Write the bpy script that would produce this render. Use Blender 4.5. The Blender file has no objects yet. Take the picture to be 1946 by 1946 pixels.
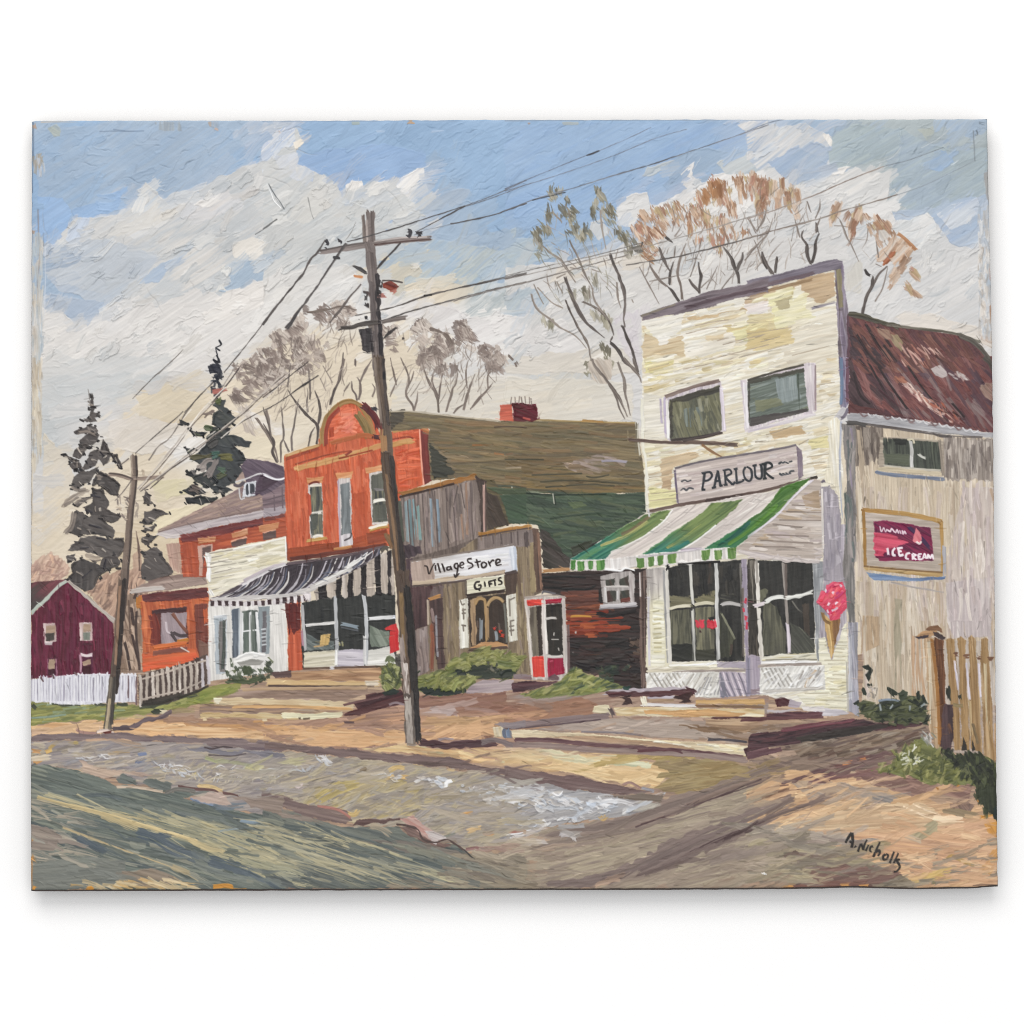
# Oil painting on a panel: the paint film is real relief geometry, laid down stroke by stroke.
import math, random
import numpy as np

X0, Y0, W, H = 44, 214, 1864, 1486          # paint raster, one cell per 0.28 mm
rng = np.random.default_rng(7)
rnd = random.Random(11)

def _noise(sig, seed, n=512):
    r = np.random.default_rng(seed).standard_normal((n, n))
    k = np.fft.fftfreq(n)
    g = np.exp(-2 * (math.pi * sig) ** 2 * (k[:, None] ** 2 + k[None, :] ** 2))
    a = np.fft.ifft2(np.fft.fft2(r) * g).real
    o = np.empty(n * n, np.float32)
    o[np.argsort(a.ravel())] = np.linspace(0, 1, n * n)
    return o.reshape(n, n)
N1, N2, N4, N9, N25 = (_noise(s, i + 3) for i, s in enumerate((1.0, 2.0, 4.0, 9.0, 25.0)))

def samp(N, u, v):
    """smooth lookup in a tiling noise field"""
    iu = np.floor(u).astype(np.int32); iv = np.floor(v).astype(np.int32)
    fu = (u - iu).astype(np.float32); fv = (v - iv).astype(np.float32)
    iu &= 511; iv &= 511
    ju = (iu + 1) & 511; jv = (iv + 1) & 511
    return (N[iv, iu] * (1 - fu) + N[iv, ju] * fu) * (1 - fv) + (N[jv, iu] * (1 - fu) + N[jv, ju] * fu) * fv

C = np.empty((H, W, 3), np.float32); C[:] = (205, 170, 130)
Z = np.zeros((H, W), np.float32)
ID = np.zeros((H, W), np.int16)
PARTS = []                                   # (name, parent index, label)
_cur = 0

def part(name, parent=None, label=None):
    """every later stroke belongs to this painted part"""
    global _cur
    PARTS.append((name, parent, label)); _cur = len(PARTS) - 1
    return _cur
def use(i):
    global _cur
    _cur = i

TILES = {'F': (0, 0, 1932 / 1946)}
for _n, _y in (('A', 210), ('B', 680), ('D', 1300)):
    for _i, _x in enumerate((40, 500, 960, 1420)):
        TILES[_n + str(_i + 1)] = (_x, _y, 3.864)
TILES.update(C1=(40, 1100, 4.83), C2=(380, 1000, 4.83), C3=(760, 1000, 4.83), C4=(1080, 1000, 4.83),
             E=(110, 740, 2.8), C5=(1340, 1000, 4.83), C6=(1560, 1050, 4.294), P=(0, 0, 1))
_t = TILES['P']
def T(k):
    global _t
    _t = TILES[k]
def pp(s):
    if isinstance(s, str):
        a = np.array([[float(q) for q in w.split(',')] for w in s.split()], np.float32)
    else:
        a = np.array(s, np.float32)
    return a / _t[2] + np.array(_t[:2], np.float32)

def hx(c):
    if isinstance(c, str):
        return np.array([int(c[i:i + 2], 16) for i in (0, 2, 4)], np.float32)
    return np.array(c, np.float32)
def ramp(cols, t):
    cs = np.array([hx(c) for c in cols], np.float32)
    if len(cs) == 1:
        return np.broadcast_to(cs[0], t.shape + (3,))
    f = np.clip(t, 0, .9999) * (len(cs) - 1)
    i = f.astype(np.int32); f = (f - i)[..., None]
    return cs[i] * (1 - f) + cs[i + 1] * f

def box(p, pad):
    x0 = max(0, int(p[:, 0].min() - pad - X0)); x1 = min(W, int(p[:, 0].max() + pad - X0) + 2)
    y0 = max(0, int(p[:, 1].min() - pad - Y0)); y1 = min(H, int(p[:, 1].max() + pad - Y0) + 2)
    if x1 <= x0 or y1 <= y0:
        return None
    xs = (np.arange(x0, x1, dtype=np.float32) + X0)[None, :]; ys = (np.arange(y0, y1, dtype=np.float32) + Y0)[:, None]
    return (slice(y0, y1), slice(x0, x1)), xs, ys

def sdist(p, x, y):
    """signed distance to a closed polygon, negative inside"""
    d = np.full(x.shape, 1e9, np.float32); ins = np.zeros(x.shape, bool)
    q = np.roll(p, -1, 0)
    for (ax, ay), (bx, by) in zip(p, q):
        ex, ey = bx - ax, by - ay
        wx, wy = x - ax, y - ay
        t = np.clip((wx * ex + wy * ey) / (ex * ex + ey * ey + 1e-6), 0, 1)
        dx, dy = wx - ex * t, wy - ey * t
        np.minimum(d, dx * dx + dy * dy, out=d)
        if abs(ey) > 1e-6:
            c = (ay > y) != (by > y)
            ins ^= c & (x < ax + (y - ay) * (ex / ey))
    d = np.sqrt(d)
    return np.where(ins, -d, d)

def put(sl, a, col, z, op=1.0, keep=.35):
    A = (a * op)[..., None]
    C[sl] = C[sl] * (1 - A) + col * A
    Z[sl] = Z[sl] * (1 - a * (1 - keep)) + a * z
    if _cur is not None:
        m = a > .5
        ID[sl][m] = _cur

def streak(x, y, ang, L, Wd, sx, sy, bend=0):
    c, s = math.cos(math.radians(ang)), math.sin(math.radians(ang))
    u = x * c + y * s; v = -x * s + y * c
    if bend:
        v = v + bend * (samp(N25, u * .25 + sx, v * .25 + sy) - .5)
    v = v + 3.0 * (samp(N9, x * .5 + sy, y * .5 + sx) - .5)
    return .62 * samp(N1, u / L + sx, v / Wd + sy) + .38 * samp(N2, u / (L * 1.5) + sy, v / (Wd * 2.2) + sx)

def R(pts, cols, ang=0, L=16, Wd=1.3, wob=1.3, soft=1.3, load=.6, op=1.0, con=1.15, to=None, cols2=None, bend=0, dry=0, rag=0, keep=.3, edge=.7, rel=.9, fine=.12):
    """a patch of paint brushed along one direction; to = (point, point) runs it into cols2"""
    p = pp(pts); b = box(p, 5 + wob * 2)
    if b is None: return
    sl, xs, ys = b
    x, y = np.broadcast_arrays(xs, ys)
    sx, sy = rng.random(2) * 500
    w1 = min(wob, 1.1)
    wx = x + wob * 1.6 * (samp(N9, x + sx, y + sy) - .5) + wob * .9 * (samp(N4, x + sx, y + sy) - .5) + w1 * (samp(N1, x + sy, y + sx) - .5)
    wy = y + wob * 1.6 * (samp(N9, x + sy, y + sx) - .5) + wob * .9 * (samp(N4, x + sy + 99, y + sx) - .5) + w1 * (samp(N1, x + sx, y + sy + 77) - .5)
    sd = sdist(p, wx, wy)
    t = streak(x, y, ang, L, Wd, sx, sy, bend)
    if rag: sd = sd + rag * (t - .45)
    a = np.clip(.5 - sd / soft, 0, 1)
    if dry:
        a = a * np.clip((t - dry) * 6 + .5, 0, 1)
    lo = samp(N25, x * .8 + sx, y * .8 + sy)
    tt = np.clip(.5 + con * (t - .5) + .55 * (lo - .5), 0, 1)
    col = ramp(cols, tt) * (1 + fine * (samp(N1, (x * math.cos(math.radians(ang)) + y * math.sin(math.radians(ang))) / (L * .8) + sy, (-x * math.sin(math.radians(ang)) + y * math.cos(math.radians(ang))) * 1.4 + sx) - .5))[..., None]
    if cols2 is not None:
        g = pp(to); e = g[1] - g[0]
        f = ((x - g[0][0]) * e[0] + (y - g[0][1]) * e[1]) / (e @ e)
        f = np.clip(f + .5 * (t - .5), 0, 1); f = (f * f * (3 - 2 * f))[..., None]
        col = col * (1 - f) + ramp(cols2, tt) * f
    z = load * (.25 + rel * (t - .5) + edge * np.exp(-((sd + 1.6) / 1.3) ** 2) * np.clip(2.4 * (samp(N9, x + sy, y + sx) - .5), 0, 1))
    put(sl, a, col, z, op, keep)

def S(pts, w, col, col2=None, dry=0, rough=.18, load=.8, op=1.0, taper=None, clip=None, bead=.35, soft=1.1, br=1.0, L=18, keep=.3, curve=True, endrag=.8, tail=.4):
    """one brush or knife stroke along a path; w = width (or a width per point)"""
    p = pp(pts) if _t is not None else pts
    _stroke(p, w, col, col2, dry, rough, load, op, taper, clip, bead, soft, br, L, keep, curve, endrag, tail)

def _stroke(p, w, col, col2=None, dry=0, rough=.18, load=.8, op=1.0, taper=None, clip=None, bead=.35, soft=1.1, br=1.0, L=18, keep=.3, curve=True, endrag=.8, tail=.4):
    n = len(p)
    ws = np.full(n, float(w), np.float32) if np.isscalar(w) else np.interp(np.linspace(0, 1, n), np.linspace(0, 1, len(w)), w).astype(np.float32)
    if curve and n > 2:                       # round the path
        t = np.linspace(0, n - 1, (n - 1) * 4 + 1); i = np.minimum(t.astype(int), n - 2); f = (t - i)[:, None]
        q = np.vstack([2 * p[0] - p[1], p, 2 * p[-1] - p[-2]])
        a, b_, c, d = q[i], q[i + 1], q[i + 2], q[i + 3]
        p = (.5 * (2 * b_ + (c - a) * f + (2 * a - 5 * b_ + 4 * c - d) * f ** 2 + (3 * b_ - a - 3 * c + d) * f ** 3)).astype(np.float32)
        ws = np.interp(t, np.arange(n), ws).astype(np.float32); n = len(p)
    wm = ws.max() * .5 * (1 + rough) + 2.5
    bb = box(p, wm)
    if bb is None: return
    sl, xs, ys = bb
    sh = (ys.shape[0], xs.shape[1])
    D = np.full(sh, 1e9, np.float32); U = np.zeros(sh, np.float32); V = np.zeros(sh, np.float32); HW = np.ones(sh, np.float32)
    acc = 0.0
    for k in range(n - 1):
        a, b_ = p[k], p[k + 1]; e = b_ - a; ln = math.hypot(*e) + 1e-5
        lx = max(0, int(min(a[0], b_[0]) - wm - xs[0, 0])); rx = min(sh[1], int(max(a[0], b_[0]) + wm - xs[0, 0]) + 2)
        ly = max(0, int(min(a[1], b_[1]) - wm - ys[0, 0])); ry = min(sh[0], int(max(a[1], b_[1]) + wm - ys[0, 0]) + 2)
        if rx <= lx or ry <= ly:
            acc += ln; continue
        s2 = (slice(ly, ry), slice(lx, rx))
        wx = xs[:, lx:rx] - a[0]; wy = ys[ly:ry] - a[1]
        tt = (wx * e[0] + wy * e[1]) / (ln * ln); tc = np.clip(tt, 0, 1)
        dx, dy = wx - e[0] * tc, wy - e[1] * tc
        d = np.sqrt(dx * dx + dy * dy)
        m = d < D[s2]
        v = (wy * e[0] - wx * e[1]) / ln
        D[s2] = np.where(m, d, D[s2]); U[s2] = np.where(m, acc + tt * ln, U[s2]); V[s2] = np.where(m, v, V[s2])
        HW[s2] = np.where(m, (ws[k] + (ws[k + 1] - ws[k]) * tc) * .5, HW[s2])
        acc += ln
    sx, sy = rng.random(2) * 500
    hw = HW
    u01 = np.clip(U / acc, 0, 1)
    if taper is not None:
        hw = hw * np.interp(u01, (0, .5, 1), (taper[0], 1, taper[1])).astype(np.float32)
    if rough:
        hw = hw * (1 + rough * 2 * (samp(N2, U * .45 + sx, np.sign(V) * 60 + sy) - .5))
    near = D < hw + 3
    bris = samp(N1, U / L + sx, V * 1.5 + sy) * .65 + .35 * samp(N2, U / L + sy, V * .8 + sx)
    sd = D - hw
    we = float(ws.max())
    if we > 3.2:                              # a flat brush: cut ends frayed by the bristles
        fr = (samp(N1, V * 0 + sx * 3, V * 1.3 + sy) - .35) * min(we * .9, 9.0) * endrag + (samp(N2, U + sx, V + sy) - .5) * 2
        sd = np.maximum(sd, np.maximum(-U, U - acc) + fr)
    a = np.clip(.5 - sd / soft, 0, 1)
    if tail and we > 3.2:
        a = a * np.clip(1.25 - tail * np.clip((u01 - .55) / .45, 0, 1) * (1.15 - bris) * 1.3, 0, 1)
    if dry:
        th = dry * (.35 + .9 * u01)
        a = a * np.clip((bris - th) * 5 + .5, 0, 1)
    if clip is not None:
        a = a * clip[sl]
    c1 = hx(col)
    if col2 is not None:
        c1 = c1 * (1 + (bris - .5) * .14)[..., None]; f = np.clip(.5 + 1.3 * (bris - .5) + .35 * (samp(N9, U * .7 + sy, V + sx) - .5), 0, 1)[..., None]
        cc = c1 * (1 - f) + hx(col2) * f
    else:
        cc = c1 * (1 + (bris - .5) * .30 * min(br, 1.0))[..., None]
    z = load * (.3 + br * .8 * (bris - .5) + bead * np.exp(-((sd + 1.2) / 1.0) ** 2) * np.clip(2.6 * (samp(N9, U + sy, V + sx) - .42), 0, 1))
    put(sl, np.where(near, a, 0), cc, z, op, keep)

def LN(s, w, col, col2=None, **k):
    """several lines in one call, split by ;"""
    for q in s.split(';'):
        q = q.strip()
        if q: S(q, w, col, col2, **k)

def mask(pts, soft=1.5, wob=1.0):
    p = pp(pts) if isinstance(pts, str) else pts
    m = np.zeros((H, W), np.float32); b = box(p, 5)
    if b is None: return m
    sl, xs, ys = b; x, y = np.broadcast_arrays(xs, ys)
    wx = x + wob * 2 * (samp(N4, x + 5, y + 9) - .5); wy = y + wob * 2 * (samp(N4, x + 70, y + 31) - .5)
    m[sl] = np.clip(.5 - sdist(p, wx, wy) / soft, 0, 1)
    return m

def K(pts, n, cols, ang=0, ln=(12, 26), wd=(4, 8), jit=12, clip=True, **k):
    """n loose strokes scattered through a shape"""
    p = pp(pts); m = mask(p) if clip else None
    x0, y0 = p.min(0); x1, y1 = p.max(0); c = 0; tries = 0; k.setdefault('op', .82); k.setdefault('dry', .12); k.setdefault('tail', .8)
    while c < n and tries < n * 30:
        tries += 1
        q = np.array([rnd.uniform(x0, x1), rnd.uniform(y0, y1)], np.float32)
        if sdist(p, q[None, None, 0], q[None, None, 1])[0, 0] > 0: continue
        c += 1
        dab(q, rnd.choice(cols), ang + rnd.gauss(0, jit), rnd.uniform(*ln), rnd.uniform(*wd), clip=m, **k)

def dab(q, col, ang, ln, wd, bow=.12, **k):
    a = math.radians(ang); d = np.array([math.cos(a), math.sin(a)], np.float32) * ln / 2
    nrm = np.array([-d[1], d[0]], np.float32) * rnd.uniform(-bow, bow)
    c = hx(col) + rnd.gauss(0, 2.5)
    _stroke(np.stack([q - d, q + nrm, q + d]), wd, c, **k)
# ---------------------------------------------------------------- sky
SKYMAP = """bBbbbbbqBBBBBBBBBBBBBqqbbsssbs
BbbbbbBqBBBBBBBBBBBBBbgbbssbss
BBbbbqqqqBBwbBBBBBBbbbggwgsssb
BBqwvggvvvgvbbBBBBvwvvvvvvsbbq
qqqqvggvggggbbbBbbvvvvvvvvvvqq
bbqqqvbggggcssbbbvvvvvvvvvvvvv
bbqqvwwwwwgccssqvvvvvvvvvvvvvv
wbqwwwwwwwwwwwwvvvvvvvvvvvvvvv
vwwvwwvcccccwwwvvvvvvvvvvvvvvp
vgggvvccccccvvvgggvvvvvvvvvvvv
gvvcdccccccccccccvvvvvvvvvvvvv
gvvccccccccccccccvvvvvvvvvvvvv
gvccwccccccccccccccccccccccccc
vvcccwcccccccccccccccccccccccc
vccccccccccccccccccccccccccccc
cccdcccccccccccccccccccccccccc
ccdddccccccccccccccccccccccccc
dddddccccccccccccccccccccccccc""".split()
SKYCOL = dict(B='97b0d6', b='a7b9d0', q='bfc8d4', g='c9cccd', w='e6e3df', v='d8d6d4', c='e2d5c0', d='d9c8ac', s='b2bcbf', p='e2d4c8')
def sky_at(x, y):
    i = min(29, max(0, int((x - 60) / 62))); j = min(17, max(0, int((y - 228) / 50)))
    return hx(SKYCOL[SKYMAP[j][i]])

def paint_sky():
    T('P')
    part('painted_sky', None, 'painted blue sky breaking through grey and cream clouds')
    # soft base from the colour plan
    gx = np.linspace(0, 29, W); gy = np.clip((np.arange(H) + Y0 - 253) / 50, 0, 17)
    G = np.array([[hx(SKYCOL[c]) for c in r] for r in SKYMAP], np.float32)
    ix = np.clip((np.arange(W) + X0 - 91) / 62, 0, 28.999); i0 = ix.astype(int); fx = (ix - i0)[None, :, None]
    gy = np.minimum(gy, 16.999); j0 = gy.astype(int); fy = (gy - j0)[:, None, None]
    top = G[j0][:, i0] * (1 - fx) + G[j0][:, i0 + 1] * fx
    bot = G[j0 + 1][:, i0] * (1 - fx) + G[j0 + 1][:, i0 + 1] * fx
    C[:] = top * (1 - fy) + bot * fy
    ID[:] = _cur
    y, x = np.mgrid[0:H, 0:W].astype(np.float32)
    st = streak(x, y, -33, 16, 1.3, 3, 7, 4)
    C[:] += ((st - .5) * 10)[..., None]
    Z[:] = .25 * (st - .5)
    for k in range(1900):
        big = k < 700
        x = rnd.uniform(50, 1900); y = rnd.uniform(222, 1120)
        if x > 1230 and y > 640 and x < 1600: continue
        if x > 560 and y > 820: continue
        low = y > 640 + .05 * x
        ang = rnd.gauss(-33, 14) if not low else rnd.gauss(-14, 14)
        ln = rnd.uniform(50, 120) if big else rnd.uniform(22, 60)
        wd = rnd.uniform(18, 40) if big else rnd.uniform(8, 20)
        if low: wd *= .7
        j = 22 if big else 16
        c = sky_at(x + rnd.gauss(0, j), y + rnd.gauss(0, j * .8)) + rnd.gauss(0, 3)
        c2 = sky_at(x + rnd.gauss(0, 30), y + rnd.gauss(0, 24)) + rnd.gauss(0, 3)
        dab(np.array([x, y], np.float32), c, ang, ln, wd, col2=c2, rough=.3, load=rnd.uniform(.5, 1.5), bead=.3, br=.2,
            op=rnd.uniform(.55, .95), dry=rnd.choice((0, 0, 0, .25)), L=30, soft=1.6)
    # --- clouds with definite edges
    def CL(s, cols, ang=-33, **k):
        k.setdefault('wob', 3.5); k.setdefault('load', 1.2); k.setdefault('L', 34); k.setdefault('con', .8); k.setdefault('rel', .2); k.setdefault('fine', .05)
        R(s, cols, ang, **k)
    sky = _cur
    cl = part('painted_cloud', sky, 'painted white and grey cloud bank with ragged knife edges')
    T('A1')
    use(sky)
    CL('150,120 700,100 1400,130 1650,280 1450,470 1100,690 880,560 700,760 400,760 150,960 120,500', ['9db3d4', 'a9b9cd', 'a2b6d3'], op=.75, load=.7)
    CL('380,735 700,600 790,540 700,720 560,780 400,790', ['92acd9', '9ab1d8'], load=.8)
    CL('130,620 300,640 380,760 330,880 180,990 110,900', ['93aedd', '9cb4de'], load=.6)
    use(cl)
    CL('180,1000 370,820 400,785 620,790 870,690 900,640 880,600 910,540 980,600 1110,700 1180,650 1330,600 1480,490 1660,400 1900,330 1932,700 1700,900 1900,1000 1850,1150 1500,1350 1000,1450 640,1350 400,1300 180,1200', ['c9cccf', 'd4d3d1', 'c6cacd', 'dad7d3'], load=1.3)
    CL('870,690 900,610 890,570 920,540 985,605 1110,705 960,800 760,870', ['dcd9d4', 'c3cdd8', 'e0ddd8'], -38)
    CL('600,900 820,800 1090,690 1160,770 1000,890 830,935', ['ddd8cf', 'd9d8d6', 'd3d6da'], -30)
    CL('1110,690 1180,650 1330,640 1480,560 1600,640 1640,700 1400,800 1180,780', ['dcd8d5', 'd4d5d8', 'e4e0dc'], -36)
    CL('1250,700 1400,640 1470,650 1400,720', ['efece8', 'dedbd8'], -36, load=1.8)
    CL('1560,980 1700,930 1830,980 1790,1060 1690,1095 1570,1080', ['e9e4dc', 'dcd7d0'], -36, load=1.6)
    CL('370,860 420,790 500,790 470,900 380,980 330,930', ['ccd4e0', 'c2cddd'], -60)
    CL('180,1000 600,940 850,1000 1000,1090 840,1300 600,1420 300,1330 180,1220', ['bcc6d2', 'c4cad1', 'b9c3d0'], op=.8)
    use(sky)
    CL('1480,1200 1560,1110 1800,1110 1830,1200 1680,1290 1500,1350 1440,1330 1530,1290', ['b2c1d0', 'a9bacd'], -30, load=1.4)
    CL('1010,1120 1220,1070 1060,1190 1000,1260 860,1290', ['b0bfd3', 'bac6d3'], -30)
    CL('180,1350 620,1400 600,1480 430,1570 300,1480 240,1490 180,1440', ['adbbce', 'b4c0cf'], -33)
    use(cl)
    CL('620,1480 640,1420 720,1380 860,1350 990,1440 1300,1300 1500,1380 1700,1250 1932,1270 1932,1500 1700,1800 1300,1932 80,1932 80,1400 180,1450 240,1490 310,1480 400,1570', ['e2deda', 'dddad7', 'e8e4df'], -33, load=1.1, op=.9)
    CL('1500,1330 1690,1260 1900,1260 1932,1350 1600,1500 1300,1600', ['e9e4de', 'e2deda'], -30, load=1.4)
    CL('1480,1190 1540,1180 1500,1290 1500,1330 1440,1320 1480,1260', ['e6e4de', 'd8d9d8'], -70, load=1.6)
    T('A2')
    use(cl)
    CL('0,150 130,120 240,130 300,220 240,300 260,380 370,420 550,540 580,650 610,600 720,560 830,510 960,520 1180,400 1170,480 1050,620 1100,690 1200,780 900,800 1000,860 780,870 750,900 400,1000 300,1080 150,1170 0,1250', ['c9cccd', 'd2d2d0', 'c4c8ca'], -33, load=1.2)
    CL('0,170 140,120 240,140 230,260 100,300 0,460', ['d9dde2', 'b6c4da', 'e8e6e3', 'a9badb'], -42, load=1.5, con=1.6)
    CL('220,230 290,190 300,230 250,300 230,300', ['efe9df', 'ece2d2'], -60, load=1.5)
    CL('60,330 240,310 260,380 370,440 360,520 240,520 120,440', ['c8ced8', 'd6d7d9', 'b9c6dc'], -36)
    CL('240,400 350,420 370,470 310,560 260,500', ['dedcd9', 'c9d0da'], -60, load=1.3)
    CL('200,760 330,610 400,560 500,690 390,790 300,840', ['d3d2ce', 'dbd9d5'], -35)
    CL('600,540 640,510 720,520 740,560 660,590 620,600', ['efebe6', 'e4e1dd'], -20, load=1.9)
    CL('800,520 850,500 960,515 890,560 820,570 760,600', ['e9e5e0', 'dcdad7'], -30, load=1.7)
    CL('960,540 1080,460 1180,400 1175,480 1080,560 1060,620 1000,600', ['dfe0e2', 'ece9e5', 'c3cde0'], -42, load=1.9)
    CL('560,650 700,590 1000,560 990,620 800,720 600,690', ['c4cad0', 'cfd1d2', 'bcc6d3'], -35)
    CL('150,1180 380,1130 560,1090 640,1170 740,1250 700,1420 400,1480 0,1600 0,1250', ['e4e1dd', 'dad8d5', 'e9e6e2'], -30, load=1.2)
    CL('400,1290 600,1280 620,1330 450,1370', ['ebe8e5', 'd9d9d8'], -20, load=1.2)
    CL('850,1340 1050,1330 1150,1400 1400,1460 1500,1520 1932,1500 1932,1840 1500,1700 1080,1540 850,1560', ['e4e1df', 'ddd9d7', 'e9e7e4'], -25, load=1.2)
    use(sky)
    CL('250,380 300,310 900,250 1200,330 1180,400 960,520 740,520 640,505 600,560 580,640 540,530 420,450', ['92abda', '98afd9', '8fa8d8'], -20, load=.7, op=.9)
    CL('1120,650 1500,570 1530,610 1440,700 1150,760', ['aab9cd', 'b3bfcb'], -35, load=.9, op=.8)
    CL('840,1050 1000,1000 1250,940 1932,1060 1932,1200 1500,1290 1250,1230 1000,1300 860,1250', ['bcc6c9', 'a8bdd3', 'c2c8c4', 'aebfd0'], -40, op=.8)
    use(cl)
    CL('840,1050 900,1030 920,1090 850,1120', ['ddd3bf', 'd9cfbb'], -30)
    CL('850,1180 1000,1100 1150,1130 1170,1200 1050,1240 1040,1320 1150,1390 1000,1380 840,1240', ['d9d0bd', 'd4ccbb', 'cdc9bd'], -35, op=.95)
    CL('1150,1050 1240,1010 1200,1080', ['d9cfba'], -40, op=.8)
    T('A3')
    use(sky)
    CL('100,100 1700,80 1750,140 1780,300 1560,410 1380,520 1280,570 1120,700 1060,700 1050,620 830,640 820,760 650,830 520,860 300,900 0,850 0,150', ['96aeda', '9fb5d8', '93abd8'], -28, op=.7, load=.6)
    CL('1200,360 1400,280 1640,300 1560,400 1400,500 1300,560 1200,560', ['a3b5cb', 'a9b9cb'], -35, op=.7)
    use(cl)
    CL('820,660 850,630 1050,610 1060,700 1030,750 980,800 930,860 850,830 820,740', ['e0dedb', 'd6d6d6'], -20, load=1.3)
    CL('1110,710 1200,610 1300,540 1280,460 1390,390 1380,480 1440,520 1560,480 1640,440 1932,470 1932,760 1300,760', ['dedcda', 'e8e5e2', 'd5d6d8'], -35, load=1.4)
    CL('1720,110 1760,90 1932,80 1932,300 1860,330 1780,260 1790,170', ['d5d5d6', 'dddbd9', 'c6cbd1'], -40)
    CL('1560,400 1700,300 1800,290 1932,330 1932,450 1700,470 1620,450', ['c0c8cc', 'c9cdce', 'b5c0c8'], -30)
    CL('1010,490 1060,430 1240,375 1180,440 1100,490', ['b9c3cb', 'c4cacd'], -30, load=.9)
    CL('640,830 720,790 760,900 700,960 630,880', ['ccd0d3', 'd3d4d4'], -60)
    CL('0,900 80,860 60,940 230,930 280,1000 420,1080 0,1150', ['c3cac8', 'b5c3cc', 'bfc8c8'], -20, op=.8)
    CL('0,1150 420,1110 900,1020 1932,820 1932,1230 1050,1480 980,1932 0,1932 0,1500 200,1300 0,1400', ['d6d3d0', 'dcd9d5', 'd0d0d0'], -25, load=.8, op=.9)
    CL('300,1170 700,1090 1100,1060 1050,1150 600,1200 300,1290', ['dcd3c6', 'dfd6ca'], -8, op=.8)
    use(sky)
    CL('0,1360 190,1290 330,1380 250,1490 0,1530', ['a9bacb', 'b4c1ca', 'bfc8c6'], -50, op=.8, rag=6)
    use(cl)
    CL('0,1500 80,1510 200,1560 420,1540 600,1770 430,1760 280,1780 120,1800 0,1800', ['e4e0dd', 'dddad8', 'e9e6e3'], -25, load=1.2)
    CL('0,1800 280,1780 640,1760 950,1720 960,1932 0,1932', ['dcd5ca', 'd8d2c9'], -15)
    CL('780,1500 980,1450 990,1900 900,1800 830,1650', ['d8d0d4', 'd2ced3'], 70, op=.8)
    T('A4')
    use(cl)
    CL('0,170 200,120 420,90 500,140 620,200 600,290 540,330 380,300 180,420 100,450 0,360', ['d2d3d4', 'c6ccd3', 'dad8d6', 'b9c4d2'], -38, load=1.2)
    CL('560,170 600,165 635,220 610,290 590,250', ['e8e4de'], -70, load=1.5)
    use(sky)
    CL('160,370 330,280 480,230 600,280 580,400 600,480 480,500 330,560 240,460', ['a0b2d0', 'a8b8cf', 'b7c3d0'], -35, op=.85)
    CL('620,190 760,110 1120,130 1160,230 1090,330 800,400 620,440 600,390', ['abbac4', 'b4c0c2', 'a8b7c2'], -28, op=.9)
    CL('1120,130 1280,200 1350,260 1500,290 1750,270 1740,600 1500,700 1250,740 1050,670 1050,460 1110,330', ['a8b8c4', 'b0bdc2', 'a6b5c3'], -30, op=.9)
    CL('1370,300 1460,280 1510,380 1430,440 1330,440', ['9db3d6', 'a4b7d3'], -45)
    CL('1260,140 1380,110 1380,180 1310,220', ['b8bdb4', 'b4bab4'], -60, op=.8)
    use(cl)
    CL('510,550 700,450 790,405 880,450 1050,440 1060,520 1040,660 1090,780 1080,850 900,820 700,660 560,600', ['dfdcd9', 'd6d6d5', 'e6e3df'], -30, load=1.4)
    CL('610,440 640,430 760,410 700,480 620,480', ['e9e6e2'], -20, load=1.5)
    CL('130,440 200,400 240,450 340,560 480,510 560,600 700,700 1050,860 1100,800 1200,780 1330,750 1380,830 1500,960 1600,1010 1700,1040 1710,1700 720,1530 720,1000 0,900 0,540 160,500', ['dad8d6', 'd5d5d5', 'dedbd8'], -30, load=.8, op=.95)
    CL('1080,800 1140,780 1320,750 1390,840 1420,940 1250,960 1100,900', ['d6d9db', 'dfdedc', 'cdd3d9'], -30, load=1.3)
    use(sky)
    CL('1080,740 1250,730 1400,700 1650,620 1700,760 1690,980 1560,1010 1480,960 1400,850 1330,750 1200,800 1100,800', ['a5b7d4', 'b0bfd3', 'bfcad6'], -30, op=.8)
    use(cl)
    CL('1370,740 1560,680 1690,640 1700,740 1600,840 1480,870', ['c6cfda', 'd3d8de', 'b3c1d6'], -35, dry=.3)
    CL('720,1150 830,1090 850,1350 720,1330', ['d0ccc2', 'dcd6cc'], 80, op=.7)
    CL('860,1520 1300,1480 1690,1600 1700,1690 1300,1610', ['e6dbcd', 'e2d9ce'], 8, op=.7)
    T('B1')
    CL('60,90 260,-60 420,10 640,-50 900,0 1100,-40 1120,60 1000,130 850,240 700,330 540,360 500,260 300,300 160,500', ['d3d3d2', 'cbcecf', 'dad8d5'], -20, op=.6)
    CL('850,300 920,250 1070,190 1200,230 1330,280 1300,420 1100,450 880,460', ['ddd0b8', 'd9cdb8'], -30, op=.9)
    CL('880,200 1100,130 1350,190 1400,260 1200,220 1070,180 950,280', ['cbc9c9', 'd2cdc8'], -20, op=.8)
    CL('650,460 900,420 1100,470 1300,520 1200,640 900,720 640,660', ['e0d9d0', 'dcd4cb', 'e4ded6'], -28, op=.8)
    CL('1020,620 1200,560 1330,590 1400,640 1300,680 1100,680', ['e9e5e0', 'ded8d0'], -40, load=1.7)
    CL('1500,660 1700,560 1932,600 1932,760 1750,740 1600,800', ['e8ddc6', 'e4d8c0'], -20, op=.9)
    CL('1540,380 1640,420 1800,560 1932,560 1932,480 1700,400', ['ebe7e3', 'e4dfda'], -30, op=.8)
    CL('160,560 320,700 400,860 360,1000 330,1300 300,1500 160,1400', ['ded3c3', 'e0d3bd', 'd6d0c8'], -40, op=.7)
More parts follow.
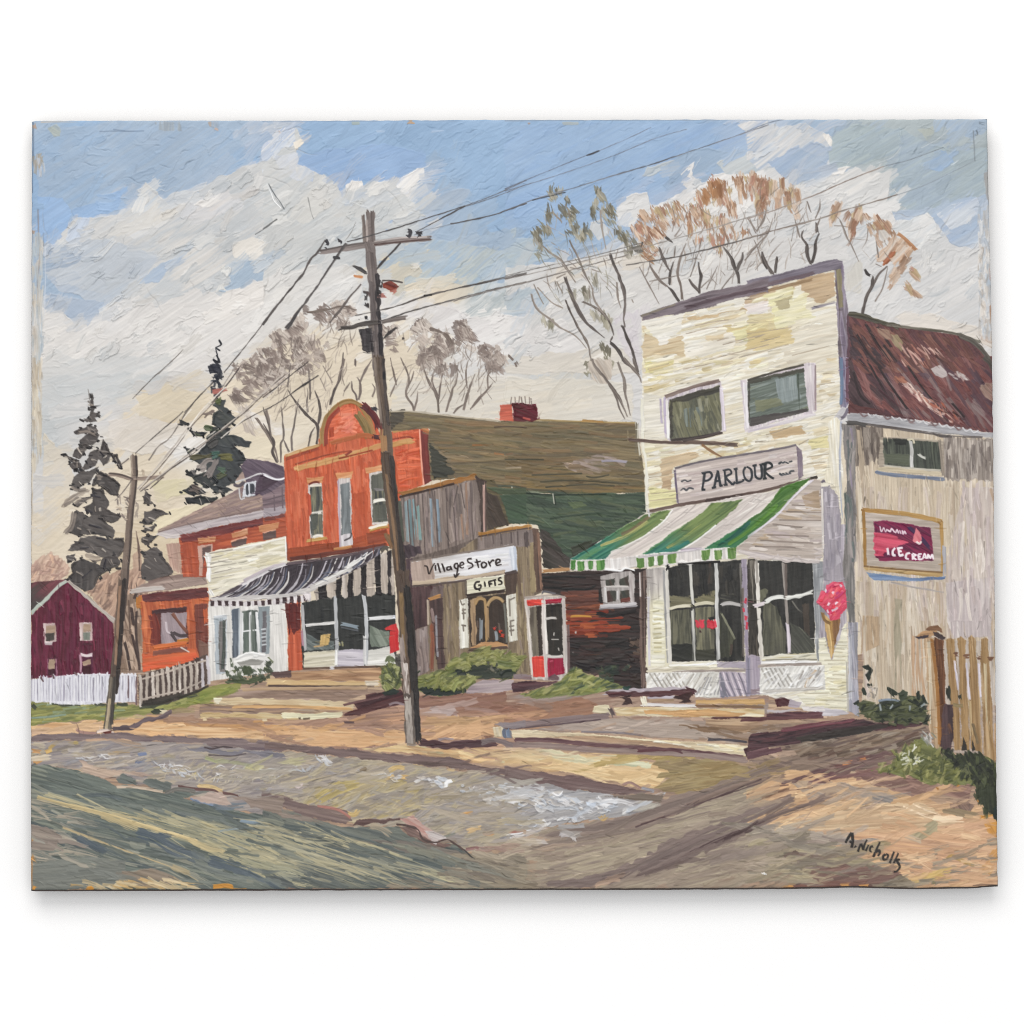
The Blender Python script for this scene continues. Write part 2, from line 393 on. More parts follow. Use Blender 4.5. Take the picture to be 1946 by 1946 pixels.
    CL('940,900 1200,880 1250,1000 1000,1060', ['ded5ae', 'dcd2b4'], -20, op=.9)
    CL('960,1160 1300,1060 1380,1080 1050,1250 980,1300', ['e8dcc0', 'e2d5b6'], -28, load=1.2)
    T('B2')
    CL('130,430 300,370 420,470 380,560 150,700', ['e6dcc8', 'e2d8c8'], -40, op=.8)
    CL('560,180 860,140 1050,180 1050,290 800,330 640,310 480,360', ['e6dcc6', 'e2d6c0'], -20, op=.9)
    CL('930,140 1400,160 1932,150 1932,340 1700,460 1100,410 940,390', ['ded6c9', 'd8d3ca', 'e2d8c6'], -6, op=.9)
    T('B3')
    CL('0,150 700,150 930,210 950,470 250,460 0,340', ['e0d8ca', 'd9d4ca', 'e4dccd'], -8, op=.9)
    # drag neighbouring colours into each other with the knife
    T('P')
    for k in range(1500):
        x = rnd.uniform(56, 1890); y = rnd.uniform(226, 1080)
        if x > 1230 and y > 600 and x < 1590: continue
        if x > 560 and y > 800: continue
        j, i = int(y - Y0), int(x - X0)
        sz = rnd.choice((1, 1, .6, .4)); low = y > 640
        ang = rnd.gauss(-34, 16) if not low else rnd.gauss(-16, 16)
        l = rnd.uniform(26, 80) * sz; w = rnd.uniform(9, 26) * sz
        dx, dy = l * .5 * math.cos(math.radians(ang)), l * .5 * math.sin(math.radians(ang))
        a = C[min(H - 1, max(0, int(j - dy))), min(W - 1, max(0, int(i - dx)))] + rnd.gauss(0, 3.5)
        b = C[j, i] + rnd.gauss(0, 2)
        _cur_keep = ID[j, i]; use(int(_cur_keep))
        dab(np.array([x, y], np.float32), a, ang, l, w, col2=b, rough=.3, load=rnd.uniform(.4, 1.6), bead=.6, br=.22, op=rnd.uniform(.5, .95), dry=rnd.choice((0, 0, .25, .35)), L=30, soft=1.6)
    for n_, cs_ in ((110, ['efede9', 'e9e7e4', 'f2efe9']), (120, ['c2c7ca', 'b9c0c6', 'cccdcc', 'd2cec8'])):
        c = 0
        while c < n_:                        # crisp late knife touches in the clouds
            x = rnd.uniform(66, 1880); y = rnd.uniform(240, 690); j, i = int(y - Y0), int(x - X0)
            if PARTS[int(ID[j, i])][0] != 'painted_cloud' or (1220 < x < 1600 and y > 520): continue
            c += 1; ang = rnd.gauss(-36, 14); l = rnd.uniform(14, 54); w = rnd.uniform(7, 22)
            dab(np.array([x, y], np.float32), rnd.choice(cs_), ang, l, w, col2=C[j, i].copy(), rough=.35, load=rnd.uniform(1, 2.6), bead=1.0, br=.2, op=rnd.uniform(.45, .85), dry=rnd.choice((0, .2, .35)), L=30, endrag=1.2)
    x0_ = np.mgrid[0:H, 0:W].astype(np.float32)[::-1]
    f = np.clip((C[..., 2] - C[..., 0] - 30) / 40, 0, 1); C[..., 1] += 4 * f; C[..., 2] -= 5 * f    # a cooler, greyer blue
    lum = C.mean(2); C[:] += ((lum - 211) * .22 * (1 - f) * np.clip((lum - 150) / 30, 0, 1))[..., None]   # whiter whites and greyer greys in the clouds
    C[:] -= (6 * np.clip((lum - 185) / 35, 0, 1) + 5 * (samp(N25, x0_[0], x0_[1]) - .5))[..., None]
    # thin knife creases and threads, their shade and light put into the colour
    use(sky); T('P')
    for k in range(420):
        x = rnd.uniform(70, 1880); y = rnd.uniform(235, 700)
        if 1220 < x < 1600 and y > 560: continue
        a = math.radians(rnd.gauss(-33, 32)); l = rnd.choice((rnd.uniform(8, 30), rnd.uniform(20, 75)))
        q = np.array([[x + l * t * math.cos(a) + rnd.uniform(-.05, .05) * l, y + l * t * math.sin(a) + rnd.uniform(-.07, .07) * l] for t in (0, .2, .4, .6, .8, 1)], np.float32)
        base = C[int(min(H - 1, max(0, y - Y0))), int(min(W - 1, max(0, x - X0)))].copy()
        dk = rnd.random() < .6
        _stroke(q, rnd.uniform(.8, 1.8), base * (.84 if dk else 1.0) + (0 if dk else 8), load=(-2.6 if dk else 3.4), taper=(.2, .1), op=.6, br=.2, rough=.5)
# ---------------------------------------------------------------- trees and far background
TWIG = dict(rough=.35, load=1.0, taper=(.75, .35), bead=.3)
def conifer(plates, cols, edge, light, label, ang=35):
    """knife-laid plates of dark paint with gaps of sky between them"""
    i = part('painted_conifer', None, label)
    for q in plates.split(';'):
        R(q, rnd.sample(cols, 3), ang + rnd.gauss(0, 25), wob=3, load=2.0, L=9, Wd=2, con=.9, rel=.5, edge=1.2, fine=.08)
        p = pp(q); c = p.mean(0)
        for k in range(3 + len(p) // 2):               # crumbs of dark paint along the rim, a few pale ridges
            a = p[rnd.randrange(len(p))]; m = a + (c - a) * rnd.uniform(-.12, .25)
            dab(m, rnd.choice(edge), rnd.uniform(-20, 70), rnd.uniform(3, 9), rnd.uniform(2, 5), rough=.6, load=1.8, tail=0)
        for k in range(2):
            a = p[rnd.randrange(len(p))]; m = a + (c - a) * rnd.uniform(.3, .9)
            dab(m, rnd.choice(light), rnd.gauss(ang, 30), rnd.uniform(6, 16), rnd.uniform(1.6, 3.4), rough=.5, load=2.2, op=.75, dry=.3)
    return i

def paint_trees():
    T('B1')
    part('painted_bush', None, 'painted pinkish tan thicket behind the maroon house')
    R('72,1520 140,1460 220,1425 300,1470 370,1540 350,1600 200,1660 72,1650', ['c4a696', 'd3b8a4', 'b09080'], -60, rag=8)
    K('72,1500 220,1440 370,1560 320,1620 72,1650', 40, ['b8988a', 'cfb09c', 'a4857a', 'd9b49a'], -55, (10, 24), (3, 6), 25, dry=.3)
    R('470,1690 600,1600 700,1570 830,1540 920,1560 920,1932 650,1932 480,1720', ['ba9c88', 'a88a78', 'c8aa94', '97796a'], -55, rag=8)
    K('480,1690 700,1580 900,1570 900,1932 680,1932', 60, ['c0a08a', '9c7f70', '7e675c', 'd0b098'], -62, (14, 34), (3, 6), 18, dry=.25)
    R('1060,1370 1185,1350 1185,1590 1080,1560', ['c2a496', 'b59485', 'd2b8a4'], 80, rag=5)
    R('820,1450 870,1400 880,1560 830,1600', ['b39482', 'c8ac98'], 80, rag=5, op=.8)
    LN('790,1932 800,1780 815,1640;850,1932 860,1800 845,1650;905,1932 870,1830 850,1740;870,1560 865,1400 845,1270', 4, '6b5850', **TWIG)
    T('C1'); K('850,380 1000,100 1110,150 1110,860 860,880', 60, ['a08878', '8d7668', 'b59c88', '776258'], 80, (20, 50), (4, 8), 12, clip=False, op=1); R('850,400 960,120 1110,160 1115,870 855,900', ['9a8272', '86705f', 'ab9484'], 82, rag=5); K('860,300 1110,180 1110,850 870,870', 50, ['b09a88', '7d685c', '917a6a', 'c0a894'], 80, (24, 60), (3, 7), 9); LN('1010,260 1030,400 1040,420', 6, '4a3c38'); LN('950,580 980,700 1005,870;1060,300 1055,500 1090,850;1015,500 1050,640 1080,760;1040,180 1060,130', 5, '4a3c38', dry=.1); LN('900,500 930,700;990,200 1000,500', 3, '6b584e', dry=.2); T('B1')
    T('E'); GY = ['5b5553', '524d4b', '645e5b', '4a4645']; DK = ['383536', '43403f', '2f2d2f']; LI = ['8f867f', 'a89c90', 'c9bfb2', '77706c']
    conifer('172,25 186,40 192,95 180,122 166,110 170,70;176,116 216,124 222,140 196,146 208,166 150,172 130,164 165,150;120,205 170,188 207,190 216,216 200,236 175,224 150,232 105,242 90,228;140,240 190,225 226,246 215,276 190,302 150,302 124,290 120,270;85,326 120,300 162,290 172,310 140,352 110,372 74,350;34,350 70,368 112,380 106,402 60,390;60,396 110,390 126,420 95,432;170,342 210,318 242,330 256,370 240,392 215,366 205,402 170,422 130,432 108,442 150,390;235,260 255,290 282,340 270,392 250,402 240,360 225,320;90,460 130,430 170,430 217,410 210,440 180,470 165,500 130,510 100,540 74,530 70,510;215,440 250,455 300,480 328,512 320,562 290,562 250,532 215,512 178,520 190,480;185,530 240,540 282,590 262,640 332,670 320,692 290,712 250,702 200,692 160,652 128,632 180,600;90,612 130,570 186,560 150,600 110,628;60,760 92,640 132,650 152,680 140,752 120,782;140,690 180,664 232,680 302,752 290,792 220,772 190,762 150,772 118,760;120,790 200,770 262,790 300,798 346,800 352,852 320,902 250,902 200,872 130,858 56,862 75,830 110,814;50,880 102,870 92,902 60,918;235,900 300,878 337,910 320,952 270,962 225,932;85,920 130,898 190,918 242,950 262,970 220,1002 190,1056 140,1076 90,1042 42,1012 80,980 68,950;290,350 310,344 347,402 336,422 310,386 290,392', GY, DK, LI, 'tallest painted conifer, behind the shorter pole')
    for q, w in (('20,627 60,590 120,550 165,540', 9), ('35,620 70,600 110,575', 5), ('40,770 78,722 90,650', 9), ('90,610 130,590 180,585', 7), ('70,520 100,535 150,530', 5), ('205,465 240,470', 8), ('140,880 200,900 230,890', 9), ('110,232 160,228 200,240', 6)):
        S(q, w, 'b5a696', '6f6661', rough=.5, load=1.6, op=.85, dry=.15)
    LN('225,335 245,355;180,560 225,575;150,640 180,655;170,720 230,740;210,790 250,800;120,845 160,840;255,905 245,950;130,1000 180,960', 3, '38353a', load=2, rough=.6); S('160,0 168,40 172,80', 1.6, '8b8682', rough=.4)
    K('295,560 390,570 400,700 330,640', 14, ['6d6460', '8d837c', 'd9cfc0'], 60, (6, 12), (2, 4), 40)
    conifer('470,534 486,560 496,600 512,616 480,622 454,610 458,575;460,650 520,638 592,660 540,676 520,702 490,722 450,710;455,730 522,718 500,752 458,756;438,792 480,774 527,780 500,812 480,836 455,822;455,872 490,840 520,834 552,870 562,900 592,930 612,970 580,1000 510,1027 458,1012 448,960 452,910', GY, DK, LI, 'smallest painted conifer, beside the shorter pole')
    MG = ['383a3c', '44484a', '2e3033', '4b4e4b']
    conifer('845,40 892,50 880,90 916,120 947,150 930,182 900,202 860,212 828,190 818,150 850,110 828,80;800,190 860,205 915,210 890,262 830,302 790,262 820,230;690,205 740,230 802,235 780,258 720,246;640,164 692,184 650,188;800,285 900,240 960,250 1022,275 1016,302 940,302 980,332 1002,372 960,402 992,440 960,482 920,502 880,522 840,502 800,442 770,402 698,372 740,340 780,310;690,440 745,428 722,468 684,456;710,470 800,440 860,500 800,520 740,500;660,546 732,504 792,550 720,562;668,576 760,570 852,575 830,602 760,612 680,606;800,510 900,520 932,532 880,562 828,550;676,310 730,320 700,345', MG, ['232427', '2c2d30', '1f2023'], ['6d6a64', '57604a', 'a39a92', '8d8680'], 'dark green painted conifer above the hip roof')
    for q, w, a in (('705,372 770,360 820,350', 10, '5f5a40'), ('800,300 850,270', 12, '4c4a48'), ('815,355 870,335', 13, '47645a'), ('860,365 930,360', 11, '6a663c'), ('750,430 790,385 830,370', 13, 'a09690'), ('790,470 830,400 850,370', 12, '837a76'), ('840,470 900,450', 12, '585c44'), ('700,520 760,545', 11, '6d625c'), ('840,75 870,60', 10, '5c6440'), ('780,205 820,215', 10, '56624a'), ('850,420 890,430', 10, '4f6352'), ('770,140 810,125 835,130', 10, '6f625c')):
        S(q, w, a, load=1.8, rough=.5, bead=.8, op=.9)
    T('B1'); S('1410,10 1440,40 1455,0', 4, '2d2f36'); LN('1385,65 1420,55 1410,100 1450,110;1430,80 1460,110 1445,150;1390,180 1440,170 1460,220 1430,240;1430,120 1450,170;1410,230 1450,280', 5, '2c2f38', rough=.6, load=1.8); K('1385,40 1475,40 1480,290 1400,300', 26, ['2a2d36', '3a3d46', 'c9c4c0'], 30, (5, 12), (3, 6), 50, clip=False, load=1.8)
    S('1400,255 1450,245 1520,235', 7, 'a5655c', rough=.6, dry=.35)
    T('A1'); LN('1390,1880 1430,1890;1415,1830 1460,1850 1440,1800;1430,1740 1470,1720 1455,1690;1440,1790 1430,1745 1460,1760', 3, '23252c', rough=.5, load=1.5); R('1380,1880 1450,1860 1480,1932 1390,1932', ['24262e', '333540'], 60, rag=4)

def paint_bare_trees():
    FOL = ['94867e', 'b3a69c', '84756e', 'c5bab0', '776a64']
    mid = part('painted_bare_tree', None, 'painted bare grey trees behind the brick shop')
    T('A2')
    for s, n in (('200,1570 340,1450 560,1430 720,1480 600,1600 480,1560 330,1590 250,1680 180,1680', 46), ('0,1700 120,1620 250,1690 300,1640 420,1730 500,1720 480,1800 380,1932 0,1932', 100), ('1070,1560 1200,1535 1300,1610 1390,1700 1420,1760 1300,1800 1150,1850 1130,1730', 52), ('1380,1580 1480,1570 1600,1750 1560,1760 1400,1650', 16), ('1160,1790 1330,1700 1340,1800 1480,1925 1300,1932 1150,1870', 40), ('1590,1760 1680,1750 1640,1850', 8), ('1700,1750 1820,1830 1760,1925 1650,1890', 18), ('880,1600 1000,1600 960,1800 900,1700', 10), ('1450,1570 1600,1700 1610,1760 1520,1700', 12)):
        K(s, n * 3 // 4, FOL, 48, (12, 28), (9, 20), 24, clip=False, rough=.5, load=1.5, dry=.42, bead=.6, L=9, endrag=.5)
    LN('320,1480 450,1470 580,1440 680,1470;1220,1600 1330,1640 1400,1720;1850,1850 1870,1880;1800,1800 1830,1830', 6, '776a62', rough=.5, dry=.25)
    T('B1')
    K('1570,60 1700,0 1932,0 1932,120 1800,270 1700,330 1560,340 1550,250 1650,200 1580,140', 90, FOL, 40, (10, 26), (6, 12), 35, clip=False, rough=.4, load=1.3, dry=.35)
    K('1550,310 1660,330 1760,590 1640,540 1600,400', 14, ['b4a89e', 'c8bdb2'], 60, (16, 36), (5, 9), 14, dry=.35)
    LN('1725,440 1780,520 1830,600 1870,690 1890,770;1800,380 1820,470 1830,560 1850,620', 6, '7c7068', **TWIG)
    T('B2')
    K('0,0 330,0 420,60 300,110 200,170 100,250 0,290', 40, FOL, 40, (10, 24), (5, 10), 30, clip=False, dry=.4)
    LN('395,640 400,500 330,430 270,360 230,310 180,230;400,500 420,400 410,320 380,240;490,350 520,250 560,160 580,60 590,-40;100,770 70,690 80,620 50,570 0,480', 5.5, '5b524e', **TWIG)
    LN('330,400 320,330 330,270 325,220;345,310 345,200 330,60;330,660 350,560 380,510;60,590 40,480 10,400 0,360;215,690 210,580 230,480 260,300;130,770 130,640 150,590 145,480 135,360;190,690 150,600;180,220 190,130 200,40', 4, '857a74', '5f5651', **TWIG)
    LN('690,320 680,270 655,230 650,170;700,310 715,250 710,180 690,140;710,190 740,110 800,10;675,60 675,0;600,0 560,140 530,220', 4.5, '776b65', **TWIG)
    LN('1105,400 1100,350 1060,300 1050,240 1070,170 1060,110 1010,0;1290,405 1285,320 1270,270 1220,180 1180,80 1165,20;1345,400 1370,310 1390,230 1415,190 1430,110;1470,390 1490,310 1520,210 1560,110', 5, '8a7d75', '62584f', **TWIG)
    LN('1060,220 1090,160 1110,90;1110,390 1130,300 1135,240;1285,280 1240,170 1260,80;1290,300 1300,210 1320,110;1500,230 1490,130 1500,40 1520,0;1520,380 1570,310 1640,240 1690,180;1650,230 1650,130 1690,90;1395,410 1430,370 1480,340;930,290 960,220 990,150;980,200 950,80 935,0;1530,370 1600,290 1680,200;800,290 820,230 800,190;590,250 640,180', 3.4, '8d8077', '6a5e58', **TWIG)
    LN('440,60 510,180;420,150 460,240', 2, 'a3978c')
    TW = ['a3978d', '8d8077', 'b5aaa0', '776b63']
    def twigs(q, n, a, j, c=TW): K(q, n, c, a, (12, 40), (1.1, 2.0), j, clip=False, rough=.4, load=1.2, taper=(.9, .2), op=.75, dry=.15, bow=.2)
    T('A2'); twigs('0,1932 250,1600 560,1450 700,1500 650,1700 420,1932', 70, -62, 24); twigs('1080,1600 1400,1600 1800,1830 1700,1932 1150,1932', 70, -75, 26)
    T('B2'); twigs('0,100 420,60 640,60 620,300 420,420 120,420', 60, -70, 26); twigs('940,60 1700,60 1650,300 1300,300 950,260', 60, -72, 26)
    tall = part('painted_bare_tree', None, 'tall thin painted bare tree left of the parlour')
    T('A3')
    OL = ['8b8672', '75705f', '9d988a', '676254', 'aba593']
    for s, n in (('330,560 440,590 350,660 370,680 340,880 310,780 330,680', 16), ('400,670 460,640 500,720 545,720 530,800 510,930 460,940 420,830', 20), ('215,880 260,820 270,900 240,1100 220,960', 10), ('285,830 310,840 345,930 320,965 285,950', 6), ('640,690 680,670 670,800 640,790', 7), ('700,720 740,710 815,740 800,805 720,820', 14), ('780,820 900,900 960,985 880,980 820,930', 16), ('500,930 600,870 700,945 620,960', 11), ('870,1030 1040,985 1010,1060 870,1060', 9), ('660,580 690,590 690,625', 2), ('690,640 720,640 715,690', 2), ('640,1180 700,1250 640,1290', 5), ('570,1330 620,1340 600,1390', 4), ('690,1500 770,1540 780,1590 700,1590', 7), ('250,1530 320,1530 390,1590 340,1600', 6), ('630,1490 680,1510 650,1530', 3), ('600,1860 660,1880 630,1960 580,1920', 6), ('680,1680 760,1760 780,1900 720,1800', 8), ('500,1330 530,1330 510,1390', 3), ('660,640 690,600 720,610 700,660', 3)):
        K(s, n, OL, 74, (10, 24), (6, 12), 18, clip=False, rough=.45, load=1.4, dry=.3, endrag=1.6)
    K('1000,980 940,1000 860,1050 900,1060 1020,1040', 8, ['6c6862', '8b867c'], -15, (14, 30), (5, 8), 10, dry=.2)
    T('B3')
    R('590,50 640,0 780,0 790,140 740,200 640,180', ['b8aca0', 'cabfb2', 'a89a8d'], 60, rag=8, wob=3, dry=.25)
    T('A3')
    LN('440,1220 470,1310 510,1410 550,1490 610,1570 680,1630 730,1670;770,1050 790,1120 830,1200 870,1320 880,1420 870,1530 880,1590;860,1580 900,1680 940,1780 980,1930;770,1700 830,1760 880,1850 940,1890 985,1940', 6.5, '4d4744', '756b66', **TWIG)
    LN('470,950 500,1010 540,1090 580,1190 640,1300;560,1400 650,1440 730,1500 780,1590 800,1660;440,1390 480,1480 540,1600 610,1720 630,1820 700,1930;790,1660 770,1700', 4.6, '5a524d', '847a72', **TWIG)
    LN('190,1340 230,1450 330,1530 400,1590 520,1660 600,1750;640,1300 650,1380 700,1460 760,1540;270,990 340,1050 420,1110 500,1230;700,730 710,850 740,1020;340,740 400,800 420,830;820,1260 830,1380 850,1450', 4, '857a72', '9f958c', **TWIG)
    LN('240,1300 330,1400 420,1450;380,1260 420,1340;420,1130 480,1210 515,1260;380,1230 440,1200;210,1280 280,1420;930,1390 940,1410', 2.2, '94897f', rough=.5)
    T('B3'); LN('640,0 660,60 740,160 800,250 840,370 880,450;870,0 940,80 985,140 1000,190;940,0 960,70 985,130;825,30 870,150 885,270 920,430;700,110 770,200 840,300 900,440', 5.2, '6f655f', '8e847b', **TWIG)
    T('A3'); twigs('230,800 560,700 520,1000 700,1000 760,760 900,900 850,1200 700,1500 400,1400 250,1300', 80, 65, 24, OL + TW)
    right = part('painted_bare_tree', None, 'rust tipped painted bare trees behind the parlour roofline')
    T('A3')
    RU = ['b0917a', 'c2a68e', 'a07c62', 'ab7f6c', 'cfb9a6', 'b5a07c', '95705a', 'c9b3a0', 'a08470']
    for s, n, a in (('900,870 1000,760 1080,745 1150,725 1280,680 1300,860 1250,870 1190,760 1190,930 1100,940 1060,1000 960,950', 52, 62), ('1000,1020 1100,970 1135,1090 1050,1120', 12, 50), ('1310,700 1400,680 1510,760 1480,830 1330,740', 18, 70), ('1350,610 1440,600 1500,640 1520,490 1575,490 1600,560 1665,580 1660,740 1620,690 1500,690 1440,680', 34, 75), ('1320,770 1600,770 1640,830 1780,830 1810,920 1550,965 1480,980 1320,910', 34, 82), ('1680,480 1750,480 1720,640 1690,640', 9, 85), ('1700,530 1830,550 1810,600 1720,640', 10, 85), ('1760,490 1830,490 1810,530', 4, 85), ('1840,480 1932,480 1932,700 1850,760 1830,660', 20, 88), ('1670,700 1700,700 1690,800', 4, 85), ('1560,960 1600,960 1570,1110', 4, 85)):
        K(s, n, RU, a, (12, 30), (7, 14), 8, clip=False, rough=.4, load=1.5, dry=.42, bead=.5, endrag=2, op=.9)
    K('1500,520 1580,500 1600,640 1520,690 1450,660', 12, ['9a6f4c', 'a87c58', '8d6446'], 78, (14, 30), (8, 14), 10, clip=False, dry=.25, rough=.5, load=1.6)
    T('A4')
    for s, n, a in (('0,490 150,480 160,600 110,770 60,760 50,560 0,560', 24, 90), ('170,550 240,540 230,690 180,680', 8, 88), ('240,540 300,540 340,590 380,630 320,690 250,690', 14, 80), ('310,690 350,680 400,800 340,780', 5, 60), ('600,850 640,650 690,680 670,780', 9, 105), ('730,770 830,720 850,780 800,950 730,960', 14, 105), ('830,750 1000,810 1090,890 1060,960 960,960 910,930 880,830', 26, 60), ('950,1100 1100,930 1240,1030 1200,1100 1050,1130 980,1140', 24, 130), ('1030,1220 1140,1110 1180,1140 1110,1240 1040,1300', 12, 125), ('1170,1120 1280,1250 1210,1220', 5, 50), ('1150,1260 1300,1390 1200,1330', 8, 45)):
        K(s, n, RU, a, (14, 32), (6, 11), 8, clip=False, rough=.35, load=1.4, dry=.25, bead=.5)
    R('960,880 1010,870 1050,920 1000,970 960,950', ['d4d0cc', 'c9c0b6'], 60, wob=2)
    S('1100,900 1170,960 1245,1030', 6, '9a6c4c', 'b98a66', rough=.5)
    LN('1000,1130 1080,1040', 9, 'a5694c', load=1.4); LN('960,1100 1050,1000 1100,930;1060,1120 1140,1040 1180,990', 13, 'ddd3c8', 'c9a88e', rough=.4, load=1.5)
    T('A3'); twigs('900,900 1300,700 1900,700 1930,1100 1500,1280 1050,1260', 110, -78, 26); T('A4'); twigs('0,560 350,600 560,800 500,1100 60,1150', 50, -75, 26); twigs('600,760 1050,860 1200,1080 1000,1200 760,1020', 12, 60, 26)
    DK = '524b48'
    T('A3')
    LN('1130,1010 1180,1130 1210,1180;1205,1280 1215,1190 1235,1110;1280,1405 1230,1330 1190,1290;1425,1350 1430,1280 1440,1220 1425,1170 1420,1110;1425,1330 1380,1280 1345,1230;1930,1170 1890,1090 1885,1030', 5.5, DK, '6f6661', **TWIG)
    LN('1720,1275 1710,1200 1680,1150 1660,1080 1600,1000;1700,1180 1740,1090 1745,1040', 7, DK, '77706b', **TWIG)
    LN('1190,1290 1130,1240 1070,1150 1060,1110;1300,1390 1290,1290 1265,1190 1290,1070 1330,970', 5, '94877e', '6f645e', **TWIG)
    LN('1440,1300 1500,1240;1480,1310 1560,1140;1635,1000 1640,940;1850,890 1920,740;1760,1100 1850,990 1932,900;1840,900 1790,780;985,1150 1060,1290 1130,1420;1060,1255 1280,1210;1360,1220 1420,1040;1440,950 1420,1040;1590,1310 1680,1190;1240,1080 1250,1000;1380,950 1400,1010', 2.6, '857b74', **TWIG)
    S('1180,930 1230,970', 5, '4a4543', taper=(1, .3)); S('1100,860 1160,920', 3, '80604c')
    T('A4')
    LN('190,1210 150,1140 120,1070 110,1030;205,1205 210,1150 220,1060;465,1130 440,1050 440,990 400,930 410,880;475,1130 495,1040 500,970 530,900;515,900 505,820;840,1510 870,1390 920,1290 970,1200 1030,1140;915,1290 925,1210', 6.5, DK, '716863', **TWIG)
    S('860,1160 880,1200 910,1215', 6, '3d3938', taper=(.6, .8))
    LN('110,1120 80,1020 50,950;500,880 540,780;940,1400 990,1310 1020,1200 1030,1150;680,810 710,870 730,930 770,1000 820,1110;70,880 120,810 145,710;80,1010 150,900 190,790;0,1060 60,990;440,670 470,750;385,930 350,800;500,790 530,720 535,650;965,1080 945,960;10,800 70,890;0,870 40,930', 3, '8b817a', **TWIG)
# ---------------------------------------------------------------- ground
def GR(s, cols, ang=0, **k):
    k.setdefault('wob', 3); k.setdefault('L', 26); k.setdefault('rel', .8); k.setdefault('load', .8); k.setdefault('rag', 5)
    R(s, cols, ang, **k)

def smear(n, x0=60, x1=1890, y0=1335, y1=1690):
    global _t
    keep, own = _t, _cur; T('P')
    for k in range(n):                       # drag the wet ground colours together
        x = rnd.uniform(x0, x1); y = rnd.uniform(y0, y1)
        j, i = int(y - Y0), int(x - X0); idn = int(ID[j, i])
        if not PARTS[idn][0] in ('painted_pavement', 'painted_gravel', 'painted_road'): continue
        if C[j, i].mean() > 208: continue
        use(idn); low = x < 900 and y > 1500
        ang = rnd.gauss(16, 6) if PARTS[idn][0] == 'painted_road' else (rnd.gauss(-16, 8) if x > 1100 and y > 1480 else rnd.gauss(0, 10))
        l = rnd.uniform(24, 80); w = rnd.uniform(4, 12)
        dx, dy = l * .5 * math.cos(math.radians(ang)), l * .5 * math.sin(math.radians(ang))
        a = C[min(H - 1, max(0, int(j - dy))), min(W - 1, max(0, int(i - dx)))] + rnd.gauss(0, 4)
        dab(np.array([x, y], np.float32), a, ang, l, w, rough=.35, load=rnd.uniform(.5, 1.2), bead=.4, br=.7, op=rnd.uniform(.5, .9), dry=rnd.choice((.15, .3, .4)), L=36)
    _t = keep; use(own)

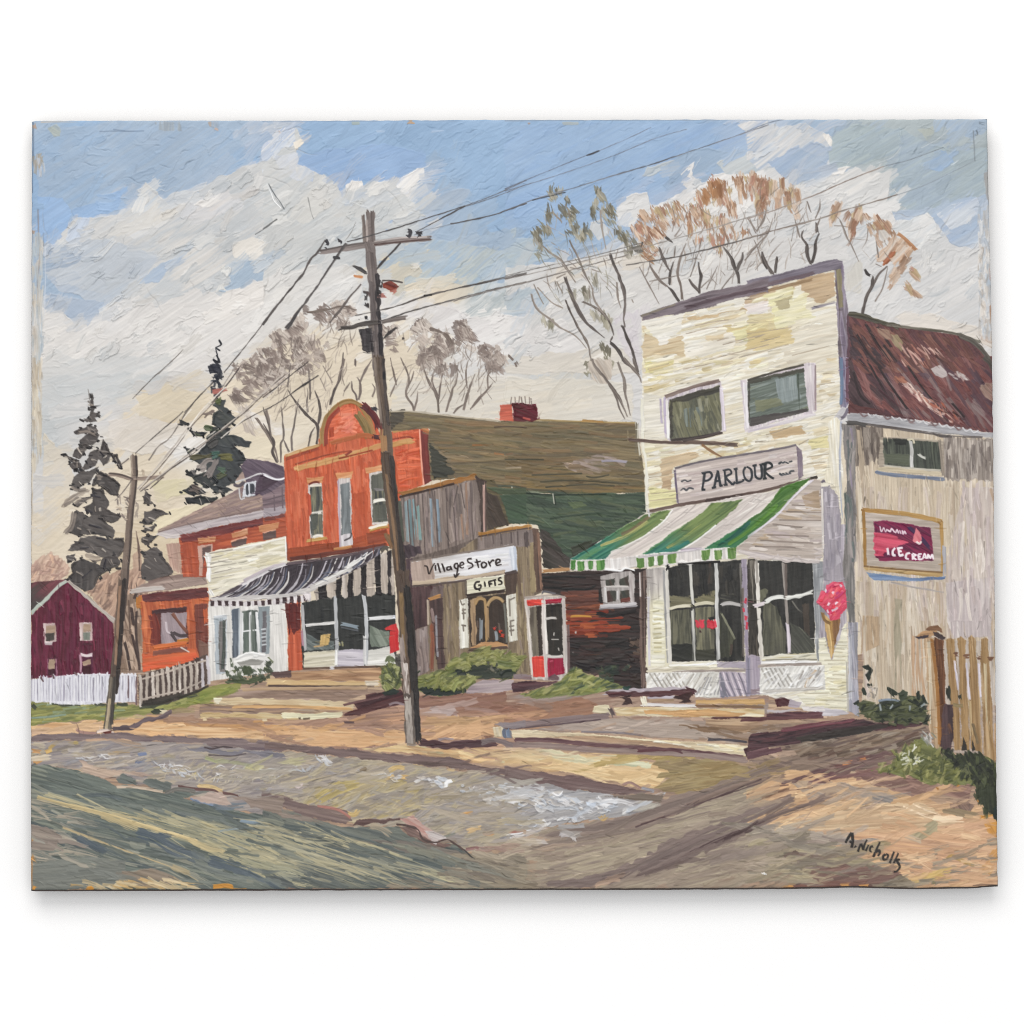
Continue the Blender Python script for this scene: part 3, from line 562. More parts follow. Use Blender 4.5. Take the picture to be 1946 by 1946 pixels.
def paint_ground():
    T('F')
    pave = part('painted_pavement', None, 'painted tan earth pavement and forecourt between kerb and shops')
    GR('50,1270 1900,1230 1900,1700 50,1700', ['a48b78', 'b89a80', '937c6e', 'c2a88c'], 4)
    T('D1')
    GR('60,300 420,272 620,262 900,235 1110,205 1932,190 1932,430 1500,400 1250,390 880,380 670,345 480,375 300,368 150,370 60,400', ['deb586', 'd0a578', 'e6c49a', 'c79c74'], 1)
    GR('60,330 300,310 600,280 620,330 480,372 150,370 60,400', ['dcb890', 'c9a98c', 'bfa08a'], -3)
    GR('1080,200 1932,150 1932,300 1500,270 1100,265', ['b3977f', 'a68b7b', 'c7a47e'], 3)
    S('1200,280 1500,290 1932,300', 14, 'b48a66', 'c99b68', dry=.2); S('1000,250 1300,268 1700,275', 10, 'a5836c', dry=.25)
    T('D2')
    GR('0,120 640,180 900,100 1932,60 1932,640 1600,590 1300,540 800,490 350,450 0,425', ['a78774', 'b5917a', '96776a', 'c4a288'], -4)
    GR('0,330 300,330 700,330 1050,330 1050,440 700,470 350,445 0,415', ['dab287', 'cfa47a', 'e3c39a'], 2)
    GR('0,300 300,310 650,330 300,350 0,345', ['c0915e', 'd3a56c', 'b38a68'], 2)
    GR('640,240 1060,190 1060,330 640,310', ['a5836c', '98796a', 'b99174'], -5)
    GR('1130,90 1500,70 1932,60 1932,160 1480,200 1420,230 1150,200', ['95705f', '8a665a', 'a6806c'], -6)
    GR('1130,170 1390,150 1425,195 1380,230 1150,240', ['b5a099', 'a88f86', 'bdaaa4'], -5)
    GR('1150,300 1300,270 1600,250 1680,330 1600,410 1160,415', ['c79e78', 'd8b088', 'b98d6c'], -25)
    GR('1150,250 1600,240 1640,280 1400,300 1150,320', ['b08c66', 'c4a078', '9f7d62'], -5)
    GR('1590,240 1690,220 1690,400 1600,410', ['8d6a58', '7f5f54'], 70)
    GR('1420,190 1932,90 1932,260 1700,290 1600,240 1440,245', ['a47f6a', '8c6856', 'b8917c'], -10)
    GR('680,470 1050,440 1250,470 1932,470 1932,640 1500,570 1100,520', ['d8b580', 'dfc79a', 'cda678', 'c9c09c'], 5)
    T('D3')
    GR('0,60 1932,60 1932,420 1200,400 300,330 0,330', ['a58a79', 'b39a88', '97796a', '9d8d85'], -6)
    GR('0,170 560,90 700,150 640,220 0,300', ['a9826a', '96705c', 'b8937a'], -10)
    GR('820,250 1900,260 1900,420 1200,400 300,325 200,320', ['a5968c', 'b3a396', '978478'], 4)
    GR('1240,310 1700,290 1800,350 1730,370 1450,350', ['8a7058', '7c644f'], 3)
    GR('0,480 300,490 700,540 1050,580 1220,650 1110,770 900,750 480,650 0,610', ['dcc096', 'd2b284', 'e9cfa2', 'd2ac7c'], 8)
    GR('0,470 280,470 560,530 800,560 1050,570 1060,610 700,600 300,560 0,560', ['cdc9a6', 'dad0ae', 'c4c8a8'], 8)
    GR('800,560 1080,570 1060,610 880,600', ['cfd0ae', 'd8d6b8'], 6, rag=3)
    GR('455,650 620,590 800,515 1400,530 1400,560 1060,560 840,570 560,650', ['a8935e', 'b7a06c'], -20, rag=3)
    GR('1060,600 1130,560 1450,540 1700,570 1932,560 1932,720 1480,800 1180,800 1100,770 1220,690 1110,690 1140,650 1230,640', ['9c8860', '947e58', 'a8966e', '8d7a5c'], -8)
    GR('0,1480 0,1150 400,1040 700,1010 960,960 1480,790 1932,640 1932,1520 0,1520', ['a69784', '97877a', 'b0a38c', '8a7b72'], -14)
    T('D4')
    GR('0,420 250,350 700,260 850,255 1300,280 1350,400 1000,600 0,760', ['7d6b60', '917d6e', '6b5a55', 'a08c76'], -16)
    GR('0,700 200,640 500,640 860,690 1200,830 1400,860 1900,900 1900,1560 1300,1560 0,1100', ['caa47c', 'd8b38a', 'bd9878', 'e0bf96'], -10)
    GR('740,1030 1900,1010 1900,1500 1300,1480 1130,1330 740,1130', ['d0a683', 'dcb692', 'c39a7c', 'd9ae86'], 6)
    GR('300,700 700,720 1100,830 1000,920 700,900 450,870 350,760', ['b8a088', 'a39488', 'c8ae90'], 20)
    GR('630,830 900,800 1100,830 1000,900 780,910', ['9d948c', '8d8682', 'b2a594'], 15, dry=.35)
    GR('300,1010 800,900 1250,860 1560,1010 1300,1060 900,1080 500,1080', ['cfaf88', 'dabf9c', 'c3a483'], -4)
    GR('0,1030 250,1030 500,1080 740,1130 1000,1140 1000,1180 750,1190 400,1180 200,1140 0,1110', ['a79a8e', 'b3a596', '99908c'], 10)
    GR('0,1090 300,1150 700,1200 950,1330 1180,1430 1230,1500 0,1510', ['9c9076', 'a99d80', '8b806e', '7f7566'], 4)
    GR('200,1420 400,1340 700,1340 1100,1380 1200,1450 1240,1500 0,1500', ['8c7f6b', '7d7060', '998b74'], 4)
    GR('1190,1420 1300,1390 1500,1400 1450,1470 1260,1480', ['cbab6a', 'd9b878'], 10)
    GR('1700,960 1860,920 1870,1140 1800,1130', ['cf9a52', 'c78e48'], 60)
    S('1740,1390 1830,1250 1850,1300', 20, 'c99860', dry=.3)
    LN('1150,900 1300,960 1500,1005;1170,920 1350,990 1480,1010;1180,860 1300,920 1420,960', 3, 'ecd3b4', dry=.4)
    LN('260,730 700,590 1100,490;440,745 700,640 1000,530;480,740 620,690 760,640', 9, '5f474a', '7d605a', dry=.35, rough=.5)
    S('440,745 560,690 640,650', 13, '6b4a4e', '8a6a66', rough=.5); S('640,610 760,570 900,520', 8, '735450', dry=.3)
    LN('690,590 770,570;1050,640 1120,630;820,560 880,545;220,515 245,505', 6, 'd08a58', dry=.2)
    GR('780,640 960,600 1200,620 1300,740 1500,760 1660,750 1640,850 1500,820 1300,800 1230,830 1140,790 900,740 830,690', ['8f6f64', 'a08072', '7d6058'], 15)
    GR('1500,880 1560,850 1660,880 1620,960 1540,970 1500,930', ['7f6a60', '96796a', '5f504c'], 50)
    S('1510,900 1540,960 1600,965 1660,890', 4, '5c4c4c', '8a7468', dry=.2)
    smear(700)
    GR('0,1480 340,1470 500,1350 740,1330 930,1330 1150,1400 900,1500 700,1510', ['755c56', '86695f', '63504c'], -6)
    GR('350,1470 600,1440 900,1440 860,1500 340,1500', ['735650', '8a665a'], 2)
    GR('500,1240 700,1190 1000,1150 1060,1180 900,1260 560,1290', ['ad9a76', '9c8c74', 'bba880'], -10)
    GR('0,1330 330,1330 500,1420 420,1460 0,1480', ['a2957e', '8f867a', 'b0a284'], 4)
    GR('1150,1090 1380,1000 1400,1080 1280,1150', ['b3a888', 'a4987c', 'c0b08c'], -40)
    S('1145,1105 1210,1130 1280,1155', 9, 'cdb89c', 'c0a890'); S('1440,1310 1500,1260 1560,1290 1660,1330', 7, 'c9a266', 'b09060', dry=.3, load=1.5)
    GR('1430,910 1500,905 1700,950 1600,980 1450,950', ['a08c6c', '8f7d68'], 10)
    K('950,1300 1932,1100 1932,1480 950,1480', 60, ['9a8e7c', '8b8074', 'a99c86', '7d7468'], -8, (20, 60), (3, 7), 8, clip=False, dry=.4, op=.7)
    K('0,1200 900,1100 900,1480 0,1480', 50, ['95857a', 'a69680', '84756e', 'b0a084'], -8, (20, 60), (3, 7), 12, clip=False, dry=.4, op=.7)
    LN('210,1480 350,1480;680,1480 760,1470;820,1490 900,1480', 8, 'd09a60', dry=.2)
    S('330,1240 370,1235', 8, '6f5d54', load=1.8); S('260,1270 330,1240 490,1270', 6, '7d6a60', dry=.3)
    K('0,1100 700,1200 1150,1430 0,1480', 40, ['a39880', '8d836f', 'b1a588', '7d7464'], 4, (20, 60), (3, 7), 8, clip=False, dry=.4, op=.7)
    K('740,900 1880,1000 1880,1480 1250,1450 740,1130', 46, ['d9b48c', 'caa07c', 'e0c09a', 'c09674'], 8, (24, 70), (4, 9), 10, clip=False, dry=.4, op=.6)
    K('0,700 600,650 1000,880 300,1050 0,980', 40, ['d5b088', 'bf9c7c', 'a89080', 'e2c39a'], -24, (24, 70), (3, 7), 8, clip=False, dry=.4, op=.7)
    LN('0,870 200,800 480,760;20,930 260,830 460,800;0,810 160,760 300,740', 2, '7a5d50', rough=.5, dry=.2)
    T('D2'); S('1550,1480 1558,1440 1562,1420', 4, 'ddb898'); S('1400,1480 1440,1470', 6, 'c98d58')
    smear(220, 1370, 1480, 1400, 1690); smear(120, 470, 580, 1330, 1690); smear(170, 900, 1030, 1330, 1690)
    # tyre tracks
    T('D3')
    for s, w, c in (('300,1120 500,1075 700,1055 960,985 1200,900 1500,800 1932,620', 34, '83736c'), ('880,1070 1150,980 1400,870 1600,790 1960,670', 14, '857268'), ('300,1470 600,1450 940,1370 1200,1245 1500,1110 1800,985 2120,840', 40, '7c6c68'), ('700,1440 1000,1400 1300,1290 1600,1150 1932,990 2340,850', 16, '6f5f5b'), ('-60,1250 300,1185 700,1115 1000,1060 1200,980', 22, '8d7d73')):
        S(s, w, c, hx(c) * 1.1, dry=.26, L=70, load=.9, rough=.25, tail=.6, taper=(.25, .5), op=.85); S(s, w * .45, hx(c) * .86, c, dry=.34, L=70, tail=.6, taper=(.3, .4), op=.8)
    LN('960,1050 1200,960 1500,850 1900,720;1000,1030 1300,930 1600,810 1880,700;1300,1270 1500,1180 1800,1060;1320,1250 1600,1120 1900,1010', 2.2, '5d4a4a', rough=.5)
    LN('1590,1020 1800,1040 1932,1090;1932,1090 2100,1160 2500,1260', 5, '6f665c', '8a8072', dry=.2)
    GR('1590,1015 1800,1030 2100,1140 2500,1250 2400,1280 2000,1170 1750,1090', ['8f8578', 'a0968a', '857c70'], 14, op=.6)
    # grass verge
    grass = part('painted_grass', None, 'painted olive grass verge under the picket fences')
    T('D1')
    GR('60,125 430,135 640,150 840,140 900,165 1100,110 1300,50 1420,10 1600,-10 1600,55 1450,100 1290,150 1120,190 960,212 700,248 420,275 200,288 60,302', ['9a9a50', '8a8c4a', 'a9a75c', '7f8448'], -6)
    K('60,140 840,150 700,245 60,290', 60, ['a5a458', '8f9048', 'b3ad62', '7c8650', '8fa07c'], -6, (18, 50), (3, 6), 7, dry=.2)
    K('900,180 1600,0 1600,50 1120,185', 30, ['a8aa58', '8f9448', 'b5b468', '74803f'], -20, (12, 30), (4, 8), 8, dry=.1)
    LN('80,150 110,180;230,140 330,160 430,150;540,150 620,150;700,145 790,150;870,165 1000,160 1150,105 1300,80', 6, '4d5240', rough=.6, dry=.2)
    S('60,250 200,240 330,225', 4, '8aa08a', dry=.3); S('960,200 1010,200 1060,190', 9, '3f4638', load=1.4); S('1020,200 1080,210', 8, 'e3d4b0', load=1.6)
    # kerb shadow, gravel strip and road
    gravel = part('painted_gravel', None, 'painted grey and ochre gravel verge with thick white impasto')
    T('D1')
    GR('60,425 600,405 1400,440 1932,490 1932,990 1500,900 1150,790 900,740 700,690 450,650 330,610 60,600', ['9d928e', 'ab9f96', '8d8486', 'b8a996'], -6, rel=1.1)
    T('D2')
    GR('0,480 960,570 1932,690 1932,1100 1840,1130 1800,1200 1500,1225 1300,1150 1000,1030 700,1050 400,930 300,870 0,860', ['a79a8a', 'b5a68e', '968b84', 'c2b08c'], -14, rel=1.1)
    GR('300,870 380,760 640,680 1000,690 1300,800 1100,960 700,980 560,920', ['b3a06c', 'c4b07e', 'a4957a', 'ad9f88'], -24, rel=1.3)
    T('D3')
    GR('0,690 300,720 720,810 1150,870 1100,920 700,1000 400,1030 50,1150 -40,1150', ['a6a5a8', 'b4b0ae', '938f92', 'bcb4a4'], -8, rel=1.2)
    T('D1')
    K('60,430 1900,500 1932,850 1300,750 700,650 60,560', 150, ['a59a92', '8e8488', 'b9a98c', 'b8a98c', '8f8f96', 'b5aca4', '9d9080', 'a89c80'], -14, (16, 46), (4, 10), 16, clip=False, dry=.3, load=1.1, op=.6)
    for s, c in (('200,480 260,430 330,400', 'c4a565'), ('180,500 230,480', 'd0a860'), ('640,510 800,500', 'c9a878'), ('80,490 150,500', 'c99258'), ('850,520 930,510', '6f7a98'), ('840,580 920,550', '7c829a'), ('1350,540 1450,570', 'a8aa7c'), ('1260,680 1300,650', 'c8b67c'), ('1640,610 1750,650', 'beb684'), ('350,440 430,425', 'b8a060')):
        S(s, 7, c, dry=.25)
    R('90,560 130,535 180,545 150,575 100,600', ['cb9357', 'd3a067'], 20, load=1.6); R('75,600 100,580 125,595 110,640 76,650', ['5f6260', '6c6e6a'], 60)
    T('D2')
    K('0,560 960,590 1932,720 1932,1060 1500,1180 1000,1000 500,900 0,800', 250, ['a79b8c', '938a88', 'b3a78a', 'bbac86', 'aaa39a', '9c9698', 'b5a48a', '8f857c'], -20, (18, 52), (4, 11), 18, clip=False, dry=.3, load=1.2, op=.6)
    for s, c in (('380,840 500,760 620,700', 'c6b06c'), ('420,860 560,790 700,740', 'bca768'), ('920,640 980,610 1040,620', 'd9b878'), ('1000,680 1060,680', 'd8b070'), ('900,690 970,680', 'cfae76'), ('1440,970 1540,940', 'dfa968'), ('1600,1090 1700,1100', 'd0955a'), ('1500,1080 1600,1050', 'c8a878'), ('700,640 770,620', '8a7860'), ('240,770 300,740', 'd2bfba'), ('560,930 660,960 700,930', 'd0b070')):
        S(s, 9, c, load=1.3, dry=.1)
    WH = ['dcdadb', 'cdd0d5', 'e6e4e2', 'c2c9d3', 'd3cabf', 'bfc0c4']
    def ridges(s, n, ang, w=(2, 4.5), l=(8, 26)):
        K(s, n, WH, ang, l, (w[0] + .6, w[1] * 1.35), 20, clip=False, rough=.7, load=2.4, taper=(.6, .4), bead=.9, br=.3, bow=.5, op=.78, dry=.28, tail=.3, endrag=.5)
    T('D1'); ridges('1000,580 1200,600 1350,680 1080,660', 30, 30, (1.4, 3)); ridges('400,540 640,520 660,550 420,560', 12, -10, (1.4, 3)); ridges('1350,600 1932,600 1932,700 1400,700', 22, -24, (1.2, 2.6))
    K('900,640 1400,600 1900,700 1500,760', 60, ['c7b89a', 'b0a79c', 'd2c4a4'], -40, (8, 20), (1.5, 3), 30, clip=False, load=1.6)
    T('D2'); ridges('120,590 340,610 420,640 150,630', 12, 0); ridges('700,640 900,660 1300,680 1400,740 1330,760 1000,710', 34, 8, (2, 5)); ridges('1450,740 1932,740 1932,900 1700,860 1500,880', 42, 4, (2, 6)); ridges('390,540 500,550 480,580', 9, 20)
    S('1340,760 1350,720 1390,710', 7, 'f0efee', load=2.4)
    T('D3'); ridges('0,740 160,730 420,800 700,850 880,860 700,950 400,930 120,900 0,900', 110, 8, (2, 6)); ridges('130,1010 330,1000 300,1060 150,1040', 16, 0); ridges('380,960 600,980 560,1010 400,1010', 14, 0); ridges('860,930 1000,910 900,950', 8, -30)
    LN('0,760 120,760 180,790;180,810 200,770 240,800;350,800 390,820 420,790;0,1110 120,1090 190,1070;40,1130 60,1150 110,1110;700,840 690,820 760,800 860,790', 3, 'eceaea', load=2.4, rough=.5)
    R('590,860 670,865 650,900 600,890', ['bcc9dc', 'cdd6e2'], 10, load=1.6); R('690,870 770,880 740,910 690,895', ['e8e8ea'], 10, load=2)
    S('690,960 720,990 750,960', 8, 'cfa868', load=1.5); S('1000,760 1100,790', 6, '9d9aa0')
    S('410,1130 430,1100 490,1110 520,1150', 10, 'a9a4a6', 'c4bcb8', load=1.6)
    T('D2'); K('900,560 1300,610 1420,590 1400,640 1250,620', 16, ['b0a090', 'c4a878', 'a8988c'], 20, (10, 22), (4, 8), 20)
    road = part('painted_road', None, 'painted dark grey green road streaked with ochre')
    T('D1')
    GR('60,600 130,590 330,605 450,655 620,690 700,740 860,760 1050,800 1180,760 1300,800 1200,840 1420,880 1500,920 1932,980 1932,1512 60,1514', ['6a716a', '788078', '5d6561', '868b7e'], 14, rel=1.0, L=40)
    GR('690,690 760,650 860,700 850,735 720,720', ['6d736f', '7b817b'], 20); GR('890,720 1000,680 1110,745 1090,780 960,770', ['6a706c', '797f79'], 20)
    T('D2')
    GR('0,890 200,930 400,985 600,1050 1000,1050 1060,1110 1160,1150 1250,1180 1400,1170 1560,1290 1932,1310 1932,1500 0,1505', ['6d726c', '7b7f76', '5e6462', '8a8c7e'], 16, rel=1.0, L=40)
    GR('1300,1230 1932,1250 1932,1500 900,1500', ['8d8272', '9a8e7a', '7b7268'], 6, rel=.9)
    GR('600,1150 1100,1150 1500,1240 1300,1260 900,1230', ['7a6f68', '877b70'], 8, op=.8)
    T('D1')
    K('60,760 1932,1000 1932,1500 60,1500', 150, ['656c6a', '7b8078', '565f62', '888a7e', '9a9888', '727874'], 16, (40, 130), (4, 10), 7, clip=False, dry=.42, L=50)
    K('150,800 600,900 1932,1100 1932,1480 1300,1200 600,980', 120, ['b9af8c', 'aba587', 'c0b48c', '9c9a80'], 19, (40, 150), (2.4, 5.5), 4, clip=False, dry=.58, L=60, op=.72)
    K('60,830 400,900 500,1200 200,1500 60,1500', 50, ['a09888', 'b0a492', '8c8a80'], 14, (30, 90), (4, 8), 14, clip=False, dry=.5, L=40)
    LN('110,830 300,880 560,940 900,1040 1300,1160', 9, 'cdb98a', dry=.3, L=60); LN('600,920 1000,1010 1500,1140 1932,1300', 6, 'cfc091', dry=.4, L=60); LN('300,1050 700,1200 1100,1340 1300,1450', 4, 'b9a680', dry=.55, L=60)
    for s, w in (('410,1120 500,1170 620,1240', 14), ('850,1090 980,1130 1120,1210 1300,1280', 20), ('1380,1290 1520,1330 1700,1380', 20), ('1000,1110 1100,1110', 9)):
        S(s, w, '55616c', '666f74', dry=.34, L=50, tail=.7)
    GR('60,1320 400,1250 760,1300 800,1420 640,1490 60,1512', ['777a74', '84867e', '6a6e6a'], -6)
    GR('700,1380 1000,1360 1200,1460 900,1500 700,1460', ['8a7c6e', '9a8a78'], 16, dry=.3)
    K('400,1480 1200,1440 1350,1500 420,1505', 30, ['d3ae74', 'c9b48c', 'd9c49c'], 16, (20, 60), (4, 8), 8, clip=False, dry=.35)
    GR('60,1030 200,1040 300,1120 240,1240 60,1260', ['97897c', 'a5978a', '8a7d74'], 8, dry=.2)
    LN('1410,1490 1500,1480 1560,1490;80,1490 110,1505;480,1500 530,1498', 8, 'd0913f', dry=.1); LN('75,1140 95,1150;75,1260 95,1300', 7, 'c98f50', dry=.2)
    S('1240,840 1320,860 1420,890', 5, '7f90a8', dry=.2); S('1450,1080 1600,1060 1760,1040', 3, '9aa8ac', dry=.3); S('1600,1000 1700,1010 1790,1000', 7, '8797a4', dry=.4)
    S('1420,860 1480,850 1500,880', 7, '6c5c54', load=1.5, rough=.6)
    T('D2')
    K('0,1000 600,1060 1500,1280 1500,1480 0,1480', 130, ['656b68', '787c74', '57605f', '8b8b7c'], 17, (40, 130), (3, 8), 5, clip=False, dry=.42, L=50)
    K('0,1030 400,1080 1100,1250 1500,1450 300,1480 0,1350', 110, ['b6ac8c', 'a9a387', 'c0b58f'], 18, (40, 140), (2, 5), 4, clip=False, dry=.58, L=60, op=.7)
    GR('0,1390 150,1430 280,1500 0,1503', ['5c6262', '676c6a'], 16)
    K('1400,1280 1932,1300 1932,1480 1400,1480', 40, ['857a6c', '978b78', 'a59a84', '756a60'], 5, (30, 90), (3, 7), 5, clip=False, dry=.4)
    smear(500)
    # kerb shadows and broken road edge
    kerb = part('painted_kerb', None, 'long purple brown painted kerb shadow sweeping')
    T('D1')
    GR('60,400 150,368 480,370 700,366 900,378 1250,386 1500,402 1932,432 1932,492 1600,480 1400,472 1350,432 1000,420 600,406 350,410 60,428', ['77686a', '867674', '6b5c62'], 3, rag=3)
    GR('1150,460 1350,470 1600,490 1932,500 1932,560 1650,510 1540,530 1300,490', ['77747a', '86828a'], 6, rag=4)
    S('1350,465 1400,475 1480,460 1550,465', 3, '4f4446'); S('1380,520 1540,528 1650,510', 2.5, '5a5052')
    T('D2')
    GR('0,425 350,452 700,488 1000,518 1400,543 1600,598 1932,638 1932,700 1600,645 1300,612 960,572 500,522 220,495 0,470', ['6f5d5c', '7c6966', '64534f'], 5, rag=3)
    GR('0,790 300,870 620,930 670,1010 600,1030 300,960 0,860', ['806e68', '746260', '8d7a72'], 12)
    GR('690,1000 760,985 1000,985 1040,995 960,1010 740,1035 660,1040', ['5c4644', '75605c'], 2, rag=2)
    GR('990,1030 1120,1050 1200,1100 1300,1160 1400,1180 1300,1200 1160,1150 1060,1110', ['8b7068', '75605a', '9a7d74'], 25)
    GR('1010,985 1100,975 1220,1050 1330,1130 1250,1160 1180,1120 1100,1050', ['b98a80', 'c4a49a', 'b0948c'], 30, load=1.4)
    GR('1180,1070 1290,1100 1340,1140 1260,1165 1200,1130', ['cbc3c0', 'b9a9a4'], 20, load=1.8)
    LN('985,1030 1060,1040 1140,1070 1170,1140 1260,1165 1350,1140 1420,1180 1480,1220', 3, '584844', rough=.7, dry=.1); LN('1480,1220 1530,1270 1550,1285', 3, '4c4a48'); S('400,895 540,920 640,980', 5, 'a5746a', dry=.2)
    S('1480,1215 1560,1205 1590,1215', 6, '94706c'); LN('1800,1090 1932,1075', 5, 'a27468', dry=.2); S('1820,1140 1850,1115 1900,1110 1930,1095', 4, 'd5cdc8', load=2)
    T('D3')
    GR('0,612 300,652 560,684 760,722 960,772 1080,782 1000,800 720,808 500,770 200,712 0,690', ['75605e', '82706c', '6a5654'], 8, rag=4)
    GR('850,810 1000,790 1190,800 1150,870 900,850 720,830', ['75675c', '82756a'], 4)
    S('860,740 920,725 1000,770', 5, '9d7f76', load=1.6)
    T('D1')
    LN('1150,750 1280,770 1400,775 1500,800;1440,790 1600,820', 4, '6a4f4c', rough=.5); S('1290,745 1400,755 1480,790', 7, 'd8bd8c', dry=.15); S('1060,800 1150,770 1280,790', 8, '75726c')
    GR('420,570 700,620 900,650 1000,680 880,690 760,650 620,690 450,640', ['b8a090', 'a99488', 'c4ad9a'], 16); GR('1250,820 1480,800 1560,880 1440,880 1300,850', ['b5a094', 'c0aca0'], 12)
    GR('1500,810 1932,830 1932,980 1700,900', ['867668', '94847a'], 8)
    LN('700,755 860,760 1040,790', 5, 'c2b09c', dry=.2)
    smear(60, 480, 570, 1440, 1690); smear(110, 900, 1020, 1420, 1690)
# ---------------------------------------------------------------- buildings, left half
def paint_left_buildings():
    T('C1')
    h = part('painted_house', None, 'painted maroon gabled house behind the white fence')
    R('92,335 420,18 850,400 850,905 85,915', ['66283f', '57202f', '742f46', '5f2439'], 90, con=1.2)
    K('100,340 420,60 840,420 840,880 100,890', 50, ['6d2b42', '5a2336', '7b3449', '512031'], 88, (14, 40), (3, 7), 8, dry=.3)
    part('painted_roof', h); R('85,38 230,20 395,0 425,12 350,75 230,185 85,300', ['6f4048', '7d4a50', '55393a'], -40, cols2=['4a4442', '57504c'], to='250,30 150,230')
    LN('88,315 250,165 330,80 428,10', 8, 'c3cbc0', 'a9b4aa', rough=.4, load=1.6); LN('428,12 480,60 560,125 700,250 780,320 860,390', 7, 'c9c2b8', 'b0a59c', rough=.5, load=1.6)
    for fr, gl, lo, lc in (('200,412 320,398 328,580 208,598', '222,432 312,420 312,512 224,505', '224,508 306,500 304,562 228,574', '4a443f'), ('532,402 648,392 652,572 538,568', '566,420 636,415 634,490 566,490', '566,488 632,486 632,556 572,562', '7b8076'), ('235,735 332,728 332,885 236,888', '250,745 312,738 306,832 244,832', '250,832 306,828 306,885 250,888', '45202c'), ('540,690 662,690 656,885 545,885', '560,755 640,738 645,790 575,808', '560,808 640,800 640,885 560,885', '451c2a')):
        w = part('painted_window', h); lowr = fr.startswith('235') or fr.startswith('540')
        R(fr, ['9b6a7c', '8a5568'] if lowr else ['cdb9b6', 'b9a09c', 'd8c8c4'], 90, load=1.3)
        R(fr.replace('540', '560').replace('235', '250').replace('332', '318'), ['55243a'], 90) if lowr else None
        R(gl, ['b39a84', 'a38a76', 'c4aa94'], 0); R(lo, [lc], 90)
    LN('205,590 300,590;540,690 600,705 660,695', 6, 'd5c8c8', rough=.4, load=1.4); S('540,690 548,780 545,860', 4, 'b08a98'); S('560,600 650,600', 5, '4f1f30')
    # white fence
    f = part('painted_picket_fence', None, 'painted bright white picket fence before the maroon house')
    R('85,925 300,895 560,880 830,875 1060,880 1060,1125 900,1130 800,1140 380,1160 250,1130 140,1140 85,1120', ['dcdbe2', 'cfced8', 'e8e7ea'], 90, con=1.5, Wd=1.6, load=1.2)
    x = 92
    while x < 1065:
        if not 800 < x < 885:
            t = np.interp(x, [92, 300, 560, 830, 1060], [925, 893, 872, 872, 878]) + rnd.uniform(-18, 22)
            b = np.interp(x, [92, 380, 800, 1060], [1125, 1150, 1135, 1125]) + rnd.uniform(-14, 14)
            S([(x, t), (x + rnd.uniform(-4, 4), b)], rnd.uniform(3.4, 5), 'efeef0', 'dad9e2', rough=.4, load=1.6, dry=rnd.choice((0, .2, .3)))
        x += rnd.uniform(15, 26)
    for q in range(98, 1056, 27):
        if not 795 < q < 890: S([(q, 905 + rnd.uniform(-20, 20)), (q + rnd.uniform(-3, 3), 1000), (q + rnd.uniform(-4, 4), 1120)], rnd.uniform(1.2, 2.2), rnd.choice(('b3b0bc', '9d98a6', 'c2bfca')), load=-1.5, dry=.25, rough=.5)
    LN('180,910 200,940;290,880 300,910;490,860 510,880;985,890 985,1090;1060,900 1060,1150', 3, '6f5a5c', rough=.5)
    # small brick annex
    a = part('painted_annex', None, 'low painted orange brick annex beside the left pole')
    R('1090,150 1725,80 1725,730 1600,770 1120,850 1110,500', ['bf6540', 'cb7248', 'ad5638', 'd07a50'], 85, con=1.1)
    R('1120,690 1600,640 1640,760 1120,850', ['cf6a42', 'd95f3c', 'c2724a'], -6)
    R('1590,240 1710,225 1720,730 1640,720 1610,600', ['6f3c34', '7f463a', '5c322e'], 88); S('1690,280 1700,400', 8, 'c0603c', dry=.2)
    R('1620,560 1715,600 1715,720 1640,720', ['8a6a5c', '75564c'], 88)
    R('1110,150 1700,75 1725,170 1400,200 1125,215', ['5c3236', '6d3c3a', '4e2c30'], -6, rag=4)
    S('1085,150 1080,250 1100,230', 9, 'c98a3c', 'b5743c', load=1.3)
    T('B1'); part('painted_roof', a)
    R('800,1715 900,1660 1000,1640 1200,1600 1350,1590 1372,1665 1200,1690 1000,1715 860,1735', ['a8948a', '98847c', 'b8a498'], -9); S('800,1720 900,1700 1050,1690', 8, 'd3cdc8', 'b8ada4', load=1.5); S('930,1650 1100,1610 1330,1590', 6, '8c766e', dry=.2)
    T('C1'); part('painted_window', a)
    R('1200,292 1520,262 1535,600 1210,640', ['6b3a34', '5a3230', '7a443a'], 88); R('1200,290 1520,255 1520,300 1205,330', ['3f2c2e', '513437'], -6)
    R('1290,320 1520,305 1520,580 1285,602', ['a49498', '93858a', 'b3a5a8'], 80); S('1210,330 1240,480 1230,610', 17, '74352f', '8a4438')
    LN('1390,320 1450,400 1520,490', 7, '7d5548', rough=.4); LN('1370,490 1430,580;1390,490 1460,520 1530,520', 5, '4d4346', rough=.4); LN('1330,400 1340,480 1370,500;1440,560 1530,545', 4, 'c9bcc0', load=1.4); S('1440,575 1530,560', 7, 'c48038')
    R('1210,660 1520,618 1530,672 1215,705', ['8f5848', '7a4a42'], -6); S('1215,628 1400,600 1530,585', 8, 'c66c3c', load=1.3); S('1470,630 1540,670', 3, 'd8ccc4', load=1.5)
    # brick house with hip roof
    T('B1'); b = part('painted_brick_house', None, 'painted red brick house with hipped roof and dormer')
    R('1160,1300 1500,1225 1940,1130 1940,1330 1350,1440 1375,1610 1190,1605', ['b0553a', 'bd6242', '9d4a36', 'a85038'], -8, con=1.2)
    R('1190,1360 1310,1340 1330,1600 1190,1605', ['b65a3c', 'a54e36', 'c4694a'], 85)
    R('1160,1300 1932,1135 1932,1205 1500,1290 1180,1360', ['6b3436', '7a3f3c', '5c2d32'], -12, rag=4)
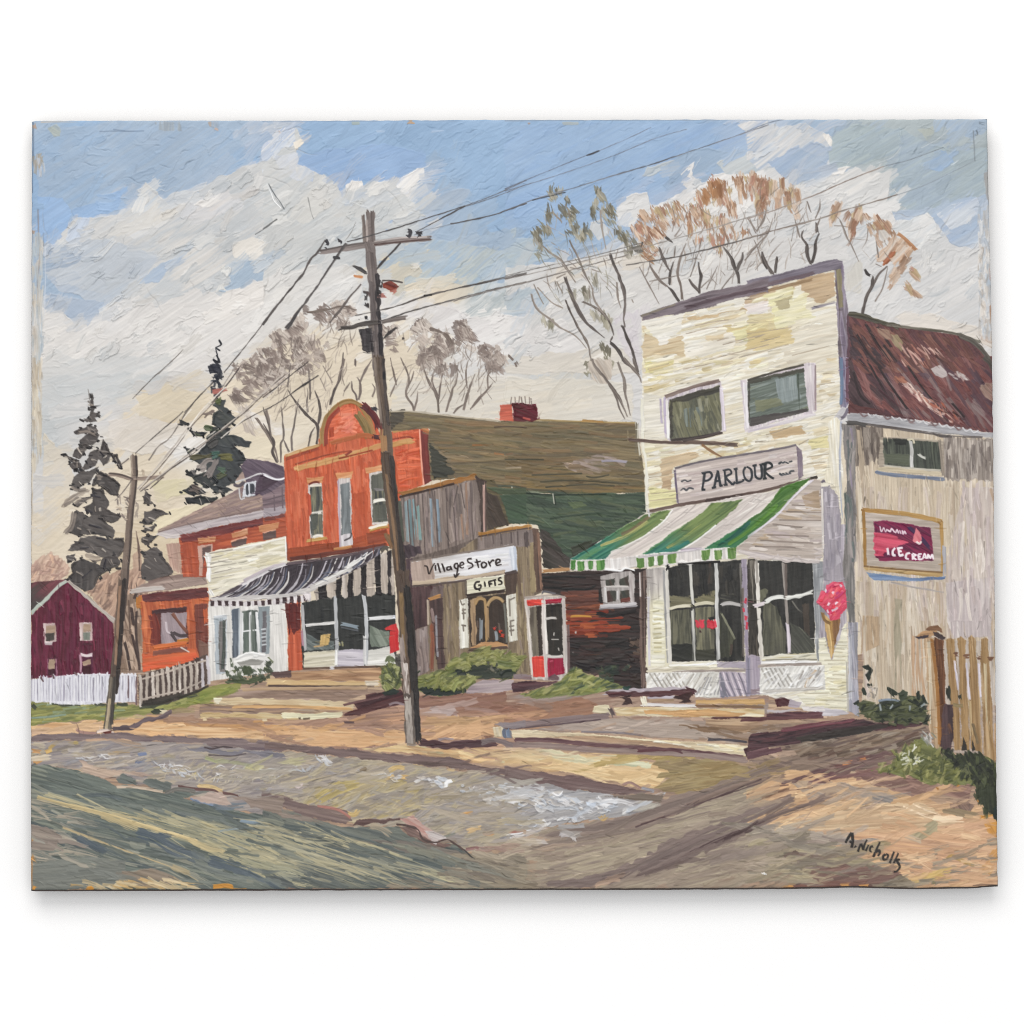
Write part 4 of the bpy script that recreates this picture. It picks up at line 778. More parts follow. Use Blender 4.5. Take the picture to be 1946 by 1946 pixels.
    T('B2'); R('0,1175 172,1140 182,1345 0,1385', ['a04e38', 'b25a3e', '8c4436'], -8); S('0,1190 80,1170 170,1150', 9, '6b3a38', '80483e')
    T('B1')
    part('painted_roof', b, 'mauve brown hipped roof with pale eaves')
    R('1000,1275 1200,1165 1420,1055 1600,960 1700,850 1770,760 1940,830 1940,1090 1300,1215', ['a58c80', '96807a', 'b39a8c', '8d7672'], -16, cols2=['836f72', '75636a', '917b7a'], to='1300,1100 1932,900')
    K('1100,1230 1600,980 1932,950 1932,1060 1250,1210', 60, ['b09888', '98847c', '8a7674', 'a58e82'], -16, (20, 50), (3, 6), 6, dry=.3)
    R('1000,1282 1250,1215 1600,1150 1940,1085 1940,1140 1500,1225 1180,1300 1150,1325 1060,1330', ['b3a9aa', 'c4babb', '9f9498'], -11, load=1.2, rag=3); S('1000,1285 1100,1310 1170,1305', 7, 'd2c9c6'); S('1010,1278 1300,1205 1932,1080', 3, '7d6a66', dry=.2)
    R('1580,900 1620,840 1740,765 1800,752 1770,850 1590,915', ['b09a8c', '9f8a80', 'bba79a'], -24)
    T('B2'); R('-170,800 -120,740 40,760 150,805 168,1015 0,1010 -100,960', ['6b5d68', '5c4f5c', '786a74'], 30)
    R('0,1010 165,920 172,1090 0,1112', ['89767a', '7c6a70', '988486'], -10); R('0,1110 168,1088 168,1140 0,1178', ['aea4a8', '9c9298'], -8); LN('0,1050 160,1010;0,1080 160,1050;80,1010 85,1120;140,950 145,1100', 2, '64565c', dry=.2)
    T('B1'); dm = part('painted_dormer', b, 'small dormer with a white window')
    R('1760,850 1890,905 1730,1012 1700,1010', ['4b3d48', '564652', '403440'], -20); LN('1575,912 1660,885 1760,850 1830,875 1890,900', 3, 'd6d4d4', load=1.6)
    T('B2'); R('0,855 60,885 125,895 60,935 0,965', ['443641', '51414c'], -30); LN('0,855 60,885 120,895 165,880', 4, 'd9d8dc', load=1.5)
    T('B1'); R('1640,915 1725,895 1722,1015 1625,1032', ['dcdde0', 'cdcfd4'], 85, load=1.4); LN('1660,930 1662,1005;1690,920 1690,1000;1705,930 1706,990', 5, '3f4148'); S('1560,930 1600,940 1640,910', 7, '5a5258', dry=.2); S('1600,960 1612,1035 1640,1030', 3, 'cfcccb')
    for li, gl in (('1300,1328 1425,1305 1420,1352 1300,1372', '1332,1400 1398,1380 1390,1425 1345,1445 1338,1560'), ('1540,1290 1672,1255 1668,1302 1545,1328', '1546,1350 1656,1318 1656,1370 1552,1388'), ('1735,1240 1890,1208 1890,1252 1750,1284', '1776,1290 1872,1268 1870,1322 1780,1338')):
        part('painted_window', b); R(li, ['d0966e', 'c0845c', 'dba684'], -10, load=1.3); 
        if gl.startswith('1332'): R('1300,1378 1405,1362 1400,1420 1345,1450 1335,1600 1312,1600', ['cda89a', 'bf9484'], 85, load=1.2)
        else: S([tuple(float(v) for v in w.split(',')) for w in gl.split()[:2]], 5, 'cf9a80', load=1.2)
        R(gl, ['5c4a48', '6f5a56'], -8)
    # white shop
    T('C2'); s = part('painted_white_shop', None, 'painted narrow white clapboard shop under the striped canopy')
    R('48,250 300,190 795,92 802,335 620,420 380,540 100,660 75,560', ['dfd8c2', 'd3cbb2', 'eae4d4', 'e2dcc8'], -10, con=1.1)
    R('75,690 800,680 806,1345 680,1345 240,1400 75,1425', ['e2dfda', 'd6d3ce', 'eeebe6'], 86, con=1.2)
    LN('90,250 400,200 560,180;100,290 300,250 520,225;90,350 350,290 520,265;100,380 330,340;90,440 300,390 380,380;110,480 340,440;100,590 200,560;520,200 700,165;560,330 640,310', 1.8, 'a59d92', dry=.3, rough=.5)
    K('100,250 780,110 790,320 600,400', 30, ['e8e3d2', 'cfc7ac', 'd8cfae', 'efebe0'], -12, (20, 50), (4, 8), 6, dry=.25)
    LN('48,255 80,300 75,500;70,580 110,650', 9, 'efece6', load=1.7, rough=.5); LN('790,92 800,320', 5, 'f0ede8', load=1.4); S('300,215 550,160 780,105', 4, 'f0ede4', load=1.5)
    LN('400,500 620,390 780,340;340,560 600,420 700,390', 6, 'd9cfd0', 'b8aeb4', load=1.3); S('800,80 806,300', 3, '5c4a48')
    d = part('painted_door', s); R('130,830 245,820 240,1345 145,1360', ['c3c9ce', 'a9b2b8', 'd5d9dc'], 88); R('175,872 240,850 236,1335 180,1335', ['6f6c6c', '807a78', '5b5c58'], 88); S('220,860 222,1100 205,1320', 6, '3f4644', '565c56'); S('130,835 240,825', 5, 'd8dce0', load=1.4)
    w = part('painted_window', s, 'shuttered shop window with white glazing bars')
    R('370,770 540,755 560,1170 375,1180', ['d9d6d2', 'c8c6c4'], 88); R('392,782 530,765 535,1165 400,1170', ['5c6660', '6b746c', '4c5450'], 88)
    LN('460,780 462,1160;520,790 540,1150;385,790 385,1160', 5, 'dedede', load=1.3); LN('400,965 540,950', 3, 'd8d8d8'); S('480,800 490,1150', 7, '788078', dry=.3)
    part('painted_shutter', w); R('295,762 365,750 362,1205 300,1215', ['5d6672', '6f7882', '4b525c'], 88); S('360,760 360,1200', 3, 'b8bec2')
    part('painted_shutter', w); R('530,742 640,732 640,1172 560,1178', ['99a3a6', '889296', 'a9b1b3'], 88); R('570,780 605,770 612,1160 575,1165', ['615d60', '736f72'], 88); LN('568,950 600,945;570,985 600,980;570,1020 603,1015;572,1055 603,1050;572,1090 605,1085', 3, 'c4c8ca')
    R('310,1215 360,1180 480,1150 600,1160 642,1225 560,1262 340,1292', ['e8e6e2', 'dad8d4'], -6, load=1.6); R('345,1252 480,1222 592,1238 560,1272 380,1292', ['a8a59e', '989690'], -6); LN('330,1220 450,1170 590,1190;480,1190 540,1200', 5, 'f2f1ee', load=2)
    sh = part('painted_shrub', None, 'dark green painted shrub at the foot of the white shop')
    K('250,1325 300,1300 420,1290 470,1310 590,1320 660,1200 690,1250 660,1350 640,1400 480,1440 240,1395', 60, ['4a5540', '5d6a4a', '3c4636', '6f7850', '55604a'], 20, (6, 15), (4, 8), 60, clip=False, rough=.5, load=1.6)
    K('270,1210 300,1200 310,1290 280,1300', 6, ['55624a', '6c785a'], 70, (5, 9), (3, 5), 40); S('640,1340 600,1300', 8, '4f5b42'); R('400,1300 470,1290 470,1360 410,1370', ['5b6846', '4d5a3e'], 60, wob=3)
    S('240,1420 400,1430 560,1400', 8, '43503a', '5f6c46', rough=.5)
    LN('490,1350 510,1345;560,1345 580,1340', 5, 'e8e6e2', load=1.6)
    # red brick shop
    T('B2'); r = part('painted_brick_shop', None, 'painted tall red brick shop with rounded gable')
    R('155,722 410,640 420,520 460,420 540,340 620,312 720,335 800,400 850,530 860,560 1140,498 1210,510 1232,560 1238,900 1170,935 1000,1005 1045,1380 900,1385 180,1492', ['c9623f', 'bd5638', 'd4704e', 'c46446'], 86, con=1.15)
    K('170,780 860,620 900,1340 200,1450', 120, ['cf6847', 'bd593b', 'd87656', 'b45639'], 86, (20, 60), (4, 9), 6, dry=.3)
    K('960,560 1150,530 1160,930 1000,990', 40, ['e07452', 'd2633f', 'c9583a'], -8, (16, 40), (4, 8), 8, dry=.25, load=1.2)
    R('470,600 500,450 600,350 690,380 760,560 640,600', ['d6694a', 'e07a5a', 'c65a3c'], -14, load=1.4); K('500,560 560,400 680,400 730,560', 30, ['e0806a', 'd26444', 'e58c70'], -20, (16, 36), (4, 7), 20, load=1.6)
    R('1148,520 1216,560 1238,900 1180,932', ['6d2f2e', '7c3834', '5c2828'], 86); S('1150,530 1160,720 1178,930', 3, 'e0a08a', dry=.3)
    R('190,1400 560,1350 900,1270 910,1385 560,1410 180,1492', ['9a4a2e', '8a4229', 'ab5636'], -8, rag=5); R('660,1000 760,980 770,1330 670,1370', ['b85636', 'a64c32'], 86, op=.6)
    R('760,1290 900,1260 920,1340 770,1370', ['9c4c30', '8a4430'], -8); S('200,1480 560,1430 900,1375', 8, '5e2f28', '7a4030')
    LN('160,722 300,675 410,642', 6, 'b8925c', 'd0a878', load=1.3); LN('165,745 410,665', 5, 'a04a34')
    S('428,645 440,520 480,420 560,345 630,320 700,342 760,420 800,520 815,570', 9, 'b0895a', '98794c', load=1.4)
    S('460,650 462,540 495,440 565,368', 8, '944034', 'a84c3a'); S('720,338 790,395 835,470 850,530', 13, '55282e', '6c3434'); S('800,370 840,380', 8, '3c3a40')
    S('690,405 750,500 775,590', 15, '7d6a44', '9a8156', load=1.4); R('485,510 520,505 520,575 485,585', ['a8482f'], 80)
    S('490,630 620,595 740,570 860,590', 9, 'a85a38', 'b86c44', dry=.1); S('800,575 860,585', 8, '4d2c30')
    S('245,812 400,775 600,725 880,640', 11, 'd8a670', 'c08e58', load=1.4); S('240,795 245,830', 9, 'd8aa78'); LN('240,780 500,705 640,685;560,740 800,680', 3, '96462f', dry=.2); S('600,720 655,680', 4, '8a3c30')
    S('925,645 1020,620 1110,605', 10, 'd3a46c', 'bd8a50', load=1.4); LN('945,600 1060,580 1100,590', 3, '9a4230'); S('940,545 1060,520 1140,500 1215,515', 6, 'c49a62', 'd2793c', load=1.4); S('940,530 1000,520', 6, 'a9865a')
    S('1140,505 1225,545', 5, 'b07850')
    for li, fr, gl, si in (('315,885 440,868 432,920 325,928', '330,930 432,922 445,1318 350,1328', '345,945 430,935 438,1300 352,1310', '318,1345 400,1332 470,1322'), ('528,850 660,828 652,890 540,896', '545,910 560,885 640,878 658,1372 560,1397', '568,930 632,912 645,1290 575,1305', None), ('742,808 880,780 888,832 750,852', '776,845 892,830 920,1215 795,1232', '792,860 888,840 915,1200 806,1212', '775,1268 850,1245 925,1235')):
        part('painted_window', r); R(li, ['dea072', 'cd8c5c', 'e6b084'], -8, load=1.3)
        R(fr, ['d9d2cc', 'c9bfbc', 'e6e0dc'], 88, load=1.2)
        m = fr.startswith('545')
        R(gl, ['868c8e', '6d7274', '9aa0a2'] if m else ['76746a', '5c5e56', '88846c', '464846'], 88, con=1.5)
        if si: S(si, 6, 'd3ad6c', 'b8904e', load=1.6)
    T('B2'); S('345,1152 390,1140 440,1132', 6, 'e6e2d8', load=1.8); S('808,1055 850,1045 895,1040', 7, 'ece6da', load=1.8); S('780,1255 850,1230 920,1215', 6, 'efe8da', load=1.8); LN('345,940 430,935', 5, 'e5dccc', load=1.5); S('335,930 380,912 420,918', 4, '7d3428'); S('365,1318 400,1305 440,1310', 6, 'e2dcd0', load=1.6)
    R('345,1150 395,1145 390,1260 350,1270', ['4a4e4c', '5a5d54'], 88); LN('352,1200 358,1290', 4, '4f5350'); S('335,1000 345,1150', 6, 'b5523a'); R('795,870 890,850 892,960 800,980', ['69695f', '4a4b48'], 88); R('810,1080 900,1070 912,1195 812,1205', ['68695e', '53544d'], 88); LN('820,970 900,960', 5, '8f8a8a', dry=.2)
    S('552,900 565,1390', 3, 'b5a2b0'); R('568,1300 650,1285 655,1370 575,1385', ['d9d5d6', 'c8c0c4'], 85, load=1.3); S('600,1340 640,1320 650,1290', 3, '5c5658'); S('520,1405 600,1395 650,1385', 5, 'c08a58', load=1.3); S('905,1290 930,1330 945,1400', 7, '7d5a3c', '97704c')
    # shop front
    T('C2'); fr = part('painted_shopfront', r, 'dark shop windows below the black and white awning')
    R('800,700 925,680 945,1315 815,1335', ['c8603f', 'd47050', 'b8563a'], 88); R('802,690 925,680 930,960 870,1010 815,980', ['5a2624', '6a2e2a', '4b2022'], 88, rag=14)
    R('930,700 1240,640 1500,600 1790,600 1800,1290 1500,1290 940,1300', ['2f3130', '393a38', '27292a'], 88)
    R('950,1155 1245,1130 1245,1295 950,1312', ['d9d2bd', 'c9c2ac', 'e6e0d0'], -4, con=1.4, load=1.2); R('1248,1135 1512,1128 1512,1288 1245,1295', ['c2bcc4', 'b4aeb8', 'cec8ce'], 2); R('1520,1140 1760,1100 1810,1270 1520,1302', ['e0ded8', 'd2d0c8', 'ebe9e4'], -3, load=1.2)
    R('985,990 1090,1050 1230,1055 1230,1130 985,1140', ['6f7876', '5c6462', '858c88'], 30); R('1110,1000 1205,992 1178,1095 1095,1092', ['d3b478', 'c4a468', 'dcc08c'], 100, load=1.3); S('1050,1105 1130,1095', 3, 'c9a878')
    R('1550,900 1640,945 1740,960 1745,1095 1570,1110', ['7e877b', '6c7569', '8f978a'], 60)
    LN('940,720 952,920 968,1140', 6, 'c9c8c8', 'aaa8a8', load=1.2); LN('1242,640 1250,900 1258,1150', 7, 'c3c4c6', 'a9aaac', load=1.2); LN('1500,610 1520,760 1530,1000 1520,1280', 7, 'd3d4d6', 'b4b6b8', load=1.3)
    LN('960,912 1100,898 1250,885', 6, 'c9c7c4', load=1.4); LN('1540,850 1650,842 1795,832', 7, 'dcdcdc', load=1.5); S('1770,830 1800,835', 6, 'd5d8e8', load=1.6); LN('1295,898 1380,910 1452,930', 7, '7f8c96', '9aa6ae', load=1.3); LN('1300,930 1450,960', 3, '55585c')
    S('1510,1000 1515,1280', 6, 'e9e8e6', load=1.5); S('1250,1130 1250,1280', 5, 'e2e0dc', load=1.4); LN('1280,1070 1285,1090;1305,1060 1310,1095', 3, 'a8a47c')
    S('940,1310 1200,1300 1500,1292 1760,1285', 4, '6b5548', dry=.2); S('1195,1300 1230,1295', 8, 'd9d5d8', load=1.8); S('935,960 945,1100', 4, 'b08a98')
    # awning
    aw = part('painted_awning', r, 'black and white striped awning with scalloped valance')
    R('98,665 380,540 640,400 800,342 1200,288 1700,178 1640,240 1560,335 1280,462 1060,562 800,652 500,670 100,690', ['463e44', '3a3338', '554c52'], -30)
    n = 62
    top = pp('420,525 640,400 800,345 1200,290 1450,235 1690,185'); bot = pp('110,665 300,660 520,655 820,640 1060,562 1280,462 1560,335')
    for i in range(n):
        t = i / (n - 1)
        a_ = np.array([np.interp(t, np.linspace(0, 1, len(top)), top[:, k]) for k in (0, 1)]); b_ = np.array([np.interp(t, np.linspace(0, 1, len(bot)), bot[:, k]) for k in (0, 1)])
        m_ = (a_ + b_) / 2 + (6, 5); u0 = rnd.uniform(0, .25); a2 = a_ + (b_ - a_) * u0
        col = ('4a4249', 'b5b0b6', '3b353c', '8d8890', '525768', 'e0dcd8', '3a343a')[i % 7]
        _stroke(np.array([a2, m_, b_], np.float32), rnd.uniform(2.4, 4.6), hx(col), rough=.4, load=1.3, taper=(.5, .8), L=24)
    LN('100,672 350,668 560,655 820,640 900,610 1000,585', 9, 'dedad6', 'c4bfbd', load=1.5, rough=.4); LN('830,630 1000,590 1250,480;1000,560 1200,470 1400,380', 7, 'e4e0d8', 'b9b3b2', load=1.4, rough=.4); LN('1180,480 1330,390 1540,240;1250,450 1400,360 1600,220;1060,540 1250,440 1420,310', 4, 'e8e6e2', load=1.5, taper=(.5, .4)); LN('380,545 640,405 800,345', 5, 'd9d5d6', load=1.3)
    LN('1200,290 1450,245 1700,180;800,345 1100,305 1400,255', 5, '55464a', '74666a', dry=.1)
    x = 100; k = 0
    while x < 1000:
        y0 = np.interp(x, [100, 500, 820, 1000], [690, 685, 650, 610]); y1 = np.interp(x, [100, 500, 820, 1000], [745, 735, 715, 690])
        if k % 2: R([(x, y0), (x + 36, y0 - 2), (x + 34, y1 - 12), (x + 20, y1), (x + 4, y1 - 10)], ['e2dcdc', 'd0c8ca'], 80, load=1.7)
        else: R([(x - 4, y0), (x + 34, y0), (x + 32, y1 - 8), (x, y1 - 8)], ['3f3033', '4a383a'], 80)
        x += 33; k += 1
    cols = (('1050,600 1090,560 1090,670 1065,685', 1), ('1088,565 1165,535 1165,665 1092,670', 0), ('1167,540 1250,500 1245,640 1205,670 1175,655', 1), ('1250,495 1300,465 1300,660 1252,655', 0), ('1303,468 1358,440 1356,650 1330,668 1305,650', 1), ('1358,440 1406,410 1406,655 1358,655', 0), ('1406,412 1474,378 1476,620 1445,640 1410,640', 1), ('1472,380 1528,340 1528,640 1476,630', 0), ('1528,345 1606,285 1608,625 1570,655 1530,640', 1), ('1606,290 1660,250 1662,635 1608,632', 0), ('1660,255 1722,235 1726,600 1700,622 1662,608', 1), ('1722,230 1758,215 1758,640 1726,630', 0), ('1756,300 1785,280 1785,640 1760,640', 1))
    for p_, l in cols: R(p_, ['bfb2a6', 'aea296', 'cfc4ba'] if l else ['2c2829', '363133', '242021'], 88, con=1.2, load=1.2)
    S('945,620 985,640 975,680', 8, 'e4dcdc', load=1.6); S('1655,240 1700,200 1740,220', 7, '5a544c', dry=.1)
    mb = part('painted_mailbox', None, 'red painted mailbox fixed beside the brick shop window')
    R('1698,940 1740,910 1800,886 1815,960 1835,1140 1750,1162 1740,1040 1745,955 1712,958', ['cf3a38', 'c23034', 'd94a42'], 80, load=1.2)
# ---------------------------------------------------------------- buildings, right half
def paint_right_buildings():
    T('B2'); barn = part('painted_barn', None, 'painted long barn with mossy brown and green roof behind the store')
    BR = ['77694f', '857657', '685c48', '8d7b60']
    R('925,392 1040,385 1400,428 1740,462 1950,466 1950,985 1640,955 1560,870 1420,885 1300,900 1235,900 1215,640 1220,520 925,535', BR, 4, con=1.2, L=30)
    T('B3')
    R('-10,455 300,460 960,472 978,565 1035,905 1028,990 380,1005 0,955', BR, 3, con=1.2, L=30)
    R('0,760 280,740 700,880 1020,900 1025,985 380,1000 0,945', ['7e6846', '6d5c40', '8c7448', '5c5540'], 4, L=30)
    K('0,470 950,480 1020,980 0,940', 90, ['83724f', '6f6148', '8d7b5a', '7a6748', '66604a', '86694a'], 3, (40, 110), (4, 9), 3, dry=.3, op=.6, L=50)
    K('380,780 560,740 720,700 900,720 880,800 700,860 520,840', 26, ['958474', '9b8a82', 'a28e80', '857058'], 8, (20, 44), (4, 9), 8, dry=.2); S('700,760 800,755 900,765', 5, 'a39ca8', dry=.3); S('0,715 60,700', 5, '9a6644'); S('0,810 120,805', 4, 'ad9a82')
    LN('260,910 500,900 900,925;300,950 600,930 800,940;0,745 280,748;200,860 560,850;600,870 660,880 760,860', 3, '4f4a38', dry=.2); S('900,540 905,610', 3, '8b7c60')
    T('B2'); K('940,420 1900,480 1900,940 1650,920 1400,800 1240,600', 70, ['83724f', '6f6148', '8d7b5a', '75694a', '66604a', '907250'], 4, (40, 110), (4, 9), 3, dry=.3, op=.6, L=50)
    R('930,395 1040,385 1030,450 960,510 930,520', ['4c463e', '5c5446'], 20, rag=6); R('1222,640 1290,700 1345,745 1350,790 1420,830 1410,860 1300,895 1240,905', ['3f3f36', '4a4a40', '34342e'], 12, rag=8)
    LN('940,395 1100,395 1400,430 1740,465', 3, 'cfc4b0', 'b5a890', load=1.5); S('1700,510 1800,505 1932,512', 3, '5a4a3a')
    LN('1640,950 1800,940 1932,960', 4, '4d5040'); LN('1700,700 1770,710;1530,640 1700,640', 4, '9a6c42', dry=.2)
    T('B3'); LN('0,455 240,455 600,470 960,478', 3, 'ad9464', load=1.4); S('560,460 720,470', 4, 'b58a4c'); LN('960,470 975,600 990,720', 4, 'cfc9b8', load=1.3); S('970,480 960,700', 5, '7d7460', dry=.4)
    T('B2'); part('painted_chimney', barn, 'brick chimney, orange on its lit face and maroon on the other')
    R('1738,350 1830,338 1838,465 1735,455', ['bf5c48', 'cb6a54', 'ad4e3e'], -6); T('B3')
    R('48,345 90,330 230,345 243,440 200,472 60,460', ['561a28', '64202e', '481622'], 20, load=1.4, wob=3); S('130,440 190,455', 4, 'a35048'); LN('40,340 46,290;75,330 72,290;100,335 105,285;125,335 118,290;150,335 145,285;180,340 178,290;195,345 190,300', 2, '8d8078'); S('240,440 270,390', 3, 'cbbfae', dry=.3)
    part('painted_roof', barn, 'lower mossy dark green roof')
    GN = ['434f40', '4d5c4a', '39453b', '57634f']
    R('-10,955 60,985 380,1008 1028,988 1040,1140 880,1230 480,1480 330,1475 240,1225 0,1215', GN, 4, con=1.2, L=26)
    K('0,970 1020,1000 1000,1150 480,1440 260,1230 0,1150', 80, ['4b5a4c', '404b40', '55634f', '505e4c', '46534a', '5e654c'], 6, (30, 90), (5, 11), 8, dry=.25, op=.65, L=40)
    R('460,1060 560,1050 600,1090 500,1110', ['6a7450', '5c6a4c'], 6, op=.8); R('-10,1000 100,1040 160,1120 60,1190 -10,1170', ['586c4e', '4c6049'], 30, op=.8, rag=4)
    R('250,1240 330,1300 400,1380 480,1480 505,1560 270,1555', ['443f3b', '504844', '38352f'], 30, rag=8); R('600,1380 760,1300 870,1230 900,1260 640,1420 520,1480', ['2f3330', '3c3a34'], -32, rag=5); R('480,1390 640,1340 600,1420 500,1470', ['454a3c', '3a3d33'], -20, rag=5)
    LN('60,985 330,1005 740,1000;360,1020 370,1075', 3, '2f3a30'); LN('350,1000 360,1070;50,950 50,990', 2.4, 'b9b8aa', load=1.5); S('330,1180 700,1140 1000,1160', 4, '3d4a3d', dry=.3)
    T('B2'); R('1590,880 1700,905 1760,1000 1830,1215 1640,1275 1600,1290', ['5e563f', '6b6046', '50493a'], 10); R('1632,985 1720,1010 1765,1120 1800,1225 1650,1262', ['41382f', '4d423a', '352e2a'], 60, rag=6); R('1740,1010 1932,1000 1932,1215 1810,1215', ['4c5f4a', '404f40', '586c50'], 20); R('1640,955 1932,960 1932,1000 1730,1005', ['56604a', '48523e'], 4)
    # weathered wooden store
    st = part('painted_wooden_store', None, 'painted weathered grey wooden store with false front')
    R('1003,1010 1640,930 1640,1300 1932,1235 1932,1500 1040,1932', ['70635c', '5f534d', '7d7068'], 87, L=40)
    R('1003,1010 1560,885 1605,960 1600,1290 1575,1330 1040,1490 1020,1040', ['8a7c74', '7b6d66', '9a8b84', '6d625e'], 87, con=1.3, L=40)
    K('1020,1010 1560,900 1590,1290 1050,1470', 90, ['95867e', '7d6f6a', '6a5f5c', 'a1928a', '8b7b78'], 87, (40, 90), (3, 6), 3, dry=.25)
    for x, c in ((1045, '8fa0a4'), (1075, '6f8488'), (1105, '86a3a8'), (1135, '7d9a98'), (1230, '8c9aa4'), (1280, '7f8f9c')): S([(x, 1020 + rnd.uniform(0, 60)), (x + 20, 1400 - rnd.uniform(0, 120))], 5, c, dry=.25, L=40)
    LN('1060,1050 1085,1400;1110,1010 1125,1180;1170,1000 1190,1440;1260,980 1285,1420;1340,965 1355,1050;1345,960 1360,1400;1430,940 1400,1080;1450,930 1480,1100;1520,920 1545,1360;1400,1100 1420,1390', 2.2, '5f5350', dry=.15); LN('1490,920 1500,1300;1455,1150 1470,1330', 4, '9d7f6c', dry=.3)
    R('1560,872 1625,905 1645,1010 1640,1290 1600,1300 1590,1000', ['473c38', '54463f', '3a3230'], 86); S('1620,930 1625,1280', 4, 'b5968c', dry=.2)
    LN('1000,1002 1200,952 1400,905 1565,868', 9, 'a5713c', '8f6436', load=1.4, rough=.4); LN('1003,1025 1200,975 1400,925', 4, '3f302c'); S('1560,870 1590,900 1640,910', 5, '4a3c38')
    T('C3')
    R('715,105 1240,15 1285,200 1300,615 1150,660 1195,1360 1040,1395 150,1390 110,960 75,560', ['857460', '786855', '96856c', '6a5c50'], 87, con=1.2, L=40)
    R('715,105 1240,15 1260,180 1000,200 715,230', ['857873', '786b66', '948680'], 87)
    K('400,540 1240,100 1240,620 1150,650 1180,1340 450,1380', 130, ['8f7d64', '7a6a56', 'a08f74', '6c5e4e', '988868', '8a7a70'], 87, (40, 90), (3, 6), 3, dry=.25)
    R('1190,150 1245,140 1250,600 1200,610', ['a2916c', 'b09e78', '8f7f60'], 87, op=.8, dry=.2); S('1160,50 1165,190', 8, '574c4a')
    R('75,560 385,535 400,645 265,660 255,910 110,965', ['4f3a3c', '5c4545', '433234'], 87, rag=4); R('110,965 250,910 275,1330 150,1390', ['8a7b76', '7a6b68', '9a8a84'], 87, con=1.4); K('110,960 250,920 270,1330 150,1380', 14, ['a89a96', '6f605c', '96857e'], 86, (20, 60), (3, 5), 4)
    R('300,560 400,535 400,650 270,655', ['5e504c', '7c6c6a'], 80, rag=3)
    R('1218,15 1278,25 1305,600 1252,612 1225,300', ['5c4840', '6b5548', '4d3d38'], 88); S('1270,60 1300,580', 5, '8a6a58', dry=.2)
    LN('720,78 860,52 1000,30 1210,2', 8, 'b98648', 'a0723c', load=1.5, rough=.4); LN('725,95 1000,45 1200,15', 3, '574844'); LN('850,80 860,160;925,70 935,160;1020,60 1025,150;1080,50 1085,170', 2.4, '5a4e4c', dry=.1)
    R('-60,190 60,150 180,190 200,250 90,300 -20,320', ['4b3d44', '584a50', '3f3439'], 70, rag=8); R('45,300 120,290 120,560 80,560', ['4b3a40', '5c4a4e'], 88)
    R('955,440 1080,420 1085,470 1060,620 975,640', ['4f4038', '5d4c42'], 87); S('1085,440 1110,640', 5, '6d5a4a')
    # sign boards
    sg = part('painted_sign', st, 'long white shop board lettered Village Store')
    R('98,325 600,245 1045,170 1072,230 1078,408 960,440 110,552', ['cfcac6', 'c2bcb8', 'dcd9d8'], -8, con=1.2, load=1.2, cols2=['e2e2e6', 'd8d8de', 'ecebec'], to='300,400 800,320')
    R('98,325 300,290 330,450 300,525 110,552', ['a89488', 'b8a498', '998678'], 80, rag=8); R('110,500 960,405 960,440 110,552', ['b8a48e', 'c6b49c', 'a89684'], -8, rag=4)
    R('1005,195 1062,185 1075,230 1078,408 1030,425', ['d2d9e6', 'c2cad8', 'dfe3ea'], 86, load=1.5); K('320,330 1000,240 1000,370 340,430', 20, ['e6e4e4', 'd0cccc', 'ececea'], -8, (20, 50), (3, 6), 3)
    LN('100,322 600,240 1040,172', 3, '7d7068', dry=.2); LN('110,552 400,525 960,445', 4, '5a4c48', dry=.1); LN('960,440 1078,412', 6, '4a3d3a')
    LW = dict(rough=.25, load=1.5, taper=(.8, .7), br=.3, tail=0, endrag=.3)
    LN('222,362 250,372 262,430 270,442;272,442 290,390 318,338;325,355 330,405;345,340 372,428;385,335 412,420;460,372 435,375 430,398 450,402 468,385;460,365 478,402', 3.6, '302624', **LW)
    LN('540,345 512,345 500,365 515,388 535,375 540,350;535,350 525,430 510,462;495,440 510,468 545,432;548,365 585,350 575,330 555,340 550,370 570,385 590,375;660,298 625,302 628,330 660,345 665,370 625,392;700,300 722,385;688,332 745,318', 3.4, '302624', **LW)
    LN('768,330 750,345 758,378 785,372 795,345 770,328;812,320 835,372;822,340 850,312 862,318;878,345 918,328 915,305 890,305 880,330 890,358 935,350', 3.4, '302624', **LW)
    g = part('painted_sign', st, 'small cream board lettered GIFTS')
    R('605,495 955,440 965,592 612,640', ['e3dfc8', 'd8d3ba', 'ece9da'], -6, load=1.3); LN('605,500 608,640', 4, '6d6258'); S('610,640 965,592', 6, '3c302c')
    LN('735,510 700,515 685,545 700,575 738,568 742,542 715,545;722,575 735,590', 4, '28221f', **LW); LN('778,508 785,558;815,508 822,558;812,512 850,500;818,532 845,526;850,498 890,488;868,495 875,550;935,470 910,475 905,495 930,508 932,528 905,535', 3.6, '28221f', **LW)
    T('C3'); w = part('painted_window', st, 'shop window with ochre arches and goods behind')
    R('615,655 970,618 988,1082 650,1105', ['3a302a', '453931', '2e2622'], 87); R('640,680 695,660 705,1095 660,1100', ['b59a78', 'a4896a', 'c6ab88'], 87)
    R('700,725 735,680 772,725 788,900 780,1045 740,1045 728,860 700,920', ['332b26', '40362e'], 87); R('835,725 880,675 930,705 955,810 960,1010 830,1050 822,900', ['3a302a', '463a32'], 87)
    S('690,720 715,668 760,668 785,720 800,1050', 6, 'bb9c70', 'a5865c', load=1.3); S('800,740 830,685 875,655 920,665 955,700', 6, 'bb9c70', load=1.3); S('800,740 810,1040', 6, 'a88a66', load=1.2); S('955,700 975,900 980,1070', 5, '6b6a62')
